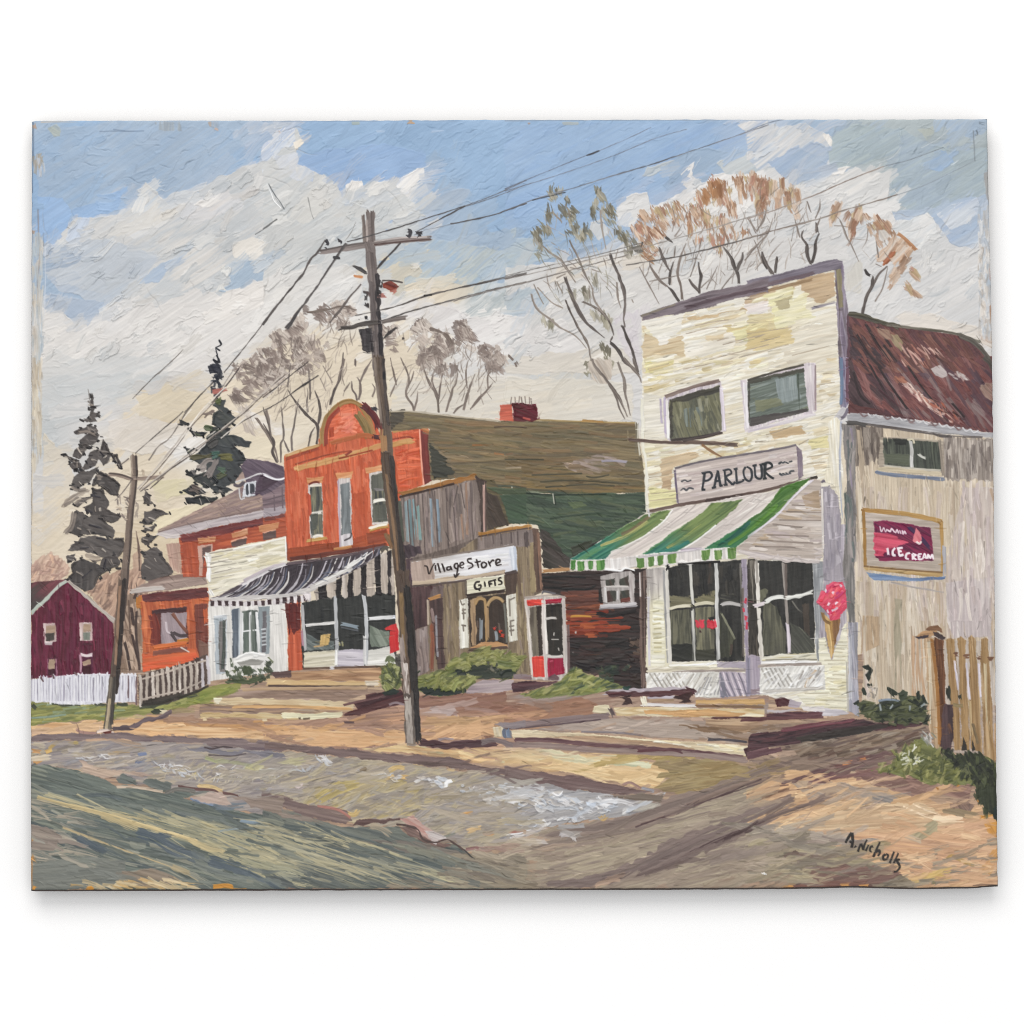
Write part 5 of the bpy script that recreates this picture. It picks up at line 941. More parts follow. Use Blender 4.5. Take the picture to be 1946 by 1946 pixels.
    LN('745,850 745,1050;880,960 890,1050', 6, '8b9196', dry=.15); LN('860,925 885,950', 8, 'c8463c', load=1.4); LN('915,940 925,980;920,1000 965,1010', 7, 'b8402f', load=1.3); LN('905,880 915,960;710,860 715,940', 4, '5d5048'); LN('680,800 688,1080', 3, '8c745c')
    R('635,1120 720,1072 900,1052 985,1080 990,1108 640,1130', ['c3986c', 'b3875c', 'd2a87a'], -4, load=1.5); S('635,1135 990,1112', 5, '4f3f38')
    for q, b in (('538,680 622,660 632,1122 552,1128', 0), ('978,640 1072,622 1082,1050 1002,1068', 1)):
        part('painted_shutter', st); R(q, ['e0ddd0', 'd2cec0', 'ebe9e0'], 87, load=1.4)
        if b: LN('1005,680 1050,655;1005,670 1010,820;1020,870 1045,865;1015,870 1025,1000;1010,920 1045,915;1012,960 1045,955', 3, '7b7268')
        else: LN('555,680 570,720 590,715;580,760 585,850;575,770 600,765;575,800 600,798;570,910 600,915;580,910 585,960', 3, '7b7268')
    d = part('painted_door', st); R('262,680 388,655 412,1295 350,1315', ['4a3836', '5a4542', '3c2e2e'], 88); S('265,672 320,655 375,640', 7, 'c8935a', load=1.4); S('255,680 262,900', 4, 'b5a594'); LN('290,900 300,1100 290,1320', 8, '9a5f44', '7a4a3c', dry=.2); S('330,820 345,1200', 4, '8f8c90', dry=.3); S('290,760 310,880', 6, '8a7672', dry=.2)
    # log wall
    T('C3'); lw = part('painted_log_wall', None, 'painted dark log wall streaked with red between booth and parlour')
    R('1305,425 1840,405 1960,405 1960,1330 1830,1350 1560,1290 1550,1380 1525,640 1310,600', ['342c2b', '40332f', '2a2524'], 3, con=1.3, L=34)
    T('C4'); R('0,425 320,400 720,390 740,1250 700,1500 500,1495 400,1440 300,1360 0,1330', ['322a29', '3e312f', '282322'], 2, con=1.3, L=34)
    for y, c in ((620, '6b4034'), (645, '7a4a3a'), (670, '5f382e'), (700, '54342c'), (735, '8a5038'), (760, '70402e'), (790, '6a2f24'), (820, '8a4c30'), (850, '7d3a2a'), (890, '8c3c28'), (915, '9a4a2c'), (935, '8f402a'), (955, '7f3a28'), (980, '7c3420'), (1010, '5a2e26'), (1040, '332a2a'), (1110, '40342f'), (1180, '4a3328'), (1230, '3a2f2c')):
        S([(-60 + rnd.uniform(-60, 40), y + 4), (160, y), (300 + rnd.uniform(-20, 330 if 690 < y < 960 else 60), y - 6)], 7, c, dry=.25, L=34, rough=.5)
    T('C3'); LN('1530,610 1700,605 1850,600;1540,660 1720,650 1840,640;1540,740 1820,700;1550,800 1700,790', 6, '70463a', '5c3c34', dry=.2); LN('1640,910 1760,905 1850,900;1680,930 1800,940;1560,850 1640,840;1690,990 1790,985;1720,1010 1820,1005', 7, '94482e', 'b4603a', dry=.4); LN('1560,830 1640,825 1760,830', 4, 'b98a3c', dry=.4); S('1310,415 1430,402 1600,390', 6, 'c09468', 'a5784c', load=1.4); LN('1310,470 1500,460 1700,470;1320,560 1700,580 1800,540', 4, '201d1e', dry=.1); LN('1610,960 1615,990;1580,1150 1600,1170', 4, 'b0a9a6')
    T('C4'); LN('260,800 400,820 620,770;300,560 300,700', 8, '241f1f', dry=.1); K('0,1050 650,1050 690,1480 400,1420 0,1300', 40, ['262224', '352b2a', '433230', '2b2826', '3b3634'], 2, (20, 50), (4, 8), 10); K('560,1000 660,1000 680,1480 520,1460', 24, ['54443c', '3a302c', '2b2422', '6a584c'], 5, (8, 20), (4, 8), 24, load=1.4)
    lww = part('painted_window', lw, 'small four paned window with white sill')
    R('292,455 440,425 572,410 606,440 612,705 320,722', ['b0aaa6', 'a29b98', 'c0bbb8'], 87, con=1.3)
    for q in ('345,492 432,478 426,546 350,552', '465,485 548,448 555,550 465,548', '352,592 442,588 442,690 358,702', '470,592 558,578 572,690 480,700'): R(q, ['3a3c38', '46463e', '4a3632'], 70)
    R('480,670 575,650 575,695 482,702', ['6b3c34'], 4); R('555,430 595,440 602,700 575,700 558,600', ['c9c2c0', 'a39a98', 'd6d0cc'], 88); S('285,742 450,730 632,718', 9, 'd8d5d6', 'c0bcbe', load=1.6); S('290,758 620,735', 3, '8f8c90'); LN('335,560 345,700;450,585 455,690', 5, 'cfccca', load=1.3); S('335,555 550,555', 4, 'bab4b0')
    part('painted_post', lw); R('650,425 722,388 738,900 730,1260 700,1500 668,1480 655,1000', ['6b5850', '7c6860', '594842', '877269'], 88, con=1.4); LN('680,420 690,1200;710,500 715,1100', 3, '4a3c38', dry=.2); S('655,430 662,640', 3, 'cfc6c2', dry=.3)
    # phone booth
    T('C3'); pb = part('painted_phone_booth', None, 'red and white painted telephone booth by the log wall')
    R('1145,665 1320,640 1515,640 1550,1370 1460,1415 1212,1412 1170,1000', ['c6beb6', 'b4aba4', 'd6cfc8'], 87, con=1.2)
    R('1185,745 1292,732 1306,1190 1215,1195', ['6a6256', '7b7262', '554c44'], 87); R('1250,740 1295,732 1306,1185 1275,1190', ['40352f', '362d29'], 87); R('1338,722 1482,715 1502,1180 1440,1200 1362,1175', ['2b2824', '36302b', '221f1c'], 87)
    part('painted_panel', pb); R('1163,682 1306,664 1308,722 1170,735', ['cf3e36', 'dc4a3e', 'bd3430'], 10, load=1.4); part('painted_panel', pb); R('1320,680 1494,664 1482,708 1335,718', ['a01c38', 'b02640', '8c1830'], 4, load=1.3)
    part('painted_panel', pb); R('1203,1200 1328,1198 1334,1378 1212,1385', ['cf4038', 'dc4c40', 'c03630'], 87, load=1.4); part('painted_panel', pb); R('1352,1212 1500,1205 1508,1350 1440,1370 1355,1395', ['94183a', 'a32444', '801432'], 87, load=1.3)
    use(pb); R('1360,1385 1420,1350 1455,1380 1455,1410 1365,1412', ['6d5458', '7c6266'], 10); LN('1312,670 1322,900 1345,1400', 6, 'd8d0ca', load=1.4); LN('1322,680 1330,740 1350,1180', 4, 'e2dcd6', load=1.4); LN('1335,852 1390,842 1442,845;1350,1195 1440,1200 1500,1185', 5, 'd5d0ca', load=1.5); LN('1395,1040 1455,1040;1415,980 1412,1000;1455,1120 1460,1140', 2.4, 'b9b4ae'); LN('1150,670 1180,900 1215,1400', 4, 'd5ccc4', load=1.3); LN('1500,670 1520,1000 1530,1360', 4, 'cdc4bf', load=1.2); S('1300,620 1330,600 1440,625', 4, '5c5a60', dry=.2); S('1545,900 1550,1370', 5, '6f5c5a', dry=.2); LN('1150,655 1400,630 1520,655', 3, 'a89c94'); S('1380,1240 1400,1235', 3, 'c05068')
    # parlour
    T('P'); p = part('painted_parlour', None, 'painted tall cream clapboard ice cream parlour, largest building')
    R('1219,602 1300,575 1450,536 1594,494 1592,600 1597,760 1600,990 1610,1200 1612,1357 1540,1352 1460,1322 1300,1318 1228,1312 1233,1240 1229,970 1222,760', ['e4dcc8', 'daceb2', 'ece8dc', 'dfd5bc'], -14, con=1.1)
    T('A3')
    K('1010,1540 1932,1330 1932,1932 1010,1932', 90, ['e6dcc4', 'dac9a2', 'ece8de', 'dfd0a6', 'd0b88e', 'e8e0bc'], -13, (30, 90), (5, 12), 3, dry=.3, op=.7, L=40)
    for q, c in (('1005,1530 1330,1495 1240,1660 1120,1690 1005,1560', ['ece8de', 'e4dfd2']), ('1010,1620 1120,1690 1300,1650 1310,1790 1020,1810', ['cdb184', 'd9c298', 'c09f70']), ('1310,1740 1400,1700 1600,1680 1690,1600 1690,1760 1320,1820', ['e9e4da', 'e2dac8']), ('1340,1510 1700,1460 1932,1390 1932,1450 1560,1520 1330,1560', ['cba572', 'd8b886', 'be9866']), ('1650,1600 1830,1570 1932,1550 1932,1660 1700,1690', ['e8e2a8', 'dfd69a']), ('1760,1470 1932,1400 1932,1480 1820,1510 1770,1510', ['ece8e2']), ('1560,1560 1780,1590 1640,1620', ['dbc488']), ('1020,1830 1240,1840 1230,1932 1030,1932', ['e2d98e', 'd8c888']), ('1120,1660 1210,1670 1190,1720 1130,1720', ['efebe2'])):
        R(q, c, -13, rag=8, wob=3, op=.85)
    T('A4')
    for q, c in (('370,1240 640,1170 645,1340 550,1410 480,1380 330,1340', ['b8946a', 'c9a67a', 'a98458']), ('0,1340 230,1300 380,1250 380,1290 150,1350 0,1420', ['b5926c', 'c8a882', '8d7a64']), ('130,1345 330,1290 450,1330 420,1440 500,1510 400,1580 200,1600 180,1460', ['e6dfa0', 'efe8c0', 'd6cc8c']), ('200,1400 330,1350 310,1450 240,1460', ['a8986c', 'b8ab84']), ('330,1310 400,1290 440,1340 340,1400', ['f0ecdc']), ('0,1420 150,1400 170,1460 0,1500', ['e9dfdc', 'ded2cc']), ('0,1500 170,1480 210,1610 440,1560 300,1660 0,1720', ['e2d4a0', 'd9c58e', 'e6dca8']), ('240,1700 300,1580 660,1450 670,1932 300,1932', ['ddd2bc', 'e4dcc8', 'd3c6ae']), ('0,1620 330,1610 340,1720 0,1760', ['dbc284', 'd0b478'])):
        R(q, c, -13, rag=10, wob=3, op=.8)
    T('A3'); LN('1330,1640 1500,1600 1700,1580;1600,1720 1750,1680 1932,1640;1310,1900 1500,1860 1932,1760;1500,1830 1932,1720;1050,1900 1200,1860;1560,1690 1640,1670;1400,1580 1540,1550 1640,1540', 1.5, 'ad9c88', dry=.3, rough=.6, load=-1)
    T('A4'); LN('470,1455 560,1430 650,1405', 5, '98909a', dry=.15); LN('0,1560 80,1560;0,1640 200,1610 330,1590;100,1700 240,1660;0,1800 300,1720;330,1800 600,1730', 1.5, 'b0a08a', dry=.3, load=-1)
    T('B3'); K('1020,0 1932,0 1700,160 1600,150 1160,250 1020,300', 30, ['ded09e', 'e6dab4', 'd2bc84', 'e9e3d0'], -12, (20, 60), (4, 9), 4, dry=.2); R('1015,260 1150,280 1180,600 1080,600 1020,600', ['e6e0d2', 'dad3c0', 'efebe0'], -8, op=.8); K('1000,620 1240,640 1260,1080 1040,1110', 40, ['e4deb4', 'dacda4', 'd0b996', 'e9e3ca', 'ddd5b8'], -12, (24, 60), (4, 9), 6, dry=.15); R('1150,750 1350,690 1450,720 1240,800 1230,980 1140,960', ['cbb089', 'd5bc96', 'bfa07a'], -12, rag=8); R('1050,940 1260,980 1262,1085 1050,1100', ['e6dfa2', 'dbd294'], -8, rag=5); K('1400,650 1932,560 1932,680 1500,740', 26, ['e6dfc0', 'dccfa0', 'e9e4d4', 'cfb98a'], -10, (16, 40), (4, 8), 5, dry=.2)
    LN('1060,720 1230,700;1100,800 1230,770;1060,880 1200,860;1070,1000 1250,980;1060,1050 1250,1030;1620,620 1932,580', 1.5, 'b0a084', dry=.3, load=-1)
    LN('1008,300 1012,640 1035,780 1040,1120', 6, 'f0ede0', 'e4dfc8', load=1.6, rough=.4)
    T('B4'); K('0,460 640,440 640,900 540,900 400,640 0,700', 70, ['e3dabb', 'd9c8a2', 'e7e0ca', 'd4be98', 'eae5d4', 'ddd2b8'], -8, (24, 60), (5, 10), 4, dry=.3, op=.7, L=40); R('160,540 400,490 440,560 200,590', ['cba878', 'bf9a68'], -8, rag=8, op=.8); R('440,600 600,560 600,660 470,670', ['e3d8a0', 'ded092'], -8, rag=6); K('500,0 660,0 660,420 500,400', 24, ['ddd0b0', 'c9b48c', 'e6deca'], -10, (12, 30), (3, 7), 8, dry=.2); LN('140,565 230,540 330,500;60,620 200,600;380,640 450,600;440,730 640,700;440,780 640,760;560,120 640,110;530,200 640,180', 1.5, 'a8987f', dry=.3, load=-1)
    # corner trim and roofline
    T('A4'); part('painted_trim', p, 'dark cornice and mauve corner board')
    R('640,1140 700,1110 725,1400 755,1500 765,1940 680,1940 655,1400', ['8b7f88', '75697a', 'a096a4', '6b6066'], 88, con=1.3); R('650,1170 690,1160 700,1440 665,1460', ['7d7660', '948a6c', '5f5a52'], 88, rag=4); R('735,1500 765,1520 765,1940 735,1940', ['5c434c', '6b4f58'], 88)
    R('0,1250 300,1180 640,1095 700,1105 690,1165 400,1230 0,1350', ['746c78', '857d88', '635b66'], -14, rag=3); S('0,1310 300,1240 500,1190', 7, '5f5058', '75646a', dry=.1); S('0,1360 200,1310 480,1240', 6, '9a8062', dry=.2)
    T('A3'); R('1000,1500 1270,1405 1500,1330 1932,1228 1932,1330 1700,1380 1400,1470 1010,1535', ['74676c', '857a80', '62565c'], -15, rag=5); S('1320,1450 1600,1370 1932,1300', 7, '52434a', '6d5c62', dry=.1); S('1000,1510 1250,1420', 4, '8f8474', dry=.2)
    T('B4'); R('676,-10 752,-10 745,340 700,420 660,470 690,380 682,200', ['8d8494', '75728a', 'a79dac', '6b6078'], 88, con=1.3); S('690,0 695,200 690,340', 6, '6d7f98', dry=.2); S('735,0 738,330', 6, '6b4a58', '80606c'); R('630,450 660,400 700,360 740,380 700,440 690,480', ['d9d6d2', 'c2bfc4'], -50, load=1.3); S('745,360 720,420 690,450', 6, '6f6874', dry=.1)
    R('600,470 660,430 690,470 690,700 705,900 700,1190 665,1000 640,940 560,910 600,700', ['ebe5d4', 'e0d8c2', 'f1ede2'], 86, load=1.2); S('690,470 680,800 700,1180', 4, 'b0b4c0', dry=.3)
    # upper windows
    T('B3')
    for fr, gl in ((('1162,292 1380,225 1585,172 1625,540 1450,590 1210,612 1172,580'), '1200,312 1400,250 1578,200 1598,530 1450,575 1212,602'),):
        w = part('painted_window', p); R(fr, ['d6ccd0', 'c6bcc4', 'e2dad8'], 86, load=1.3); R(gl, ['6c6b55', '7c7a62', '595a4d', '888672'], 70, con=1.4)
    R('1200,312 1400,250 1575,198 1575,240 1400,290 1230,340 1225,600 1210,600', ['413f3a', '4f4c42'], -14, rag=5); R('1300,380 1460,350 1450,500 1330,510', ['7d857c', '6c7470', '8f968a'], 86, dry=.35); LN('1165,290 1380,215 1580,165', 7, '6f5c58', '8d7c74', dry=.1); LN('1185,310 1200,600', 6, 'e9e6e0', load=1.5); LN('1170,290 1178,560;1140,300 1150,480', 4, 'b9aec2', dry=.2); S('1585,210 1608,540', 7, 'd8cfd8', load=1.4); S('1210,610 1450,580 1590,545', 6, '453c3a'); K('1260,330 1560,280 1570,520 1250,560', 20, ['86846a', '727260', '5e6054', '969480'], 84, (14, 40), (4, 8), 6, dry=.3)
    T('B4'); w = part('painted_window', p); R('-50,170 200,110 430,40 500,40 510,400 440,420 200,480 -20,545 -30,300', ['d8cfd2', 'c9bec4', 'e4dedb'], 86, load=1.3); R('0,175 200,125 415,80 448,392 380,412 150,470 18,505', ['717a72', '5f675f', '8a938e', '6b7058'], -16, con=1.4)
    R('200,160 370,120 400,300 250,330', ['98a2a4', '8a9494', 'a8b0b0'], 84, rag=6, op=.85); R('40,300 220,280 300,360 60,400', ['8d8c68', '7a7c60'], -10, rag=8, op=.7); R('20,440 440,370 448,395 150,470 18,508', ['4b4747', '5c5652'], -10, rag=4); R('0,160 410,75 415,105 200,150 20,190 20,480 5,480', ['45453f', '55544a'], -14, rag=3); S('370,110 395,380', 6, '4d564c', dry=.3); LN('0,165 200,105 420,50', 4, '4f4a42'); S('460,50 480,400', 8, 'cfc4c8', 'e6e0de', load=1.3); S('500,60 500,380', 3, '9d8a8c', dry=.2); LN('5,540 250,480 500,410', 6, 'c8bec8', 'e2dcdc', load=1.4); S('-15,180 0,530', 7, 'e2dde0', load=1.4)
    T('B3'); part('painted_beam', p, 'bare wooden beam projecting from the parlour wall'); S('895,600 1000,608 1200,622 1400,622 1550,625', 6, '54443f', '6f5d55', load=1.4); S('1300,618 1500,625 1715,640', 7, '4e3f3b', '7d6a5e', load=1.5); S('1440,635 1520,690 1605,735', 5, '9d7a58', '7c5f48', taper=(1, .4)); S('1300,612 1450,585 1595,550', 4, '4a3f3c'); S('1470,800 1560,765 1700,730', 4, '8a7f86', dry=.3)
    # parlour sign
    sg = part('painted_sign', p, 'mauve grey board lettered PARLOUR'); R('1242,815 1500,752 1932,685 2140,640 2180,870 1932,975 1500,1045 1265,1075', ['cabdb6', 'bdb0aa', 'd8cdc6'], -9, con=1.2, load=1.1, L=30)
    K('1270,830 2120,680 2150,860 1290,1040', 50, ['d6cbc2', 'c2b5b2', 'cfc6c4', 'b9aaa6'], -10, (20, 60), (3, 7), 3, dry=.2); R('2138,640 2180,680 2195,868 2155,905', ['7a6c78', '8d808a', '655a62'], 86, rag=3); LN('1242,812 1500,750 1932,682 2140,640', 4, '6a6268', dry=.1); LN('1245,820 1268,1070', 4, '75697c', load=1.2); LN('1040,1130 1260,1085 1500,1045 1750,1005 1932,968 2180,900 2295,878', 6, '5c4a44', '77645c', load=1.3); S('1470,1050 1750,1010', 7, '4b3b38')
    LP = dict(rough=.2, load=1.4, br=.3, tail=0, endrag=.3)
    LN('1465,845 1448,968;1445,848 1500,838 1518,868 1492,900 1455,905;1440,970 1470,968;1562,828 1532,955;1560,828 1582,940;1542,908 1580,900;1520,955 1548,950;1572,940 1600,935;1612,830 1620,932;1600,830 1645,820 1660,848 1622,878 1668,930;1600,935 1638,930;1665,935 1690,912', 4.2, '33373c', **LP)
    LN('1695,815 1702,920;1680,818 1712,812;1690,922 1745,905 1748,890;1765,800 1750,835 1762,888 1795,903 1812,870 1805,820 1770,798;1832,790 1838,868 1868,888 1885,868 1880,785;1815,795 1850,788;1868,788 1898,778;1915,770 1905,880', 4.2, '33373c', **LP)
    T('B4'); LN('125,780 128,885;112,782 160,768 182,798 130,832 175,875 198,888;112,888 145,882', 4.4, '2f3336', **LP); LN('235,775 250,768;262,772 275,765;285,768 300,775;310,762 325,758;240,852 255,860;262,850 275,858;285,845 300,855;310,842 320,830 340,828', 3, '3f4448', rough=.5); LN('250,865 320,850', 2, '5a5c60')
    T('B3'); LN('1297,908 1320,900 1340,908 1362,900;1290,972 1310,960 1330,972 1350,955 1380,962', 3, '4a4c50', rough=.5)
def paint_parlour_front():
    p = next(i for i, q in enumerate(PARTS) if q[0] == 'painted_parlour')
    # shop windows
    T('C4'); use(p)
    R('720,392 892,380 935,1285 715,1300', ['b8b0aa', 'a79f9a', 'c8c0b8'], 88, cols2=['e9e2c4', 'dcd4b0', 'f0ebd8'], to='800,520 820,760')
    R('775,690 872,660 892,1275 760,1285', ['eae5c8', 'dfd9b8', 'f0ecda'], 4, load=1.3); LN('780,780 830,775;790,860 850,850;780,900 840,890;790,940 850,935;785,990 850,985;785,1030 850,1025;790,1070 850,1070;790,1110 850,1110;790,1150 850,1150', 3, 'c9bf94', load=1.5); S('735,640 745,1290', 5, 'd9d3dc', dry=.1); S('880,400 890,700 915,1250', 5, '9d9c9c', dry=.15)
    w = part('painted_window', p, 'wide left shop window under the green awning')
    R('895,385 1200,335 1600,310 1612,1238 930,1245', ['2f2f2d', '383734', '272726'], 88, con=1.3)
    R('930,645 1130,640 1135,735 938,750', ['6f6a54', '7c775e', '5f5b4a'], 6, rag=8); R('1165,680 1250,620 1342,595 1345,705 1165,712', ['6f6c52', '80795e', '5c5a48'], 20, rag=8); R('1400,610 1520,620 1540,690 1400,690', ['55544a', '484842'], 10, dry=.3)
    R('928,775 1115,760 1140,1100 1050,1130 940,1180', ['565546', '696756', '48483e', '787562'], 88, con=1.5); R('945,1090 1140,1080 1145,1232 950,1242', ['34352f', '2b2c29', '4c4b44'], 20, rag=8); R('1162,755 1338,740 1345,1140 1250,1160 1175,1140', ['767360', '858168', '646253', '58574a'], 88, con=1.4); R('1170,1130 1345,1120 1348,1222 1172,1230', ['3c3c34', '46463a'], 10, rag=6)
    R('1385,790 1420,800 1525,1030 1500,1200 1390,1200', ['48483c', '3c3d35', '575747'], 88, rag=5); S('1405,800 1470,920 1530,1035', 4, '8a8a74', dry=.2); LN('1300,320 1290,560;1500,1080 1490,1180', 5, '4b413a', dry=.2); K('930,400 1590,350 1590,640 940,640', 30, ['3a3835', '2a2a2a', '45413b'], 86, (20, 60), (4, 9), 5, dry=.3)
    LN('1120,335 1130,560 1145,720;1140,760 1150,1000 1155,1240', 6, 'a9a8a2', 'd8d6ce', load=1.3, dry=.08); LN('1355,330 1365,560 1362,700 1378,1225', 7, 'b9b9b6', 'd9d8d4', load=1.3, dry=.08); LN('900,400 912,700 935,1285', 7, 'e6e2d8', 'cfcbc4', load=1.5); LN('925,762 1020,735 1130,728', 6, 'e6e0c8', 'cfc9b0', load=1.6); LN('1160,722 1250,705 1340,712', 6, 'dcd6bc', 'bfb9a4', load=1.5); LN('1400,722 1480,705 1590,728', 7, 'c8c5c2', 'a8a5a2', load=1.4, dry=.1); S('1580,340 1590,700 1612,1230', 4, '77736c', dry=.2)
    S('1345,850 1355,940', 6, 'e8e4da', load=1.5)
    for q in ('1168,860 1205,870 1200,940 1170,930', '1210,855 1250,860 1255,930 1225,945 1210,920', '1270,870 1300,850 1330,870 1350,840 1355,930 1310,955 1275,935'): R(q, ['d23a48', 'e0485a', 'bd2c3a'], 80, load=1.5, wob=3)
    R('1280,835 1330,825 1345,850 1300,865', ['24211f'], 0); LN('1205,960 1215,975;1300,955 1302,970', 4, '3a2526')
    use(p)
    R('920,1265 1370,1235 1380,1255 1370,1300 925,1300', ['e6dfc4', 'd8d0b2', 'f0ecdc'], -3, load=1.3); R('1365,1240 1632,1245 1632,1305 1370,1295', ['b3a8b2', 'a499a6', 'c2b8c0'], 3); S('720,1330 1000,1310 1300,1300', 5, 'cfc4aa', load=1.2); S('950,1345 1200,1330 1630,1325', 5, '8d7f7a', 'a8998e', dry=.1); S('920,1275 1200,1270 1370,1255', 4, 'f2efe4', load=1.6)
    kick = part('painted_panel', p, 'white kick panels scored with slanting lines')
    R('715,1345 1390,1338 1395,1575 1170,1565 1140,1505 715,1495', ['dcdad4', 'cfccc4', 'e9e7e2'], -55, con=1.5, load=1.3); kick2 = part('painted_panel', p, 'mauve kick panel beside the door'); R('1385,1330 1640,1350 1645,1545 1395,1575', ['b9aeb8', 'ab9fac', 'c8bdc6'], 55, con=1.4)
    use(kick)
    for i in range(11): S([(750 + i * 42, 1355), (815 + i * 42 + 20, 1490)] if i < 7 else [(1060 + (i - 7) * 70, 1500 + (i - 7) * 15), (1150 + (i - 7) * 70, 1360)], 2.6, 'b3ada4', load=-1.4, dry=.1)
    for i in range(7): S([(1180 + i * 32, 1545), (1260 + i * 26, 1390)], 2.4, 'a5a3a4', load=-1.4, dry=.1)
    use(kick2)
    for i in range(8): S([(1395 + i * 28, 1350), (1420 + i * 30, 1440), (1480 + i * 26, 1555)], 3, ('7d7884', 'd4cad0')[i % 2], dry=.05)
    R('1385,1340 1430,1400 1460,1560 1392,1572', ['868490', '75737e'], 65, rag=8); use(kick); K('740,1360 1380,1350 1370,1540 1180,1540', 26, ['eceae6', 'f2f0ec', 'd4d0c8'], -55, (14, 34), (3, 5), 6, load=1.6)
    d = part('painted_door', p, 'narrow recessed door with red lettering down its jamb')
    R('1640,305 1735,300 1765,1185 1655,1190', ['3c3833', '4c463f', '2f2c29', '5e564c'], 88, con=1.4); R('1588,300 1642,300 1650,900 1665,1555 1635,1560 1612,900', ['a79dab', '978d9c', 'b8aeb8'], 88, load=1.2); R('1640,1195 1690,1180 1760,1200 1775,1540 1655,1560', ['aea4ae', 'a095a2', 'bbb1ba'], 88); S('1650,1200 1655,1550', 7, '8d8898', dry=.1); LN('1600,560 1605,1200', 4, '6f675f', dry=.3)
    for q in ('1620,655 1640,655 1635,715 1615,700', '1605,745 1625,750 1620,785 1608,785', '1620,820 1645,825 1640,865 1620,860', '1625,880 1645,890 1652,950 1635,945'): R(q, ['d64a5c', 'c23a4c'], 70, load=1.4)
    S('1680,310 1700,700', 6, '8a8378', dry=.35); S('1710,310 1720,420', 5, '6d655c', dry=.2); R('1670,1500 1750,1490 1760,1530 1680,1545', ['9a8a92', '8d7d84'], 20)
    T('C5'); w = part('painted_window', p, 'right shop window with white bars')
    R('465,312 990,325 1012,1185 515,1200', ['30302e', '3a3936', '282827'], 88, con=1.3); R('530,712 600,705 660,750 745,1000 740,1165 530,1190', ['5d5c4e', '504f45', '6d6b5a', '45453c'], 88, con=1.3); R('780,885 900,945 1000,1050 1005,1180 780,1170', ['575750', '4a4b44', '66665a'], 50); R('500,590 540,565 570,590 560,650 510,700', ['6b6a58', '5c5c4c'], 70, rag=5); S('800,690 850,760 900,800', 3, '77746c', dry=.3); R('890,720 950,710 960,1000 910,960', ['4f463e', '423b36'], 88, rag=4)
    LN('475,330 485,600 490,720;488,740 505,1000 520,1245', 8, 'd9d3c8', 'efeae2', load=1.5, rough=.3); LN('715,335 735,560 755,880 772,1175', 6, '8d8580', 'a8a098', load=1.2); LN('755,890 765,1000 772,1170', 7, 'cdc4cb', load=1.4); LN('540,698 640,660 735,655;735,655 860,640 990,608', 8, 'efefea', 'd9d9d2', load=1.8, rough=.4); S('440,735 500,720 550,705', 7, 'cdbfca', 'e2dad8', load=1.5); S('470,310 480,520', 5, 'a8a29a', dry=.2); S('740,340 745,640', 5, '6d625c', dry=.2)
    use(p)
    R('985,320 1085,325 1085,900 1060,1235 1020,1240', ['9a9da0', '888b90', 'aeb0b2', '7c7f80'], 88, con=1.3)
    R('1080,-20 1325,-20 1320,520 1300,880 1230,1200 1130,1240 1040,1020 1085,700', ['b4aab4', 'a59ba6', 'c1b8c0', '968c96'], 88, con=1.2); R('1080,-10 1180,-10 1170,300 1085,320', ['938c92', 'a49ca2'], 88, rag=5); LN('1110,380 1230,390;1100,440 1220,450;1100,490 1200,500', 3, '9d93a0')
    R('1040,1030 1100,1010 1160,1240 1280,900 1300,890 1318,1700 1100,1690 980,1650 900,1620 830,1540 1090,1500 1095,1290 1045,1240', ['e9e4cc', 'dfd9bc', 'f0ecdc'], 2, con=1.2, load=1.5, rel=1.2)
    for y in range(1060, 1690, 34): S([(1130 + rnd.uniform(-30, 60) if y < 1500 else 900 + rnd.uniform(0, 200), y), (1200, y + rnd.uniform(-5, 5)), (1280 + rnd.uniform(-30, 20), y + 3)], 2.4, 'cbc1a4', load=-1.2, dry=.15)
    K('1060,1250 1300,1250 1300,1690 1000,1640', 40, ['f2ecd2', 'e6ddb4', 'ece6cc', 'd9cfa4'], 2, (16, 40), (4, 7), 3, load=1.6)
    R('980,1660 1100,1670 1240,1680 1330,1720 1200,1740 1000,1745', ['d5ced2', 'c6bfc6', 'e2dedc'], 2)
    R('520,1200 700,1170 1020,1165 1030,1235 520,1255', ['e4ddc0', 'd2cbb0', 'eeeada', 'cdbf90'], -4, load=1.4, con=1.4); LN('560,1230 800,1222 1020,1225', 3, '8a8474', dry=.3); S('500,1250 800,1245 1030,1250', 6, 'dfdcda', load=1.4); LN('480,1285 760,1275 1070,1262', 6, '9b8c84', 'b5a69a', dry=.1)
    kick = part('painted_panel', p, 'right hand white kick panel'); R('498,1300 700,1285 1100,1275 1105,1495 830,1505 560,1545 505,1540', ['e2e0da', 'd3d1cc', 'eeece8'], -55, con=1.4, load=1.3)
    for i in range(8): S([(520 + i * 40, 1310), (600 + i * 44, 1470)] if i < 6 else [(880 + (i - 6) * 100, 1490), (960 + (i - 6) * 90, 1300)], 3, 'b0aca6', load=-1.4, dry=.05)
    LN('830,1480 900,1330;880,1480 980,1320;950,1480 1060,1330', 3, 'a9a29c', load=-1); S('920,1480 950,1400 1020,1320', 5, 'c4ae94', dry=.1); K('520,1320 1080,1300 1080,1480 560,1520', 30, ['f2f1ee', 'e6e4e0', 'c9c7c6'], -50, (14, 34), (3, 5), 12, load=1.7); use(p); S('520,1520 800,1500 1100,1485', 6, 'cfc9c0', load=1.3)
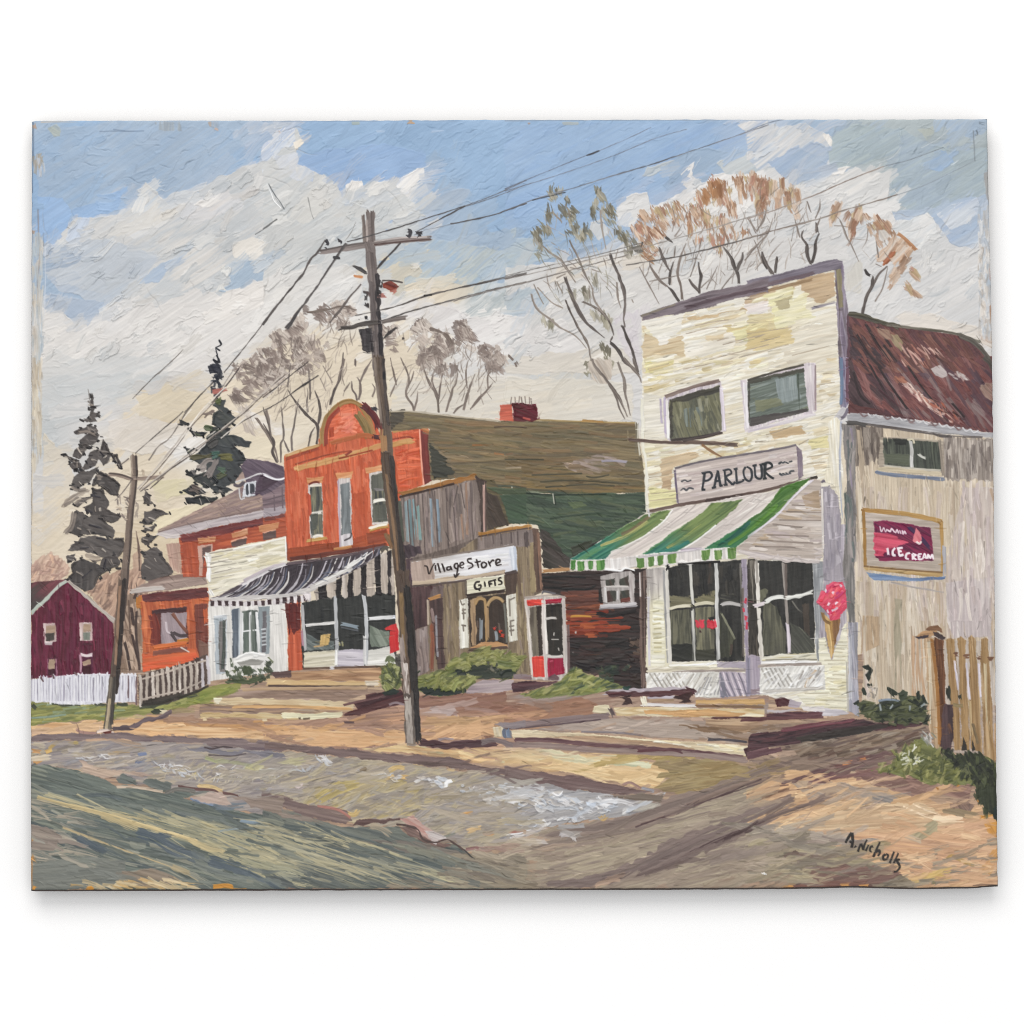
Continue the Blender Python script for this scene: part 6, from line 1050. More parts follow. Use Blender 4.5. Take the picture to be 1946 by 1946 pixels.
    R('1310,480 1345,500 1400,760 1405,1500 1415,1745 1312,1700 1318,1100', ['a8a4b0', '999aa8', 'b8b3bc', '8b8a98'], 86, con=1.4); S('1330,1000 1335,1600', 7, 'c9c9d0', dry=.2); S('1370,700 1390,1400', 6, '8d8a90', dry=.3); S('1300,1250 1310,1700', 4, 'c8c2b4', load=1.3)
    # cone sign
    cn = part('painted_cone_sign', p, 'pink ice cream cone sign on the parlour corner')
    R('1072,785 1110,820 1150,870 1230,840 1243,845 1225,960 1180,1130 1158,1228 1140,1160 1115,1000 1090,880', ['bd9862', 'a8824e', 'cdaa74'], 84, con=1.3, load=1.4); R('1165,870 1240,840 1228,950 1190,1080 1165,960', ['7d5a3c', '8f6a46', '694a34'], 84, rag=4); S('1075,790 1095,860 1150,900', 6, '8a6a44', dry=.1); S('1130,900 1150,1050 1160,1200', 4, 'd9ba84', load=1.3)
    R('1110,535 1170,515 1245,515 1275,560 1290,620 1328,680 1305,740 1240,800 1232,850 1150,865 1115,790 1060,740 1015,710 1055,640 1065,580 1100,590', ['d84c66', 'e26078', 'c93e58', 'e8788a'], -40, con=1.4, load=1.8, wob=3)
    K('1110,540 1240,520 1310,680 1240,790 1160,850 1040,700', 34, ['e2506a', 'd6406a', 'ee7c8c', 'd83c50', 'c94a86', 'e66a70'], -42, (8, 24), (4, 7), 22, load=2.0, bead=.6)
    LN('1240,535 1255,560;1110,575 1100,610;1180,600 1165,625;1140,700 1125,730;1190,715 1220,690;1160,780 1220,745;1120,770 1130,800', 4, 'e6ccd6', load=2)
    # striped awning
    T('B3'); aw = part('painted_awning', p, 'green and white striped awning with scalloped edge')
    WS = ['dcd3cb', 'cfc5bf', 'e9e3dc']; OG = ['6d8050', '7d8f58', '5a7048', '879a60']; TL = ['3b7a68', '2f6a5c', '4a8a74', '5a8a60']
    def stripe(s, c, ang, **k): R(s, c, ang, con=1.3, L=34, load=1.3, bend=3, **k)
    stripe('480,1475 640,1385 760,1310 870,1235 1030,1145 1250,1100 1540,1050 1940,985 2240,878 2130,1000 1980,1165 1830,1295 1695,1395 1480,1410 1000,1470 700,1500 480,1500', WS, -30)
    stripe('1030,1148 1225,1120 1160,1205 1000,1322 780,1425 720,1490 475,1485 640,1385 760,1310 870,1235', OG, -33, cols2=TL, to='950,1250 700,1420'); S('850,1300 960,1240 1060,1165', 6, '7a6c50', dry=.2); S('700,1380 900,1300 1050,1200', 5, 'a8a86c', dry=.35)
    stripe('1510,1068 1745,1038 1685,1112 1545,1232 1405,1342 1265,1422 975,1468 1040,1420 1262,1258 1442,1138', OG, -36, cols2=TL, to='1380,1250 1150,1420'); S('1180,1400 1300,1330 1450,1220', 5, '9aa060', dry=.35); S('1130,1430 1250,1400 1350,1350', 7, '35786c', dry=.1)
    stripe('2030,950 2240,880 2130,1000 1980,1160 1832,1290 1695,1395 1455,1412 1530,1355 1700,1255 1860,1140 1960,1040', ['56803c', '4a7238', '6b9048', '3f6640'], -38, cols2=['2f6a58', '3d7a50'], to='1900,1150 1600,1380'); S('1560,1390 1680,1310 1800,1200', 8, '2b6052', dry=.15); S('1640,1370 1800,1260 2000,1080', 6, '5f8c3c', dry=.2)
    LN('1225,1120 1160,1205 1000,1322 780,1425', 3, 'ece8e2', load=1.4); LN('1400,1080 1300,1170 1150,1280;1340,1110 1200,1220 1000,1360;1880,1010 1760,1110 1600,1250;1820,1040 1700,1150 1500,1300;1940,990 1800,1130 1640,1260', 2.2, 'c3b9b4', dry=.3); LN('1270,1422 1405,1342 1545,1232', 3, 'efebe6', load=1.4); S('1280,1420 1380,1405 1450,1405', 6, 'b5a9b4', dry=.1)
    S('1050,1110 1060,1170', 4, 'd9d6d8', load=1.4)
    # side of awning
    T('B4'); R('480,890 540,905 552,1100 555,1430 530,1500 300,1490 60,1475 -90,1420 -85,1395 60,1280 200,1160 350,1000', ['c4b8ae', 'b5a89e', 'd2c8c0'], 3, con=1.2, L=34)
    K('480,910 540,920 550,1420 0,1420 200,1180', 50, ['cdc2b8', 'b8aaa0', 'd8cfc8', 'c0b2b0', 'b09c84'], 3, (20, 60), (4, 8), 3, dry=.2); LN('420,1010 540,1000;330,1080 545,1090;290,1130 545,1135;240,1190 540,1195;190,1220 400,1245;150,1300 450,1310;100,1340 480,1360;60,1385 350,1390', 2.4, '857870', dry=.2); R('400,1010 530,970 535,1100 430,1110', ['b09a82', 'a38e78'], 3, dry=.3)
    S('480,895 350,1010 200,1170 0,1320', 4, 'd8d2da', load=1.4); S('460,885 520,872', 5, '3d352f'); S('-60,1420 100,1450 300,1480 530,1495', 8, 'c3b8b6', 'd8cfca', load=1.6)
    LN('0,1470 40,1462 70,1478;90,1470 150,1480 200,1462;220,1440 260,1490 310,1495 350,1450;370,1450 420,1500 480,1500;490,1400 540,1420 500,1440;500,1470 560,1460', 4, 'd9cfca', 'b8aca8', load=2, rough=.3)
    # shade side strip right of awning
    use(p); R('545,940 600,940 660,1010 690,1190 700,1500 740,1640 560,1640 555,1300', ['a79ea6', '98909a', 'b5adb4'], 88, con=1.2, rag=4); K('560,960 660,1020 690,1500 570,1600', 26, ['a59ca4', '908894', 'b8b0b8'], 88, (20, 50), (4, 7), 4, dry=.2); LN('540,920 560,900 570,920', 4, '6d6470'); S('550,960 556,1400', 4, 'e0d8d0', load=1.3)
    T('B3'); part('painted_valance', aw, 'scalloped valance of green and white checks')
    R('478,1488 720,1482 975,1450 1460,1402 1695,1392 1695,1470 1560,1485 1300,1512 980,1540 740,1565 480,1562', ['e2ddd8', 'd6d0cc', 'ece9e6'], 86, load=1.6)
    for x0, y0, x1, y1 in ((478, 1490, 512, 1562), (532, 1498, 582, 1564), (606, 1492, 642, 1556), (670, 1486, 727, 1562), (960, 1468, 1022, 1548), (1046, 1460, 1092, 1532), (1120, 1442, 1162, 1522), (1196, 1436, 1258, 1512), (1440, 1412, 1502, 1492), (1538, 1410, 1592, 1482), (1632, 1398, 1692, 1478)):
        R([(x0, y0), (x1, y0 - 3), (x1 - 2, y1 - 8), ((x0 + x1) / 2, y1), (x0 + 3, y1 - 6)], ['6f8f4c', '5c8044', '86a260'] if x0 > 900 else ['5d8f4a', '4a7c40', '6f9c58'], 80, load=1.8)
    LN('730,1550 800,1555 850,1565 880,1545 950,1560;1270,1505 1300,1490 1350,1510 1400,1490 1430,1490', 5, 'efece8', load=2, rough=.5); LN('980,1468 1250,1430 1460,1402', 3, 'c3bcc0', load=1.2)
    T('C4'); LN('900,385 930,370', 9, '1f1d1c'); LN('1000,350 1200,335 1400,325', 4, '23211f', dry=.2)

def paint_shed():
    T('B4'); s = part('painted_shed', None, 'painted pale boarded shed right of the parlour under a rusty roof')
    R('700,480 1000,500 1400,560 1900,600 1900,1940 735,1940 730,1600 745,1000', ['cfc0aa', 'c0b09a', 'ddd0bc', 'b5a490'], 88, con=1.2, L=40)
    T('C6'); R('290,240 1420,200 1440,1250 860,1250 870,1390 330,1250 345,900', ['c8b9a4', 'b8a892', 'd6c9b8', 'ad9b86'], 88, con=1.2, L=40)
    T('B4')
    K('760,950 1830,950 1840,1930 780,1930', 140, ['d2c6b2', 'c4b59f', 'b8a791', 'dbd0bd', 'bfb0a8', 'cbbdb8'], 88, (50, 140), (4, 10), 2.5, dry=.35, op=.55, L=60)
    T('C6'); K('310,240 1400,240 1420,1200 880,1200 840,700 760,680 850,1200 340,1200', 120, ['cdbfaa', 'bca991', 'b09c86', 'd6cab8', 'bdadA8', 'c7b9b2', 'd9cfc0'], 88, (50, 140), (4, 10), 2.5, dry=.35, op=.55, L=60)
    R('600,380 660,380 650,1120 600,1120', ['97917a', 'a59c86'], 88, op=.7, dry=.3); R('340,520 480,520 480,760 330,820', ['ad9478', 'b8a084'], 88, dry=.35); R('1020,250 1380,200 1400,880 1360,690 1080,700 1030,560', ['c6bbb8', 'b8acab', 'd6cdc8'], 88, dry=.2); R('740,680 830,700 860,1180 740,1180', ['bb9a7c', 'c8aa8c'], 88, dry=.35)
    T('B4')
    R('740,480 1000,505 990,700 900,790 830,810 745,780', ['75695f', '867a70', '655a54', '958a80'], 88, con=1.3, rag=8, cols2=['b0a090', 'c0b2a0'], to='850,700 850,830'); R('1430,570 1900,600 1830,900 1600,910 1450,880', ['958a80', 'a89d94', '857a72', 'b8aea4'], 88, con=1.3, rag=12); K('740,500 990,510 980,780 760,800', 40, ['6b6058', '8d8278', '5c524d', 'a09488'], 88, (20, 60), (3, 7), 4, dry=.3); K('1440,580 1810,620 1800,900 1460,880', 50, ['8b8078', 'a89e96', '756b66', 'c0b6ac'], 88, (20, 60), (3, 7), 4, dry=.35)
    R('695,480 790,500 800,1100 790,1600 790,1940 745,1940 705,1500 735,1000', ['7d7875', '918b88', '6b6a68', 'a09a96'], 88, con=1.4, rag=5); K('700,500 790,520 800,1500 720,1500', 40, ['8d8684', '6d6a6a', '9c9490', '5f6a68', '8a7f90'], 88, (30, 80), (3, 6), 4, dry=.3)
    S('820,520 850,900 870,1100', 10, 'b0a08c', dry=.35); R('1590,950 1830,950 1830,1500 1700,1940 1480,1940 1480,1400', ['c9bebc', 'bdb0b0', 'd6ccc8'], 88, op=.6, dry=.2); K('1580,900 1850,900 1880,1930 1500,1930', 50, ['cfc4bc', 'b8aaa6', 'ddd3ca', 'c4b6b4'], 88, (30, 80), (4, 8), 3, dry=.35)
    # roof
    T('A4'); rf = part('painted_roof', s, 'rusty maroon corrugated roof with pale scrapes')
    MR = ['6a4343', '784d4a', '583c40', '845853']
    R('750,1505 900,1530 1200,1590 1500,1638 1650,1690 1760,1780 1860,1860 1860,1940 755,1940', MR, 52, con=1.2); R('755,1590 900,1700 1100,1940 755,1940', ['43363a', '504146', '382d30'], 52, rag=10)
    T('B4'); R('752,-10 1860,-10 1860,560 1650,535 1300,465 900,412 738,405 745,330', MR, 52, con=1.2); R('752,-10 980,-10 1100,120 1180,300 1250,400 1100,440 900,412 745,330', ['4a3a3c', '574447', '3c2f32'], 52, con=1.2, rag=10); R('745,335 900,370 1200,430 1250,465 900,415 738,405', ['63403f', '54363a'], 8, rag=5)
    K('760,0 1850,0 1850,540 1300,450 900,400', 130, ['754a48', '82524d', '5c4046', '6b4446', '8d6460', '52404a', '8a7a78'], 52, (34, 90), (5, 12), 7, dry=.3, op=.7, L=40)
    T('A4'); K('770,1560 1700,1700 1830,1930 780,1930', 80, ['7d544c', '6d4a44', '8d6659', '583e3d', '654641'], 50, (24, 70), (4, 9), 10, dry=.28); LN('870,1570 960,1720 1050,1850;950,1580 1060,1740;800,1640 900,1800 1000,1900;1000,1720 1100,1850', 5, '3c3032', dry=.2); R('1040,1650 1100,1640 1150,1700 1140,1780 1080,1720', ['a08f74', '8d7c60', 'c0b09c'], 55, rag=6, dry=.2); R('950,1600 1040,1620 1060,1680 980,1680', ['8d6a60', '9c8270'], 40, dry=.3)
    K('1080,1690 1500,1760 1400,1900 1150,1880', 26, ['c9a79a', 'b98f84', '9c6a5c'], 45, (14, 40), (2, 4), 10, dry=.4)
    LN('745,1500 820,1505 900,1530 1030,1570 1120,1590', 9, '4d4940', '636050', load=1.3, rough=.4); LN('1020,1575 1200,1595 1500,1632 1680,1690 1710,1700', 5, '5f5a50', '8a8578', load=1.2); LN('1560,1650 1660,1700 1750,1790 1800,1890', 9, '54504a', '6a655c', dry=.1)
    R('1690,1620 1800,1640 1820,1760 1720,1700', ['cfc6bc', 'ad8f80'], 20, rag=6, dry=.2)
    T('B4'); LN('880,20 960,160 1040,300;960,60 1050,200 1180,380;780,100 820,260 900,340;1180,60 1300,240 1420,380;1500,330 1600,440', 4, '352a2c', dry=.2); K('1110,160 1200,180 1400,360 1560,480 1480,480 1260,320', 46, ['c8a89c', 'd6bcb0', 'b8908a', 'a87468', 'e0cabe'], 48, (12, 34), (2, 5), 12, dry=.35, load=1.3); K('1280,280 1500,350 1620,500 1450,470', 24, ['5a2a2a', 'a5604c', '46302e', 'c08a78'], 48, (8, 24), (2, 5), 16, dry=.3)
    R('1350,80 1420,55 1465,95 1470,130 1430,150 1380,130', ['b3a8a6', 'c2b8b4'], 30, dry=.1); K('1460,110 1560,90 1640,160 1560,180', 14, ['bdb2ae', 'd0c6c2', '9a8480'], 40, (8, 20), (3, 6), 20); R('1700,200 1840,180 1850,330 1740,300', ['8a6a60', '9c8478', '75564e'], 50, rag=8, dry=.2); S('1740,0 1800,60 1850,200', 9, '4f4a44', dry=.2); K('1060,130 1150,140 1180,180 1100,190', 8, ['a5705c', '8d5a4c'], 40)
    # eave
    part('painted_eave', s); R('735,425 760,408 900,418 1300,470 1700,540 1860,560 1860,600 1730,582 1400,552 1000,502 740,470', ['b3b2b4', 'a3a2a6', 'c4c3c4'], 8, load=1.4)
    for i in range(15):
        x = 830 + i * 58; y = np.interp(x, [740, 900, 1300, 1700], [405, 415, 466, 538]); LN([(x, y - 4), (x + 22, y + 22), (x + 50, y + 6)] and f'{x},{y-2} {x+24},{y+22} {x+52},{y+8}', 3, 'c9c8ca' if i % 3 else '7d6a6a', load=1.5)
    S('745,470 1000,505 1400,560 1730,585', 5, '5a5250', '77706c', dry=.1); S('720,480 800,480 880,500', 7, '4f4c4a', dry=.1); S('1360,555 1420,575 1500,580', 4, '5d5654', dry=.1)
    # window
    w = part('painted_window', s, 'small two paned shed window'); R('975,580 1200,590 1440,610 1450,850 1000,825 965,800', ['b0a494', 'a09486', 'c2b6a4'], 4); R('1000,588 1422,620 1432,828 1250,812 1005,792', ['464a44', '555a50', '393c38', '656a5c'], 86, con=1.3); R('1010,700 1190,705 1190,800 1010,780', ['6d7260', '5c6152'], 4, dry=.2); R('1060,590 1180,600 1170,640 1090,640', ['2e302d'], 0, rag=4)
    S('1200,610 1208,700 1208,815', 7, 'bdbcb8', load=1.4); S('1205,720 1210,815', 5, 'dfdedb', load=1.5); S('1255,705 1280,725 1310,738', 5, 'b8b8b0', dry=.15); S('1000,790 1200,812 1425,828', 4, 'c9c3b4', load=1.3); R('965,800 1000,800 1420,840 1435,870 950,830', ['cfc2a8', 'bfb298'], 3); S('940,835 1000,850 1200,872 1450,892', 7, '6b7488', '8790a2', load=1.2); S('1410,600 1440,870', 5, '8f8478', dry=.2); S('1180,600 1215,600 1225,630', 4, 'c9c0a8')
    # ice cream sign
    g = part('painted_sign', s, 'ochre framed sign with a crimson panel lettered ICE CREAM'); R('855,1120 1150,1145 1425,1195 1440,1590 870,1545', ['bdae a2'.replace(' ', ''), 'ada093', 'cabdb2'], 4)
    R('930,1205 1000,1195 1130,1215 1350,1245 1362,1488 1150,1492 1000,1485 942,1462', ['742246', '86294e', '5c1f40', '93304e'], 30, con=1.3, load=1.2); R('928,1290 1060,1285 1120,1330 1180,1350 1040,1400 1000,1460 940,1455', ['c94a62', 'd85c74', 'b83e58'], 10, rag=6, load=1.3); S('960,1480 1150,1475 1300,1480', 7, '801c48', dry=.1); S('1180,1240 1280,1330 1340,1400', 7, '432a4c', dry=.2)
    R('1242,1248 1270,1280 1285,1330 1265,1365 1210,1345 1215,1310', ['d8707c', 'e2868e', 'c95a6c'], 60, load=1.5); LN('1240,1350 1265,1365 1278,1345', 4, 'ecdcd8', load=1.8)
    LT = dict(rough=.3, load=1.6, br=.3, tail=0, endrag=.3)
    LN('975,1240 985,1275 1000,1250;1005,1250 1015,1278 1025,1262;1035,1268 1050,1275 1060,1255 1080,1278;1090,1282 1100,1262 1110,1285;1120,1270 1128,1290;1140,1272 1145,1292 1155,1275 1165,1290', 3, 'e2ccd4', **LT)
    LN('1026,1398 1038,1450;1085,1398 1068,1420 1072,1448 1092,1448;1108,1395 1118,1455;1098,1402 1140,1395;1108,1422 1132,1418;1114,1453 1128,1451 1146,1446', 4.4, 'f0e6ea', **LT)
    LN('1195,1432 1170,1440 1165,1470 1190,1478;1212,1438 1215,1482;1212,1438 1240,1448 1218,1462 1245,1485;1255,1440 1258,1482;1255,1442 1280,1440;1257,1460 1276,1458;1258,1482 1284,1478;1288,1482 1302,1440 1318,1480;1292,1468 1312,1465;1325,1482 1328,1448 1345,1470 1358,1448 1366,1480', 3.6, 'f0e6ea', **LT)
    part('painted_frame', g); OC = 'ab8248'
    LN('850,1115 1000,1130 1150,1145 1300,1172 1425,1200', 8, OC, 'bd9a62', load=1.4); LN('850,1115 860,1300 868,1540', 6, OC, '96703c', load=1.3); LN('1425,1200 1432,1400 1435,1590', 6, OC, 'bd9a62', load=1.3); LN('862,1540 1100,1565 1300,1585 1438,1595', 9, 'b08c58', 'c4a878', load=1.4); LN('860,1530 1100,1552 1430,1575', 3, '7d6040'); S('840,1110 865,1125', 7, '8d6838'); S('1410,1195 1428,1215', 8, '9a7440')
    use(g); R('878,1572 1000,1592 1200,1612 1455,1608 1445,1630 1100,1642 930,1632', ['5f7296', '748aac', '8c9cb4'], 4, load=1.2); S('1445,1380 1450,1600', 7, 'a9a8ae', dry=.3); S('1060,1650 1200,1680 1440,1720', 3, 'a8a09c', dry=.3)
# ---------------------------------------------------------------- steps, fences, shrubs, poles, wires, signature
def paint_foreground():
    use(next(i for i, q in enumerate(PARTS) if q[0] == 'painted_pavement'))
    T('D4'); LN('108,1388 116,1394;124,1386 126,1396;134,1392 139,1396', 2.6, 'f4f2ee', load=2.4)
    # left steps
    T('C2'); stp = part('painted_step', None, 'painted stone steps before the red brick shop')
    R('820,1340 1200,1315 1650,1300 1800,1290 1800,1420 1640,1420 640,1420 700,1390 820,1380', ['a88264', 'b89270', '987458', 'c4a07c'], 1, con=1.2); R('650,1350 830,1330 830,1385 690,1395', ['5f4a48', '6f5854'], -4, rag=3)
    R('350,1500 700,1480 1540,1480 1540,1545 1300,1600 500,1600 200,1590', ['9f8676', '8d7668', 'b0988a'], 1, con=1.2); R('0,1640 200,1625 1300,1665 1420,1690 1300,1720 600,1735 0,1730', ['9c8474', '8c7468', 'b59678', 'a0968c'], 1, con=1.2)
    R('0,1500 350,1480 350,1520 130,1590 0,1640', ['8a9450', '757f44'], -16, op=.5)
    S('610,1432 900,1438 1300,1450 1650,1440', 11, 'd8bd90', 'c9a878', load=1.4, rough=.3); S('620,1465 1000,1470 1600,1470', 4, '5c4a44', dry=.1); S('380,1500 700,1492 1100,1488 1530,1485', 6, 'cbb08c', 'a88c72', load=1.2, dry=.05); S('1520,1440 1640,1435', 9, 'd9ccb8', dry=.15)
    S('132,1608 400,1608 800,1618 1200,1635 1400,1650', 13, 'ddcdaa', 'c8b08c', load=1.5, rough=.3); S('130,1608 200,1605', 12, 'e4dcc4', load=1.6); S('300,1660 800,1655 1400,1680', 6, 'c8a070', dry=.15); S('0,1735 500,1740 900,1745 1310,1730', 10, 'd6c49c', 'c2a678', load=1.4, rough=.35); S('760,1740 1000,1742 1300,1725', 10, 'e2dcbc', load=1.5, rough=.4); LN('900,1765 930,1762;950,1768 1010,1762', 4, '6f604e')
    S('570,1780 620,1778', 5, 'e6d2ae', load=1.6); S('20,1770 70,1772', 6, 'e2cba4', load=1.6)
    R('1525,1545 1700,1515 1840,1500 1880,1540 1880,1620 1600,1690 1450,1740 1305,1752 1360,1705 1440,1680 1405,1620 1520,1600', ['4d2e30', '5c3a3a', '40272b'], -14, con=1.3, rag=4); LN('1320,1640 1500,1600 1700,1560', 4, '6f5050', dry=.2); S('1320,1800 1420,1800', 4, '5f4c4c', dry=.2); S('1730,1640 1800,1620 1880,1640', 4, '8d7c80', dry=.2)
    # foreground steps of the parlour
    T('D3'); st2 = part('painted_step', None, 'painted long cream edged stone platform before the parlour')
    R('650,165 760,155 775,225 640,212', ['ddd3b4', 'cdc2a2', 'e6dfc8'], 4, load=1.4); R('795,170 1100,165 1900,185 1905,245 1700,250 1300,240 820,228', ['d8ccb0', 'c9ae80', 'e6dcc0'], 2, load=1.3, con=1.3); R('1020,195 1500,185 1800,215 1650,245 1300,238 1030,220', ['c69a66', 'd3aa78', 'b58a5c'], 2, rag=4); S('765,175 780,200 800,240', 7, '625454', '7a6c68'); S('0,310 200,290 500,255 770,230', 11, '7d6c6c', '968482', load=1.2, dry=.05); S('0,330 140,320 700,260', 3, '55464a', dry=.2)
    S('1100,155 1400,160 1900,165', 5, '7f6a54', dry=.2); R('1400,115 1900,112 1905,150 1400,145', ['cda873', 'bf9a66', 'd9ba88'], 1, load=1.2); LN('1400,150 1405,165', 6, 'd08a50'); S('1400,160 1700,165 1900,170', 4, '8a6a50', dry=.2); S('1000,150 1300,158 1400,160', 6, 'cfccd4', 'e6e2dc', load=1.4)
    S('1010,90 1030,160', 10, 'e6e0cc', load=1.5); S('1050,95 1250,95', 7, 'c3bcc4', dry=.05); S('1060,120 1240,118', 6, 'a58a70')
    R('40,342 150,335 400,352 700,372 1200,412 1785,452 1765,525 1400,492 1000,440 700,412 300,395 60,400', ['dccfb2', 'cdbb9c', 'e6d9b8'], 5, load=1.4, con=1.3); R('300,385 700,385 1250,440 1390,470 1390,490 1000,445 700,415', ['a78b74', 'b89a7c', '957a68'], 5, rag=4); K('900,400 1760,450 1750,510 1200,440', 24, ['ebe2c8', 'e2d4ac', 'f0ead8'], 5, (14, 40), (3, 6), 4, load=1.6)
    S('60,412 300,410 700,450 1000,470 1400,500 1760,540', 8, '604248', '775a5a', load=1.1, dry=.05); S('0,445 300,450 700,485 1400,515 1780,560', 11, '8a7672', '9d8a82', dry=.15); S('970,490 1200,480 1300,500', 6, '5c3c40', dry=.1)
    S('560,350 800,355 1000,375', 4, '847a7c', dry=.2); S('1480,410 1600,408 1780,425', 5, '474248', dry=.15); S('1520,255 1700,250 1932,255', 6, '5a3a3c', dry=.1)
    R('1790,395 1810,365 1932,350 1932,520 1770,530 1755,480 1800,460', ['42292e', '503338', '352226'], -6, con=1.3); LN('1800,440 1932,420;1790,500 1932,470', 4, '75585a', dry=.15)
    R('-40,330 15,330 40,345 45,395 0,400 -40,380', ['6f7078', '84848c'], 86); S('15,340 22,390', 5, '8c98ac')
    T('D2'); R('1690,320 1760,310 1775,390 1700,395', ['dccdb0', 'c9b898', 'e6dcc8'], 80, load=1.4); R('1700,300 1740,285 1932,265 1932,320 1830,330 1760,320', ['7e7274', '8d8284'], -6); S('1765,330 1772,392', 6, '5f6676'); S('1795,330 1805,390', 6, '78869c')
    T('C5'); use(st2)
    R('560,1720 700,1700 1080,1705 1060,1750 800,1760 560,1760', ['5c3a40', '6d4a4e', '4d3036'], 1, con=1.3); R('640,1600 690,1570 780,1590 790,1610 760,1650 660,1660', ['4a2c30', '573438', '3b2428'], 30, load=1.4); R('780,1590 890,1620 860,1670 760,1665', ['a89ca6', 'b8aeb4'], 10); R('560,1690 700,1680 900,1690 820,1700 570,1715', ['b8aeb2', 'c6bebe'], 2); R('880,1650 1090,1650 1100,1690 900,1690', ['d3cccc', 'e0dad6'], 2)
    R('0,1770 330,1770 870,1770 880,1800 500,1830 380,1900 200,1850 0,1830', ['a58870', 'b39880', '94785f', 'c4a888'], 2, op=.9); LN('560,1765 800,1760 1080,1750;330,1780 560,1770', 6, '5a383c', '734e50', dry=.1)
    T('D4'); R('10,420 30,370 250,345 500,300 760,258 850,260 950,290 1310,285 1240,318 900,345 500,410 200,450 0,500', ['4a3438', '5c3e42', '3a2c30', '6d4a4c'], -10, con=1.3); R('330,385 560,345 860,295 1100,295 900,350 640,400 400,425', ['37312f', '443c38'], -8, rag=6); S('250,340 500,300 780,262', 9, '6d4048', '805058', dry=.1); LN('0,460 250,440 400,420;20,400 240,370', 6, '3d2a30', '62464a', dry=.1); R('0,500 250,465 260,500 100,530 0,560', ['5f4248', '75565a'], -12, rag=4); K('300,440 1250,330 1300,420 900,520 400,560', 50, ['6b5a4c', '7d6a5a', '8d7c6c', '5a4a40', '95887a', '665046'], -12, (24, 70), (4, 9), 8, dry=.25)
    # bench
    T('C4'); bn = part('painted_bench', None, 'low painted plank bench outside the parlour'); S('325,1520 500,1508 740,1510 900,1500 1090,1495', 9, 'c0b6bc', 'a89ca4', load=1.4, rough=.4); S('350,1545 600,1540 740,1545 1000,1528 1150,1520', 9, '4d3034', '603e40', load=1.3, rough=.4); S('740,1530 1060,1520', 6, '5c3a3c')
    part('painted_leg', bn); R('475,1565 575,1560 560,1590 582,1630 495,1640 520,1600', ['3a2a2a', '4a3634'], 30, wob=3); part('painted_leg', bn); R('985,1560 1120,1530 1140,1550 1100,1600 1118,1620 1020,1635 1050,1600 975,1590', ['3c2828', '4c3230'], 30, wob=3); S('1080,1490 1120,1500 1165,1530', 7, '4f3034', rough=.6)
    # shrubs by the store and parlour
    T('C3')
    OL = ['8f9448', '7d8444', 'a3a45c', '6b7040', 'b0ae6c', '9a9a50']
    s = part('painted_shrub', None, 'large olive painted bush under the store window')
    R('410,1300 480,1220 620,1170 720,1130 800,1095 880,1150 1010,1180 1150,1205 1100,1300 1030,1400 920,1400 700,1410 560,1360 430,1345', ['707a42', '858a4c', '5c683c'], -25, wob=4, rag=6); R('500,1320 700,1260 900,1280 1100,1290 1030,1400 720,1410 560,1390', ['2f3734', '3b4438', '454a40'], -8, rag=6)
    K('430,1280 520,1200 800,1100 1010,1180 1150,1210 1080,1310 760,1250 560,1340', 90, OL, -22, (12, 30), (5, 10), 28, clip=False, load=1.8, bead=.6, taper=(.7, .4)); K('780,1240 960,1250 940,1360 760,1340', 24, ['6f6a5c', '85806c', '57584c', '3a423c'], 30, (5, 12), (3, 5), 50, load=1.5); K('880,1170 1130,1200 1060,1340 900,1300', 20, ['a5a660', '8a8f4c', '6d7a44'], 15, (14, 34), (6, 10), 14, load=1.8); LN('920,1380 960,1330 1030,1320;930,1440 960,1420', 4, '2d3530', load=1.3)
    s = part('painted_shrub', None, 'olive painted bush beside the tall pole base')
    R('150,1420 190,1390 340,1330 480,1370 690,1380 700,1440 600,1510 440,1560 240,1540 170,1500', ['6f7a40', '858a4a', '59663a'], -10, wob=4, rag=6); R('180,1500 300,1450 420,1500 600,1480 600,1530 440,1560 250,1545', ['28332f', '34403a', '3f4438'], 8, rag=6)
    K('180,1410 350,1330 700,1390 640,1490 480,1520 330,1470', 60, OL, -25, (10, 28), (5, 9), 34, clip=False, load=1.8, bead=.6, taper=(.7, .4)); S('480,1520 520,1440 560,1420', 9, '9aa058', load=1.6); S('620,1450 690,1380', 8, 'a0a45c', load=1.6); LN('140,1360 180,1330;150,1510 210,1480', 3, '38402f')
    use(next(i for i, q in enumerate(PARTS) if q[0] == 'painted_pavement'))
    R('620,1480 760,1420 1050,1410 1050,1500 860,1530 600,1540', ['a39498', 'b5a6a6', '94858a'], -3, rag=4); R('1030,1430 1200,1415 1470,1430 1300,1480 1150,1520 1040,1520', ['50353a', '614246', '432c32'], -6, rag=4); R('1040,1350 1210,1360 1210,1410 1040,1400', ['6b4a4c', '7d5c5c', '8a7a7c'], 4)
    gr = part('painted_grass', None, 'painted tuft of olive grass in front of the phone booth')
    R('1060,1560 1250,1500 1460,1430 1530,1330 1600,1290 1680,1340 1850,1400 1932,1350 1932,1500 1700,1545 1300,1570', ['7a8048', '8d9250', '646f42'], -18, wob=3, rag=6); K('1080,1550 1480,1420 1600,1280 1840,1400 1920,1400 1900,1500 1300,1560', 80, OL + ['55643e', '6f7c4c'], -28, (14, 44), (3, 6), 16, load=1.4, taper=(.8, .3)); R('1830,1330 1960,1300 1960,1480 1850,1440', ['46543c', '3a4638'], -10, rag=6)
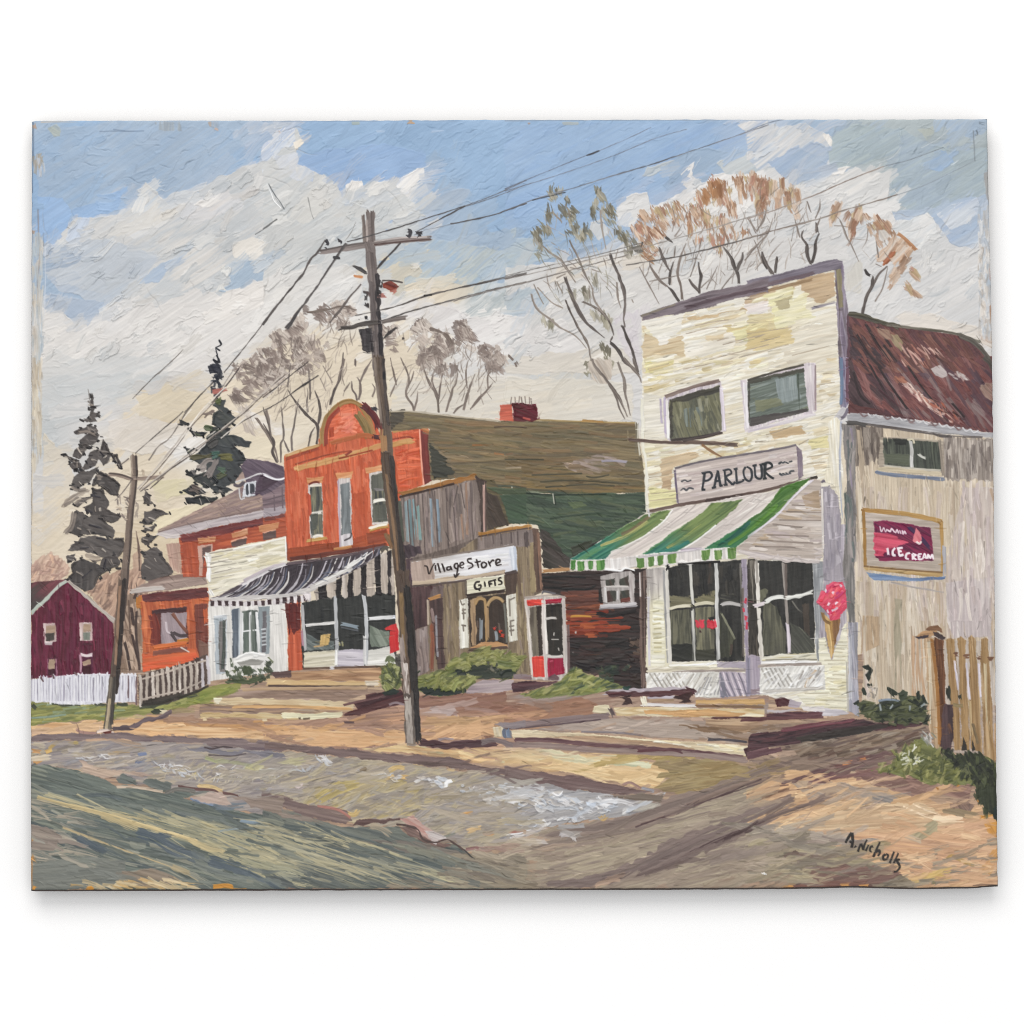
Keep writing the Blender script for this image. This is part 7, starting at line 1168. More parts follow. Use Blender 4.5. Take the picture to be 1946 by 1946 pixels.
    T('C4'); R('0,1430 200,1380 290,1400 420,1440 520,1460 500,1500 330,1520 200,1545 0,1560', ['6f7a44', '848a4e', '5a683e'], -10, wob=3, rag=6); K('0,1300 60,1270 140,1340 290,1390 500,1470 340,1510 0,1550', 60, OL + ['4f5f40', '3f4f40', '8ea050'], -18, (12, 36), (3, 6), 24, load=1.4); K('280,1300 480,1270 540,1300 420,1380 300,1380', 20, ['3f4f3c', '505c40', '2e3a33', '4a4034'], 10, (8, 22), (4, 8), 30, clip=False); R('505,1470 580,1460 560,1500 510,1498', ['27433c', '2f4f46'], 0)
    T('C2'); s = part('painted_shrub', None, 'small yellow green painted shrub left of the tall pole'); R('1650,1370 1680,1290 1760,1270 1860,1240 1860,1420 1820,1500 1700,1520 1660,1470', ['6c733f', '848a4c', '545c38'], 70, wob=4, rag=8); K('1650,1340 1720,1290 1850,1250 1850,1400 1740,1500 1670,1500', 44, ['9aa058', '7c8444', 'b3b474', '5c6640', '4a5238'], 70, (8, 22), (4, 8), 35, clip=False, load=1.7); R('1670,1530 1780,1490 1830,1515 1800,1545 1700,1555', ['2d3d36', '243029'], -6); S('1715,1250 1740,1210 1790,1250', 9, '5f6a48', '8b9468', load=1.6); K('1790,1180 1850,1160 1850,1300 1800,1280', 10, ['4a4640', '3a3834', '605a50'], 60)
    # fence by the annex
    T('C1'); f = part('painted_picket_fence', None, 'painted greyish slatted picket fence running past the brick annex')
    R('1075,900 1200,850 1560,760 1715,690 1715,960 1500,1080 1300,1130 1080,1170', ['4d403c', '5c4c46', '40362f'], 80)
    x = 1078
    while x < 1720:
        t = np.interp(x, [1078, 1250, 1560, 1715], [870, 840, 770, 700]) + rnd.uniform(-16, 14); b = np.interp(x, [1078, 1300, 1500, 1715], [1175, 1115, 1075, 965]) + rnd.uniform(-10, 10)
        R([(x, t), (x + 16, t - 6), (x + 30, t + 8), (x + 36, b - 8), (x + 8, b)], ['c4b8ac', 'b0a498', 'd2c8be'] if x < 1600 else ['cfc9cc', 'bdb6ba'], 86, load=1.4)
        x += rnd.uniform(46, 58)
    LN('1110,920 1300,870 1500,800 1700,750;1110,1110 1300,1060 1480,1020 1660,940', 3.4, 'bdb0a4', load=1.2); R('1105,1120 1300,1085 1480,1050 1500,1080 1300,1150 1120,1160', ['4a423c', '393530', '5a4c44'], -14, rag=5); LN('1100,1160 1250,1140 1400,1100;1440,1090 1600,1040 1720,980', 5, '39352f', dry=.1); S('1600,720 1630,760', 8, '4a3a34')
    # right fence
    T('C6'); gp = part('painted_picket_fence', None, 'painted ochre wooden fence with capped gatepost at the right edge')
    R('1000,720 1400,720 1430,1500 1380,1650 1080,1640 1000,1240', ['c0b3ae', 'b0a29c', 'd0c6c4'], 88, op=.4)
    for q in ('1020,712 1050,696 1084,706 1110,1000 1145,1610 1085,1610 1040,1000', '1118,700 1145,680 1182,715 1172,770 1190,1000 1215,1620 1150,1610 1125,900', '1200,700 1230,678 1262,715 1285,1000 1320,1640 1225,1600 1210,900', '1303,708 1340,695 1362,712 1380,1000 1425,1760 1330,1640 1305,1000'):
        R(q, ['a67f4c', 'b58e5c', '946e40', 'c4a070'], 87, con=1.3, load=1.2, L=40)
    S('1340,900 1350,1200 1380,1600', 6, 'c9b48c', dry=.3); S('1075,1240 1120,1250 1160,1250', 6, '8f7a50', dry=.2); S('1210,1200 1230,1500', 6, 'c9aa78', dry=.3); LN('1240,1400 1280,1560', 5, '7a6444', dry=.1)
    LN('1085,835 1120,830;1170,850 1210,845;1275,855 1305,865;1360,870 1410,868', 8, '7a4f38', '8f6648', load=1.2); LN('1090,880 1120,1120;1185,900 1215,1200;1285,900 1305,1190', 4, 'd3cad6', load=1.3); LN('1030,1100 1040,1200;1130,1160 1135,1200', 8, '34382f', rough=.6)
    pst = part('painted_post', gp, 'square capped gatepost'); R('838,700 885,690 925,700 945,900 965,1200 985,1590 940,1600 905,1500 880,1440 870,1100', ['b89c7c', 'a88c6c', 'c8ae90', '9c7e5c'], 87, con=1.3, L=40); R('920,690 1000,715 1015,1000 1015,1260 1000,1560 968,1590 955,1000', ['6b4630', '7c543a', '573826'], 87, con=1.3); S('905,710 950,1100 970,1560', 6, 'ad7a40', '96683a', dry=.1); R('1005,1240 1072,1240 1090,1400 1085,1500 1055,1650 975,1640 985,1500', ['4a3a3c', '594648', '3c2e32'], 87, rag=4); S('1040,1400 1060,1480', 7, '7a5540', dry=.2); S('880,720 895,1100 900,1400', 6, 'c9bba4', dry=.3)
    R('768,692 830,645 935,632 960,655 885,692 870,702', ['c6a07a', 'b08a64', 'd4b28c'], -8, load=1.5); R('768,685 880,672 875,695 800,703', ['4c4248', '3c343a'], -4); R('920,640 955,650 1020,690 1000,712 930,680', ['3f3434', '4d4040'], 30); R('855,625 880,605 945,600 985,625 990,655 940,640 870,635', ['6b4c38', '7d5c44'], 5)
    # plants along the shed
    s = part('painted_shrub', None, 'dark green painted plants along the shed wall'); R('290,1230 340,1200 420,1230 520,1190 640,1200 700,1170 800,1200 850,1210 870,1395 700,1390 500,1400 400,1350 320,1320', ['4c5238', '5d6342', '3b4230'], -6, wob=4, rag=8); K('300,1220 860,1190 870,1390 520,1400 340,1320', 70, ['555c3c', '6b7046', '343c30', '454c3a', '747850', '2b332c'], -4, (8, 26), (4, 8), 30, clip=False, load=1.4)
    R('352,935 390,915 425,960 408,1030 385,1060 370,1010 392,965', ['2b322c', '384038'], 70, wob=3); LN('390,1070 400,1100;340,1110 360,1160;270,1240 310,1210', 7, '2f382f', rough=.6); K('370,1080 470,1110 440,1190 380,1180', 14, ['d9cec6', 'c8bab0', 'a59a8c'], 60, (5, 12), (2, 4), 40, load=1.6); S('540,1105 580,1140 620,1165', 10, '343d30', taper=(.5, 1)); R('620,1150 660,1105 705,1130 690,1200 650,1205', ['3f4a3a', '4d5844'], 60, wob=3); LN('790,1130 795,1200;830,1170 850,1230;760,1200 800,1240', 6, '2f382e'); LN('470,1210 560,1200 640,1210', 4, '8e9fb4', dry=.2); LN('480,1240 490,1290;730,1240 720,1290;810,1260 850,1230;590,1240 560,1280', 4, '9aa4a4', dry=.2)
    gs = part('painted_grass', None, 'painted weedy grass clump at the foot of the gatepost'); R('420,1780 560,1720 680,1620 740,1530 860,1540 940,1600 1000,1680 1140,1650 1340,1640 1420,1740 1445,1780 1445,1932 1100,1900 880,1900 720,1830 560,1800', ['747840', '878a4e', '5c6238'], 20, wob=5, rag=10); R('960,1600 1100,1640 1300,1640 1400,1700 1445,1780 1445,1940 1250,1900 1180,1780 1000,1700', ['353a2c', '444a34', '2b2f26'], 60, rag=12, wob=4)
    K('440,1770 720,1540 930,1590 1180,1790 1100,1900 760,1830', 90, ['8a8c4a', '9c9a58', '6b6f40', '7a7c44', 'a8a264', '545a38'], -60, (8, 24), (4, 9), 35, clip=False, load=1.5); K('950,1600 1440,1720 1440,1920 1200,1880', 70, ['30352a', '454c34', '5c6440', '272b24', '6c6f48'], 80, (8, 26), (3, 7), 30, clip=False); K('640,1640 760,1580 870,1700 700,1760', 30, ['e2e2cc', 'd3cf9c', 'f0efe4', 'c6c878'], -30, (4, 12), (2, 3.4), 50, clip=False, load=2); K('800,1470 930,1490 900,1580 820,1560', 22, ['c2bfb6', 'd6d0cc', '9a9a90', '8d9480'], 70, (6, 14), (2, 4), 30, clip=False, load=1.6)
    T('D4'); K('1650,760 1840,700 1840,980 1740,940', 34, ['33382a', '42482f', '52593c', '2a2e24'], 85, (10, 30), (4, 8), 16, clip=False); LN('1690,800 1700,770;1540,750 1560,740;1390,770 1400,760;1690,860 1700,850', 6, 'c9863e', dry=.1); R('1660,780 1770,740 1840,760 1860,900 1830,1005 1760,940', ['343a2b', '444b35', '2b3026'], 85, rag=10, wob=4); S('1820,900 1835,1000', 10, '2b3a36')
    T('C6'); R('1150,1610 1170,1500 1200,1610', ['3a352e'], 90); R('1228,1620 1240,1520 1258,1610', ['3a352e'], 90)

def paint_poles():
    # small left pole
    T('B1'); p1 = part('painted_utility_pole', None, 'shorter painted utility pole at the left in front of the conifers')
    def pole(s, w, c, c2): S(s, w, c, c2, load=1.4, L=60, rough=.12, bead=.5)
    pole('826,712 834,850 820,1000 802,1150 785,1350 760,1600 735,1932', [12, 13, 12, 11, 13, 15, 15], '8d7c70', '64574f')
    S('845,720 850,860 836,1000 820,1150 800,1400 775,1700 752,1932', 4, '453b38', '5a4e48', dry=.1); S('810,720 815,850 800,1000', 3, 'a89888', dry=.2)
    T('C1'); pole('930,-10 905,300 890,500 862,800 840,960', [13, 14, 14, 15, 15], '7c6a5c', '584a42'); S('950,0 925,350 912,600 890,850 872,1050', 8, '2c2726', '3d3532', load=1.2); S('908,60 890,400 865,800', 5, 'a5846c', '8c705c', dry=.1); pole('845,900 825,1080 808,1250 792,1395', [13, 14, 14, 15], '8b7f70', '5f5850'); S('860,900 848,1100 830,1340', 6, '373432', '57514c', load=1.2); S('815,1100 800,1250 780,1390', 5, 'b5a488', dry=.15); S('690,1405 780,1390 850,1400', 6, 'e2cfc2', load=1.8); S('760,1415 830,1405', 5, '6f3c34', load=1.2); S('500,1380 560,1410 700,1415', 5, 'a8867c', dry=.2); S('840,1300 855,1310', 4, '3a3436')
    T('B1'); part('painted_crossarm', p1); S('640,855 720,862 800,885 900,885 1050,870', 7, '7c6c62', '9a887c', load=1.4); S('650,848 740,860 820,890', 3, '574b46'); LN('900,830 898,860;1020,835 1025,860;880,825 905,835', 4, 'b8a894', load=1.3)
    K('690,1010 800,1010 780,1200 700,1150', 16, ['c9b8a4', '8d7f78', 'a89888', '6d625e'], 60, (6, 14), (2, 4), 40); K('840,1020 870,1060 860,1190 830,1160', 8, ['7a6e68', 'a09488'], 60, (6, 12), (2, 4), 40)
    T('C1'); sh = part('painted_shadow', p1, 'purple shadow of the short pole across the path'); S('835,1370 940,1370 1010,1365 1060,1335', 8, '4f444a', '65585c', load=1.2, rough=.4); S('1000,1370 1080,1330 1140,1300 1260,1275 1380,1225', 8, '635459', '75666a', load=1.1, rough=.4)
    # tall pole
    T('A2'); p2 = part('painted_utility_pole', None, 'tall leaning painted utility pole in the middle of the picture')
    pole('790,735 787,1000 805,1250 822,1500 838,1750 850,1960', [16, 19, 18, 18, 19, 21], '8b807c', '5f5654'); S('735,765 742,900 750,1000', 6, '645853', '877c76', load=1.2); S('800,740 812,1000 830,1200', 5, '5c5250', '7a706c', dry=.1); S('760,800 765,1000', 4, 'b0a49e', dry=.2); S('835,1200 850,1500 870,1800 885,1950', 8, '302c2e', '484244', load=1.3, rough=.5); S('790,1250 810,1500 820,1700', 7, '564e4e', '6f6664', dry=.15); R('768,1560 815,1550 820,1620 780,1620', ['7a706a'], 80)
    T('B2'); pole('848,-20 862,200 890,400 905,560 930,800 955,1050', [21, 20, 19, 19, 19, 21], '766658', '54473f'); S('880,0 890,150 905,330 920,500', 6, '3c3634', '5a504c', load=1.2, rough=.4); S('818,0 830,150 850,300 870,480', 5, '96887c', '6d6058', dry=.1); LN('868,520 880,700;890,560 900,690', 7, 'b58a62', '94714e', dry=.1); pole('895,680 912,850 940,1080 985,1350 1010,1560 1040,1760 1058,1960', [18, 18, 20, 22, 23, 26, 27], '6d5a4a', '4c4039'); S('945,720 960,900 985,1100 1015,1400 1035,1650 1065,1940', 9, '2f2b2b', '453d3a', load=1.3, rough=.3); S('905,850 930,1050 970,1350 990,1600', 5, '96785c', '7a614a', dry=.1); S('895,1290 920,1340 950,1400', 7, '8c6a4a', '6f5540', dry=.05); S('940,1600 950,1680', 6, 'c9bcb0', dry=.1); S('1000,1050 1030,1350', 5, '55594f', dry=.2)
    T('C3'); pole('20,400 45,800 75,1200 100,1600 130,1945', [27, 28, 28, 27, 27], '665549', '483d37'); S('60,550 95,900 115,1200 140,1600 165,1940', 14, '282727', '3a3533', load=1.3); S('10,600 20,900 40,1200', 8, '8d7350', '6d5a44', dry=.1); S('10,1000 35,1300 65,1600 95,1940', 9, 'b5a59c', '8d807a', dry=.38, L=8); S('50,1250 80,1600 110,1940', 8, 'd0c6be', dry=.55, L=5)
    T('D2'); pole('1085,60 1090,250 1095,440', [26, 27, 27], '70665e', '544b46'); S('1120,30 1130,230 1140,430', 11, '2b292a', '3b3634', load=1.3); S('1062,100 1072,280 1082,445', 12, 'c4bcb2', '9a9088', dry=.3, L=6); S('1060,440 1100,448 1130,440', 4, '8a7c70')
    part('painted_crossarm', p2); T('A2'); S('405,1042 600,1015 760,990 1000,955 1240,938', 10, '9a8f8c', '7a706c', load=1.4, L=50); S('420,1030 650,985 760,970', 3, '5c5452', dry=.1); S('820,985 1000,965 1230,945', 3, '54403c', dry=.1); S('820,960 1000,935 1200,928', 3, 'b8aeaa', dry=.2)
    pole('770,960 790,1040', 17, '8b807c', '5f5654')
    for s in ('455,950 478,975 470,995', '545,955 572,965 560,980', '1055,880 1085,890 1075,925 1055,905', '1115,900 1150,905 1180,900', '455,1000 470,1005', '1215,935 1232,945', '1150,925 1140,915'):
        part('painted_insulator', p2); S(s, 7, '2c2a2e', '47454a', load=1.6, rough=.5)
    part('painted_crossarm', p2); S('555,1598 650,1590 720,1570 860,1550', 8, '3c3735', '57504c', load=1.3); S('860,1555 960,1535 1060,1520', 8, '6a605c', '8d827c', load=1.3); S('740,1525 775,1520', 7, '2b292a'); S('705,1525 712,1530', 5, '3a3735')
    part('painted_transformer', p2); R('705,1605 800,1595 810,1770 770,1785 730,1765 725,1690', ['393537', '4a4547', '2d2a2c'], 88, load=1.2)
    use(p2); S('660,1140 710,1165 760,1195', 8, '3d3b3c', '54504e', load=1.5, taper=(.4, .8)); R('870,1275 940,1250 1000,1290 940,1330 880,1310', ['7a3428', '8d4434', '5f2a24'], 20, load=1.5, wob=3); S('940,1340 990,1310', 8, 'a86c60', dry=.2); S('845,1360 900,1360', 9, 'a87068', dry=.2); S('670,1215 730,1225', 5, 'c98a5c', dry=.2); K('840,1220 880,1240 860,1400 830,1380', 12, ['3a3434', '5a4a48', '2b2829'], 60, (5, 12), (3, 5), 40); K('735,1320 790,1330 780,1450 740,1450', 12, ['3a3434', '5a4a48', '2b2829'], 60, (6, 16), (3, 6), 40); S('880,1250 940,1248 1020,1262', 3, '4a4240'); S('880,1680 930,1630 985,1590', 6, '3a3635', taper=(.3, .6)); S('1020,1675 1040,1673', 4, '4f4844')
    T('B2'); LN('890,100 895,160;925,370 935,400', 7, '28272c', rough=.6)
    T('D2'); part('painted_shadow', p2, 'maroon shadow lying right of the tall pole'); S('1150,430 1250,440 1360,450 1500,440 1720,425', 13, '4b3438', '5f464a', load=1.2, rough=.3); S('1600,430 1700,410 1840,450', 10, '7a6c6c', '8d7e7c', dry=.1); S('1290,410 1340,400 1400,405', 4, '98898a', dry=.2)
    # wires
    w = part('painted_wire', None, 'thin painted power lines strung from the poles across the sky')
    WK = dict(rough=.5, load=1.1, bead=.2, tail=.4, endrag=.3)
    def WL(t, w, *a, **k):
        w = [q * .68 for q in w] if isinstance(w, list) else w * .68
        globals()['LN'](t, w, *a, **k)
    T('A2')
    WL('170,1605 280,1450 420,1260 520,1110 610,975', [10, 7, 5, 6, 6], '3d3a3b', '6b6563', **WK); WL('0,1575 100,1440 220,1290 300,1190 345,1100 400,1040 455,955', [3, 4, 5, 6, 5, 5, 3], '45403f', '6f6866', **WK); WL('490,1560 560,1470 640,1370 720,1275', [6, 7, 5, 3], '4a4341', '6f6662', **WK); WL('830,1170 880,1110 940,1050 1010,975', [4, 6, 4, 5], '3f3b3b', **WK)
    WL('515,1075 565,1082', 7, '38373a', **WK)
    WL('620,965 800,915 1000,855 1300,760 1480,700', 3.2, '4a4748', **WK); WL('1480,700 1700,620 1932,512;1485,705 1700,635 1932,545', 2, '6a6a70', **WK); WL('1130,888 1250,825 1480,703', 3.4, '4c4848', **WK); WL('1180,880 1400,832', 2, '7d828a', **WK); WL('1380,832 1660,775 1932,682', 3.2, '4f4b4c', **WK)
    WL('680,1505 850,1470 1000,1430 1200,1360 1500,1290 1932,1200', [2, 3, 4, 4, 4, 3], '4a4442', '756e6a', **WK); WL('1250,1350 1500,1285 1932,1190', 2, '5d5856', **WK); WL('870,1545 1100,1470 1400,1390 1700,1310 1932,1262', [3, 4, 4, 3, 4], '54504e', '7f7874', **WK); WL('1180,1362 1240,1355', 5, '2e2b2b', **WK); WL('1400,1400 1932,1255', 2, '6a625e', **WK); WL('600,960 650,890 680,820', 1.6, '8a8682', **WK)
    T('A3')
    WL('0,575 180,500 350,430 520,360 690,295', 2, '6a7080', **WK); S('600,330 690,295', 3, '45464c', **WK); WL('690,295 880,215 1070,125;0,592 400,470 800,330 1100,205 1330,138', 1.8, '757b8a', **WK); WL('0,735 140,680 300,625 500,570 830,467 1080,395 1240,340 1480,260 1700,185 1932,105', 2.8, '5c5e66', '8d8f96', **WK); WL('200,660 440,600', 2, '3f4045', **WK)
    WL('0,1215 250,1155 500,1100 700,1055 900,1000 1010,970', 2, '75706c', **WK); WL('0,1240 400,1150 800,1050 1000,1010 1200,955 1500,870 1800,780 1932,735', 2.4, '7a736e', 'a39c96', **WK); WL('0,1300 350,1210 600,1140 900,1062', 3, '6d6662', 'a09890', **WK); WL('890,1135 1230,1080 1400,1040 1600,990 1800,935 1932,898', [2, 4, 4, 4, 3, 3], '403c3b', '6d6764', **WK); WL('1000,1000 1010,970', 3, '4a4643', **WK)
    T('A4'); WL('0,795 150,750 300,695 500,620 700,530 850,470 1000,412', 3.2, '85756c', 'a89c94', **WK); WL('0,150 160,90 300,60', 2, '6a7484', **WK); WL('0,940 200,880 400,830 550,790 700,735 900,680 1100,620', 3.6, '75675f', 'a39a92', **WK); WL('1000,412 1200,360 1440,272;1100,620 1300,550 1550,430 1670,365', 1.7, '8a929a', **WK); WL('950,390 1060,345 1130,265;1280,275 1400,210 1490,130;1500,400 1550,370', 1.6, 'd3dade', load=2, rough=.5)
    T('B1')
    WL('820,300 950,165 1110,20 1190,-60', 2, '5f5954', **WK); WL('840,700 1000,560 1130,450 1190,395', 2.2, '57514e', **WK); WL('940,750 1010,650 1100,580 1220,390 1330,260 1410,180', 3, '4c4543', '8a817a', **WK); WL('1200,400 1330,260', 2, '3d3836', **WK)
    WL('860,960 1000,800 1130,640 1240,490 1400,330 1500,220', 4, 'ded6cc', 'b5aba2', **WK); WL('870,970 1010,815 1140,655 1250,505 1420,320 1530,170 1620,50', 2.4, '6a5f5a', **WK); WL('1400,330 1500,215 1600,80', 2.4, '3c3536', **WK); WL('1480,210 1590,40', 3, '9a928c', **WK)
    WL('880,980 1080,830 1280,690 1450,545 1620,420 1800,250 1932,130', 2.6, '4a4240', '7a706a', **WK); WL('1000,900 1200,730 1380,600 1520,500', 3.4, '433b39', '857a72', **WK); WL('890,960 1080,820 1260,690 1400,580 1540,470 1700,330 1932,110', 3, 'd6ccc0', 'a89e96', **WK); WL('1480,580 1640,460 1932,310', 2, '57504c', **WK); WL('1470,590 1650,440', 3, 'e2dad0', **WK)
    WL('690,1050 760,970 810,900;740,780 790,740', 3, '6d6460', **WK); WL('950,960 1040,880', 3, '5d544f', **WK); WL('1170,465 1220,490', 7, '2f3032', **WK)
    T('B1'); WL('1240,500 1330,380 1500,215;1100,690 1240,520;1010,840 1100,730;1130,760 1300,630 1450,520;1620,440 1800,290 1930,170;1180,420 1100,520;1250,380 1190,450', 2.6, 'e6ded4', **WK)
    T('B2'); WL('0,290 100,215 200,130 330,30', 2.6, '4f4846', **WK); WL('0,265 120,170 300,20', 2.4, 'c9beb4', **WK); WL('30,380 170,290 300,200 405,130', [2, 2, 5, 3], '3a3535', **WK); WL('0,395 60,365', 2, '8d847c', **WK)
    T('A1'); WL('1490,1925 1600,1790 1720,1640 1850,1470 1932,1370', [2, 3, 3, 5, 6], '4d4746', '6f6864', **WK); WL('1720,910 1800,860 1870,805', 2.6, '6a6a6c', **WK); S('1822,540 1862,625 1882,665 1926,722', 1.2, '9a9da0', load=-1.5, op=.7); S('1805,540 1840,615 1860,665 1908,715', 2, 'e9ebec', load=2.4); WL('1010,1932 1110,1840', 2, '77726e', **WK)
    T('A2'); WL('40,540 80,610 130,680 155,725', 2.2, '6f7376', **WK); WL('330,640 345,720 370,795', 2.4, '9a9a98', **WK); WL('0,870 100,800', 3, '6d6d6c', **WK)

def paint_signature():
    T('D4'); part('painted_signature', None, 'dark painted signature in the lower right corner')
    K_ = dict(rough=.2, load=1.6, br=.3, tail=.2, endrag=.3)
    LN('722,1165 745,1125 768,1090;770,1090 775,1150 765,1205;745,1150 775,1165;790,1190 796,1196', [4.2, 5.6, 5.0], '2f2c2b', **K_)
    LN('812,1228 825,1190 835,1170;836,1168 850,1215;850,1215 865,1170 880,1140;868,1230 880,1205 893,1175;925,1190 905,1195 900,1222 915,1232;925,1270 950,1215 972,1162', [4.6, 4.2, 3.6], '35312f', **K_)
    LN('945,1235 968,1222 972,1240 960,1262;1020,1250 1000,1262 1002,1288 1025,1282 1035,1258 1020,1248;1045,1315 1062,1270 1078,1232;1075,1318 1092,1280 1110,1240;1122,1285 1100,1295 1112,1320 1120,1345 1100,1372 1072,1378', [4.6, 4.2, 3.6], '35312f', **K_)

def paint_tone():
    # fine bristle marks and crumbs of neighbouring colour everywhere but the sky
    DIR = dict(painted_road=17, painted_shed=88, painted_wooden_store=87, painted_house=88, painted_brick_shop=86, painted_white_shop=-10, painted_parlour=-12, painted_barn=4,
               painted_roof=40, painted_picket_fence=88, painted_log_wall=3, painted_utility_pole=84, painted_grass=-20, painted_shrub=-25, painted_gravel=-16)
    T('P'); own = _cur
    for k in range(5200):
        x = rnd.uniform(60, 1890); y = rnd.uniform(560, 1688); j, i = int(y - Y0), int(x - X0); nm = PARTS[int(ID[j, i])][0]
        if nm in ('painted_sky', 'painted_cloud', 'painted_sign', 'painted_signature', 'painted_wire', 'painted_bare_tree', 'painted_window', 'painted_valance', 'painted_shutter', 'painted_phone_booth'): continue
        use(int(ID[j, i])); c = C[j, i] * rnd.choice((.7, .8, .86, 1.1, 1.16))
        dab(np.array([x, y], np.float32), c, DIR.get(nm, 0) + rnd.gauss(0, 9), rnd.uniform(5, 26), rnd.uniform(.9, 2.0), rough=.7, load=rnd.choice((-1.2, 1.6, 2.2)), op=rnd.uniform(.5, .85), dry=rnd.choice((0, .2)), taper=(.6, .3))
    use(own)
    # a little more punch between lights and darks
    m = C.mean(2, keepdims=True); C[:] = np.clip(C + (m - 150) * .055, 0, 250)
    tone = dict(painted_parlour=(.82, 1.0), painted_shrub=(.82, .92), painted_grass=(.84, .95), painted_barn=(.92, .98), painted_road=(.95, .985), painted_gravel=(.85, 1.0))
    for k, (nm, par, lab) in enumerate(PARTS):      # mix a little grey into the purest colours
        if nm in tone:
            w = (ID == k); g = C[w].mean(1, keepdims=True); C[w] = (g + (C[w] - g) * tone[nm][0]) * tone[nm][1]
    k = [i for i, q in enumerate(PARTS) if q[2] and 'gatepost at the right' in q[2]]
    for i in k:
        w = (ID == i); g = C[w].mean(1, keepdims=True); C[w] = g + (C[w] - g) * .8

def paint_edges():
    def S(*a, **k): k['op'] = .6 * k.get('op', 1); k.setdefault('dry', .3); globals()['S'](*a, **k)
    def LN(t, *a, **k):
        for q in t.split(';'): S(q, *a, **k)
    def R(*a, **k): k['op'] = .65; globals()['R'](*a, **k)
    def K(*a, **k): k['op'] = .55; globals()['K'](*a, **k)
    # rubbed margins where the frame sat, and bare ground at the rim
    T('A1'); use(None)
    S('125,730 128,900 135,1080 122,1250 125,1440', 2.2, '8d7d76', load=-1, dry=.1); S('165,900 168,1000', 2, '6d7684', dry=.2); LN('178,1000 178,1300 165,1560', 2, 'd5dbe4', load=1.4, dry=.2); LN('90,90 90,300 82,600', 3, '5f7086', dry=.3)
    K('75,330 180,300 180,480 80,500', 18, ['b8c6dc', 'ccd3dc', 'a99880'], 88, (14, 40), (3, 7), 6, dry=.4); K('78,900 170,900 165,1930 80,1930', 60, ['b3bbbf', 'c8c4bc', 'd0c3b0', '9fadb8', 'bdb3a6'], 89, (20, 70), (3, 8), 3, dry=.4)
    S('105,350 108,420 103,470', 6, '9c8f7c', dry=.1); LN('95,100 105,140;88,880 100,900', 7, 'b58a68', dry=.2); R('985,85 1160,80 1180,150 1010,145', ['b0b3b0', '9aa3ac'], 90, con=1.8, dry=.3); R('1370,85 1440,80 1450,150 1380,120', ['c9bcac', 'b99f8a', 'a6b4c4'], 90, dry=.15); LN('580,155 900,150;680,140 760,150', 2.4, '75879f', dry=.2); LN('1420,130 1450,140;1890,160 1910,155', 5, 'd5a88c', load=1.5)
    R('195,135 260,100 295,150 290,190 240,195', ['b5b8a8', 'a9b3b8'], 30); S('150,85 300,82 700,80', 3, 'c9b8a4', dry=.5)
    T('A2'); S('1060,82 1110,80', 8, 'c98a4c', load=1.3); LN('830,155 900,150;1230,155 1330,152', 4, 'b8c7dc', dry=.45); S('650,95 710,92', 6, 'a8ac98', dry=.2); S('0,80 1000,76 1932,74', 3, '8397b0', dry=.4)
    T('A3'); S('420,95 540,95', 6, 'a9a89c', dry=.2); S('165,100 185,100', 5, 'b98c70'); S('0,74 1000,70 1932,68', 3, '8a93a0', dry=.3)
    T('A4'); LN('1660,150 1665,250 1672,370', 2.2, '6d7378', dry=.1); S('1685,150 1690,175 1675,180', 2.4, '4f5458'); S('1700,90 1750,100', 5, '5f6a74', dry=.3); R('1738,470 1775,440 1790,600 1790,720 1750,610', ['9a9490', 'a8a09a'], 88)
    K('1690,700 1790,690 1800,1690 1700,1690', 110, ['d6d6d6', 'c3c9d0', 'e2ddd6', 'a9b4c0', 'cfc6bc', 'b3b0ac'], 89, (10, 40), (3, 8), 8, dry=.35, load=1.3); K('1690,1000 1760,1000 1780,1690 1700,1690', 40, ['b5aca2', 'd9cfc4', 'a59c94', 'dfd8cf'], 85, (6, 16), (2, 5), 20, dry=.3, load=1.5); S('1790,1430 1795,1600', 6, 'b5805c', dry=.2); S('1790,1160 1792,1240', 5, 'a57a70', dry=.2)
    T('B1'); K('74,0 160,0 155,700 90,860 76,1400', 80, ['cfc2ae', 'bfb3a2', 'd8cdb8', 'b5a894', 'a89a86'], 89, (16, 60), (3, 7), 3, dry=.45)
    T('B4'); S('1790,960 1808,1040 1815,1120', 6, 'b89878', dry=.3); K('1780,600 1812,600 1825,1900 1790,1900', 30, ['cfc2b6', 'b8a89a', 'd9cec4'], 89, (16, 50), (3, 6), 3, dry=.4); S('1740,1350 1745,1640', 2.4, '6f645c', dry=.5)
    T('D4'); S('1820,290 1830,560', 5, 'c9a070', dry=.2); LN('1375,1440 1372,1475', 7, '77724c', load=1.3); S('1660,1480 1760,1472 1838,1478', 3, '5f4c44')
    T('D1'); S('76,1300 82,1500', 4, 'c98c50', dry=.4)
# ================================================================ the scene
import bpy
from mathutils import Vector

for _f in (paint_sky, paint_trees, paint_bare_trees, paint_ground, paint_left_buildings, paint_right_buildings,
           paint_parlour_front, paint_shed, paint_foreground, paint_poles, paint_signature, paint_tone, paint_edges):
    _f()

PX = 0.508 / 1825                      # metres per cell: a 20 x 16 inch panel
CX, CY = 973.0, 973.0
FRONT = -0.0130                        # the painted face, in front of the wall (y = 0)
GAIN = 1.195                            # light falling on the face; pigments are divided by it

scene = bpy.context.scene
col = scene.collection
def lin(c):
    c = np.clip(c, 0, 255) / 255
    return np.where(c <= .04045, c / 12.92, ((c + .055) / 1.055) ** 2.4)

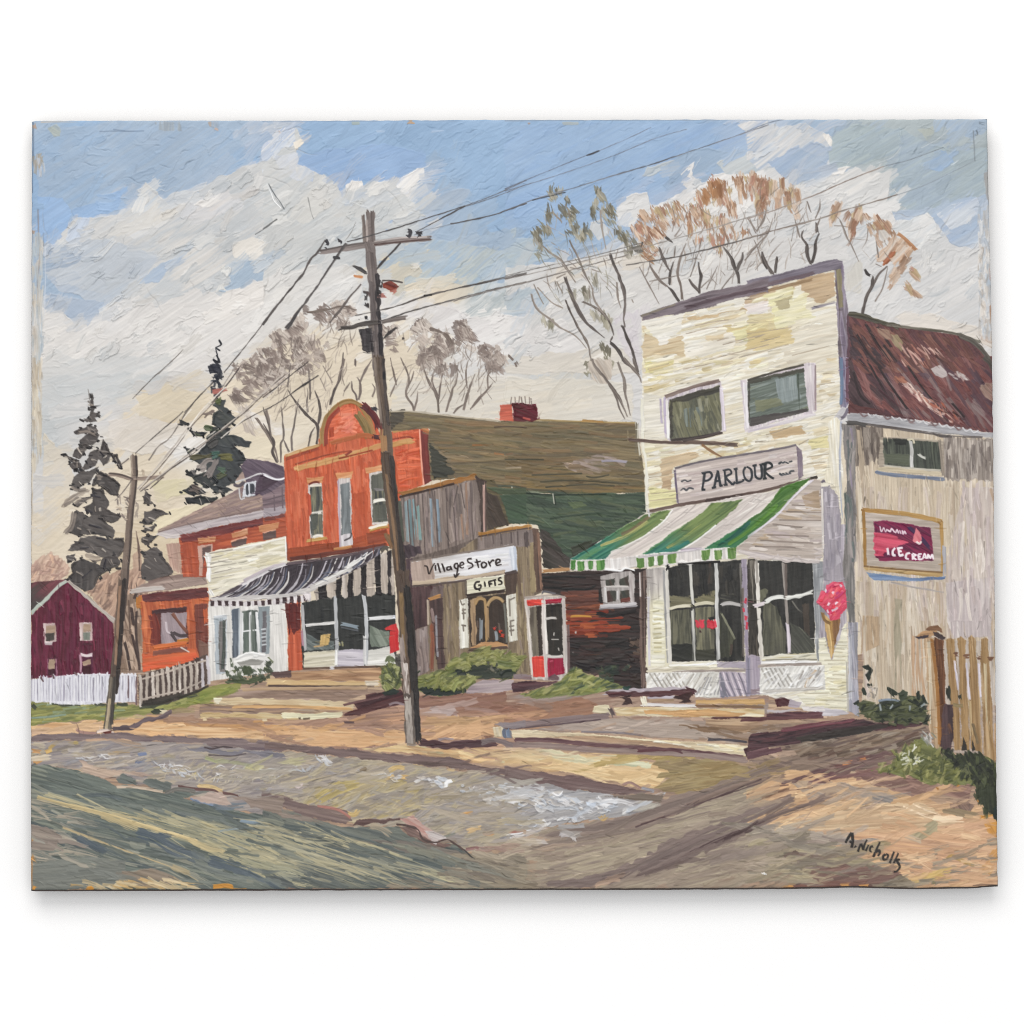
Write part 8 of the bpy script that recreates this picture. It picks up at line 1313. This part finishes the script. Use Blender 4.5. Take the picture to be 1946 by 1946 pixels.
# ---- outline of the panel (slightly out of square, worn rim)
def edge(pts, t, amp, seed):
    a = np.array(pts, float); s = np.linspace(0, 1, len(a)) if a.ndim == 1 else None
    return None
def side(ts, vs, t, seed, amp=.35):
    n = len(t); r = np.random.default_rng(seed).standard_normal(n)
    k = np.ones(9) / 9; r = np.convolve(np.convolve(r, k, 'same'), k, 'same') * 3
    return np.interp(t, ts, vs) + amp * r
NX, NY = 1480, 1180
s_ = np.linspace(0, 1, NX); t_ = np.linspace(0, 1, NY)
topx = np.interp(s_, [0, 1], [60.5, 1876.3]); topy = side([0, .004, .05, .3, .6, 1], [231, 229.4, 229.2, 229.0, 227.4, 226.6], s_, 1)
botx = np.interp(s_, [0, 1], [58.8, 1896.3]); boty = side([0, .3, .6, .74, .80, .853, .91, .975, .99, 1], [1691.8, 1690.2, 1689.2, 1688.2, 1687.2, 1684.6, 1688.0, 1686.2, 1683.4, 1682.6], s_, 2, .25)
lefx = side([0, .3, .7, 1], [60.5, 59.2, 58.4, 58.8], t_, 3); lefy = np.interp(t_, [0, 1], [topy[0], boty[0]])
rigx = side([0, .1, .19, .32, .5, .8, 1], [1876.3, 1878.5, 1882, 1886.2, 1889, 1893, 1896.3], t_, 4); rigy = np.interp(t_, [0, 1], [topy[-1], boty[-1]])
topx[0], topx[-1] = lefx[0], rigx[0]; botx[0], botx[-1] = lefx[-1], rigx[-1]
S2, T2 = s_[None, :], t_[:, None]
def coons(tp, bt, lf, rg):
    return ((1 - T2) * tp[None] + T2 * bt[None] + (1 - S2) * lf[:, None] + S2 * rg[:, None]
            - ((1 - S2) * (1 - T2) * tp[0] + S2 * (1 - T2) * tp[-1] + (1 - S2) * T2 * bt[0] + S2 * T2 * bt[-1]))
PXX = coons(topx, botx, lefx, rigx); PYY = coons(topy, boty, lefy, rigy)

def bil(A, x, y):
    x = np.clip(x - X0, 0, W - 1.001); y = np.clip(y - Y0, 0, H - 1.001)
    i = x.astype(int); j = y.astype(int); fx = x - i; fy = y - j
    if A.ndim == 3: fx = fx[..., None]; fy = fy[..., None]
    return (A[j, i] * (1 - fx) + A[j, i + 1] * fx) * (1 - fy) + (A[j + 1, i] * (1 - fx) + A[j + 1, i + 1] * fx) * fy

# ---- which depicted thing owns each cell: smoothed so that edges are clean
def boxblur(a, r):
    c = np.cumsum(np.pad(a, ((r + 1, r), (0, 0))), 0); a = c[2 * r + 1:] - c[:-2 * r - 1]
    c = np.cumsum(np.pad(a, ((0, 0), (r + 1, r))), 1); return c[:, 2 * r + 1:] - c[:, :-2 * r - 1]
THIN = ('painted_wire', 'painted_crossarm', 'painted_insulator', 'painted_signature', 'painted_frame', 'painted_leg', 'painted_beam', 'painted_bare_tree')
best = np.zeros((H, W), np.float32); OWN = ID.copy()
for k, (nm, _, _) in enumerate(PARTS):
    m = ID == k
    if not m.any(): continue
    ys, xs = np.where(m); a, b, c, d = max(0, ys.min() - 4), ys.max() + 5, max(0, xs.min() - 4), xs.max() + 5
    w = boxblur(m[a:b, c:d].astype(np.float32), 2) * (2.6 if nm in THIN else 1)
    sub = best[a:b, c:d]; win = w > sub
    OWN[a:b, c:d][win] = k; sub[win] = w[win]

# ---- paint film geometry
Zs = boxblur(np.clip(Z, -1.6, 4.5).astype(np.float32), 1) / 9 * .6 + np.clip(Z, -1.6, 4.5) * .4
yy, xx = np.mgrid[0:H, 0:W].astype(np.float32)
Zs = Zs + .10 * (samp(N1, xx, yy) - .5) + .25 * (samp(N4, xx, yy) - .5)
zv = bil(Zs, PXX, PYY)
rim = np.minimum(np.minimum(S2 * 1825, (1 - S2) * 1825), np.minimum(T2 * 1460, (1 - T2) * 1460))
zv = zv * np.clip(rim / 6, .3, 1) - 2.2 * np.clip(1 - rim / 2.2, 0, 1) ** 2
RELIEF = 1.7
cv = (lin(bil(C, PXX, PYY)) - .008) / GAIN
cv = np.clip(cv, .003, .86)
co = np.stack([(PXX - CX) * PX, FRONT - zv * PX * RELIEF, (CY - PYY) * PX], -1).astype(np.float32).reshape(-1, 3)
cv = cv.astype(np.float32).reshape(-1, 3)
qx = .25 * (PXX[:-1, :-1] + PXX[1:, :-1] + PXX[:-1, 1:] + PXX[1:, 1:]); qy = .25 * (PYY[:-1, :-1] + PYY[1:, :-1] + PYY[:-1, 1:] + PYY[1:, 1:])
own = OWN[np.clip(np.round(qy - Y0).astype(int), 0, H - 1), np.clip(np.round(qx - X0).astype(int), 0, W - 1)]
vi = np.arange(NX * NY).reshape(NY, NX)
quads = np.stack([vi[:-1, :-1], vi[1:, :-1], vi[1:, 1:], vi[:-1, 1:]], -1)

# ---- materials
def node_mat(name):
    m = bpy.data.materials.new(name); m.use_nodes = True
    return m, m.node_tree.nodes, m.node_tree.links, m.node_tree.nodes['Principled BSDF']
oil, nd, lk, bs = node_mat('oil_paint')
at = nd.new('ShaderNodeAttribute'); at.attribute_name = 'pigment'
lk.new(at.outputs['Color'], bs.inputs['Base Color'])
tc = nd.new('ShaderNodeTexCoord'); nz = nd.new('ShaderNodeTexNoise'); nz.inputs['Scale'].default_value = 60; nz.inputs['Detail'].default_value = 4
lk.new(tc.outputs['Object'], nz.inputs['Vector'])
mr = nd.new('ShaderNodeMapRange'); mr.inputs['To Min'].default_value = .38; mr.inputs['To Max'].default_value = .62
lk.new(nz.outputs['Fac'], mr.inputs['Value']); lk.new(mr.outputs['Result'], bs.inputs['Roughness'])
n2 = nd.new('ShaderNodeTexNoise'); n2.inputs['Scale'].default_value = 2600; n2.inputs['Detail'].default_value = 2
lk.new(tc.outputs['Object'], n2.inputs['Vector'])
bp = nd.new('ShaderNodeBump'); bp.inputs['Strength'].default_value = .10; bp.inputs['Distance'].default_value = .0002
lk.new(n2.outputs['Fac'], bp.inputs['Height']); lk.new(bp.outputs['Normal'], bs.inputs['Normal'])
bs.inputs['Specular IOR Level'].default_value = .35
board_m, nd, lk, bs = node_mat('hardboard')
nz = nd.new('ShaderNodeTexNoise'); nz.inputs['Scale'].default_value = 300; cr = nd.new('ShaderNodeValToRGB')
cr.color_ramp.elements[0].color = (.020, .016, .016, 1); cr.color_ramp.elements[1].color = (.07, .052, .045, 1)
lk.new(nz.outputs['Fac'], cr.inputs['Fac']); lk.new(cr.outputs['Color'], bs.inputs['Base Color']); bs.inputs['Roughness'].default_value = .8
wood_m, nd, lk, bs = node_mat('batten_wood')
nz = nd.new('ShaderNodeTexNoise'); nz.inputs['Scale'].default_value = 40; cr = nd.new('ShaderNodeValToRGB')
cr.color_ramp.elements[0].color = (.30, .19, .10, 1); cr.color_ramp.elements[1].color = (.45, .31, .18, 1)
lk.new(nz.outputs['Fac'], cr.inputs['Fac']); lk.new(cr.outputs['Color'], bs.inputs['Base Color'])
wall_m, nd, lk, bs = node_mat('white_wall')
nz = nd.new('ShaderNodeTexNoise'); nz.inputs['Scale'].default_value = 120; cr = nd.new('ShaderNodeValToRGB')
cr.color_ramp.elements[0].color = (.93, .93, .93, 1); cr.color_ramp.elements[1].color = (.95, .95, .95, 1)
lk.new(nz.outputs['Fac'], cr.inputs['Fac']); lk.new(cr.outputs['Color'], bs.inputs['Base Color']); bs.inputs['Roughness'].default_value = .9; bs.inputs['Specular IOR Level'].default_value = .1

# ---- the painting: an Empty at its base, the panel and the painted parts under it
root = bpy.data.objects.new('oil_painting', None); col.objects.link(root)
root.location = (0, FRONT, (CY - 1690) * PX); root.empty_display_size = .05
root['label'] = 'unframed oil painting of a village shopping street with thick brushwork, hung on a white wall'
root['category'] = 'painting'
def add(name, me, parent, label=None):
    o = bpy.data.objects.new(name, me); col.objects.link(o); o.parent = parent
    o.matrix_parent_inverse = Matrix.Identity(4)
    o.location = -root.location if parent is root else (0, 0, 0)
    if label: o['label'] = label
    return o
from mathutils import Matrix
objs = {}
fown = own.ravel(); fq = quads.reshape(-1, 4)
order = np.argsort(fown, kind='stable'); so = fown[order]
starts = np.searchsorted(so, np.arange(len(PARTS))); ends = np.searchsorted(so, np.arange(len(PARTS)), 'right')
def film(name, q):
    u, inv = np.unique(q, return_inverse=True); inv = inv.reshape(-1, 4)
    me = bpy.data.meshes.new(name)
    me.vertices.add(len(u)); me.vertices.foreach_set('co', co[u].ravel())
    me.loops.add(inv.size); me.loops.foreach_set('vertex_index', inv.ravel().astype(np.int32))
    me.polygons.add(len(inv)); me.polygons.foreach_set('loop_start', np.arange(0, inv.size, 4, dtype=np.int32)); me.polygons.foreach_set('loop_total', np.full(len(inv), 4, np.int32))
    me.polygons.foreach_set('use_smooth', np.ones(len(inv), bool))
    me.update(calc_edges=True)
    ca = me.attributes.new('pigment', 'FLOAT_COLOR', 'POINT')
    ca.data.foreach_set('color', np.concatenate([cv[u], np.ones((len(u), 1), np.float32)], 1).ravel())
    me.materials.append(oil)
    return me
for k, (nm, par, lab) in enumerate(PARTS):
    q = fq[order[starts[k]:ends[k]]]
    if len(q) < 4: continue
    while par is not None and par not in objs: par = PARTS[par][1]
    if par is not None and PARTS[par][1] is not None: par = PARTS[par][1] if PARTS[PARTS[par][1]][1] is None else par
    objs[k] = add(nm, film(nm, q), objs[par] if par is not None else root, lab)

# ---- panel, battens, wall
def slab(name, ring, y0, y1, mat, parent, bevel=0.0):
    n = len(ring); me = bpy.data.meshes.new(name)
    v = [(x, y0, z) for x, z in ring] + [(x, y1, z) for x, z in ring]
    f = [tuple(range(n)), tuple(range(2 * n - 1, n - 1, -1))] + [(i, i + n, (i + 1) % n + n, (i + 1) % n) for i in range(n)]
    me.from_pydata(v, [], f); me.materials.append(mat)
    import bmesh
    bm = bmesh.new(); bm.from_mesh(me); bmesh.ops.recalc_face_normals(bm, faces=bm.faces); bm.to_mesh(me); bm.free()
    return add(name, me, parent)
st = 8
ring = [(topx[i] + 0, topy[i] + .8) for i in range(0, NX, st)] + [(rigx[i] - .4, rigy[i]) for i in range(0, NY, st)] + [(botx[i], boty[i] + 2.3) for i in range(NX - 1, -1, -st)] + [(lefx[i] + .4, lefy[i] + (1.2 if i > 1100 else 0)) for i in range(NY - 1, -1, -st)]
ring = [((x - CX) * PX, (CY - y) * PX) for x, y in ring]
slab('panel', ring, FRONT + .0006, FRONT + .0040, board_m, root)
def bar(name, x0, z0, x1, z1):
    slab(name, [(x0, z0), (x1, z0), (x1, z1), (x0, z1)], FRONT + .0041, -.0004, wood_m, root)
L_, R_, T_, B_ = (110 - CX) * PX, (1830 - CX) * PX, (CY - 285) * PX, (CY - 1635) * PX
bar('batten', L_, T_ - .02, R_, T_); bar('batten', L_, B_, R_, B_ + .02); bar('batten', L_, B_ + .0202, L_ + .02, T_ - .0202); bar('batten', R_ - .02, B_ + .0202, R_, T_ - .0202)
me = bpy.data.meshes.new('wall'); me.from_pydata([(-3, 0, -3), (3, 0, -3), (3, 0, 3), (-3, 0, 3)], [], [(0, 1, 2, 3)]); me.materials.append(wall_m)
wall = bpy.data.objects.new('wall', me); col.objects.link(wall); wall['kind'] = 'structure'

# ---- light: a broad soft light high in front, a weaker frontal one, and the white room around
world = bpy.data.worlds.new('World'); scene.world = world; world.use_nodes = True
bg = world.node_tree.nodes['Background']; bg.inputs['Color'].default_value = (1, 1, 1, 1); bg.inputs['Strength'].default_value = .60
def area(name, loc, tgt, sx, sy, power, c=(1, 1, 1)):
    l = bpy.data.lights.new(name, 'AREA'); l.shape = 'RECTANGLE'; l.size = sx; l.size_y = sy; l.energy = power; l.color = c
    o = bpy.data.objects.new(name, l); col.objects.link(o); o.location = loc
    o.rotation_euler = (Vector(tgt) - Vector(loc)).to_track_quat('-Z', 'Y').to_euler()
area('key_light', (-.3, -2.0, 1.75), (0, 0, 0), 2.2, 1.5, 38, (1, .985, .96))
area('front_light', (.2, -3.2, .2), (0, 0, 0), 2.4, 2.0, 24)

# ---- camera
D = 2.4
cam = bpy.data.cameras.new('camera'); cam.sensor_width = 36; cam.lens = 36 * D / (1946 * PX); cam.clip_end = 50; cam.clip_start = .05
co_ = bpy.data.objects.new('camera', cam); col.objects.link(co_); co_.location = (0, FRONT - D, 0); co_.rotation_euler = (math.pi / 2, 0, 0)
scene.camera = co_
vs = scene.view_settings; vs.view_transform = 'Standard'; vs.look = 'None'; vs.exposure = 0; vs.gamma = 1
try: vs.use_curve_mapping = False
except Exception: pass
scene.cycles.use_denoising = False
scene.cycles.filter_width = .85
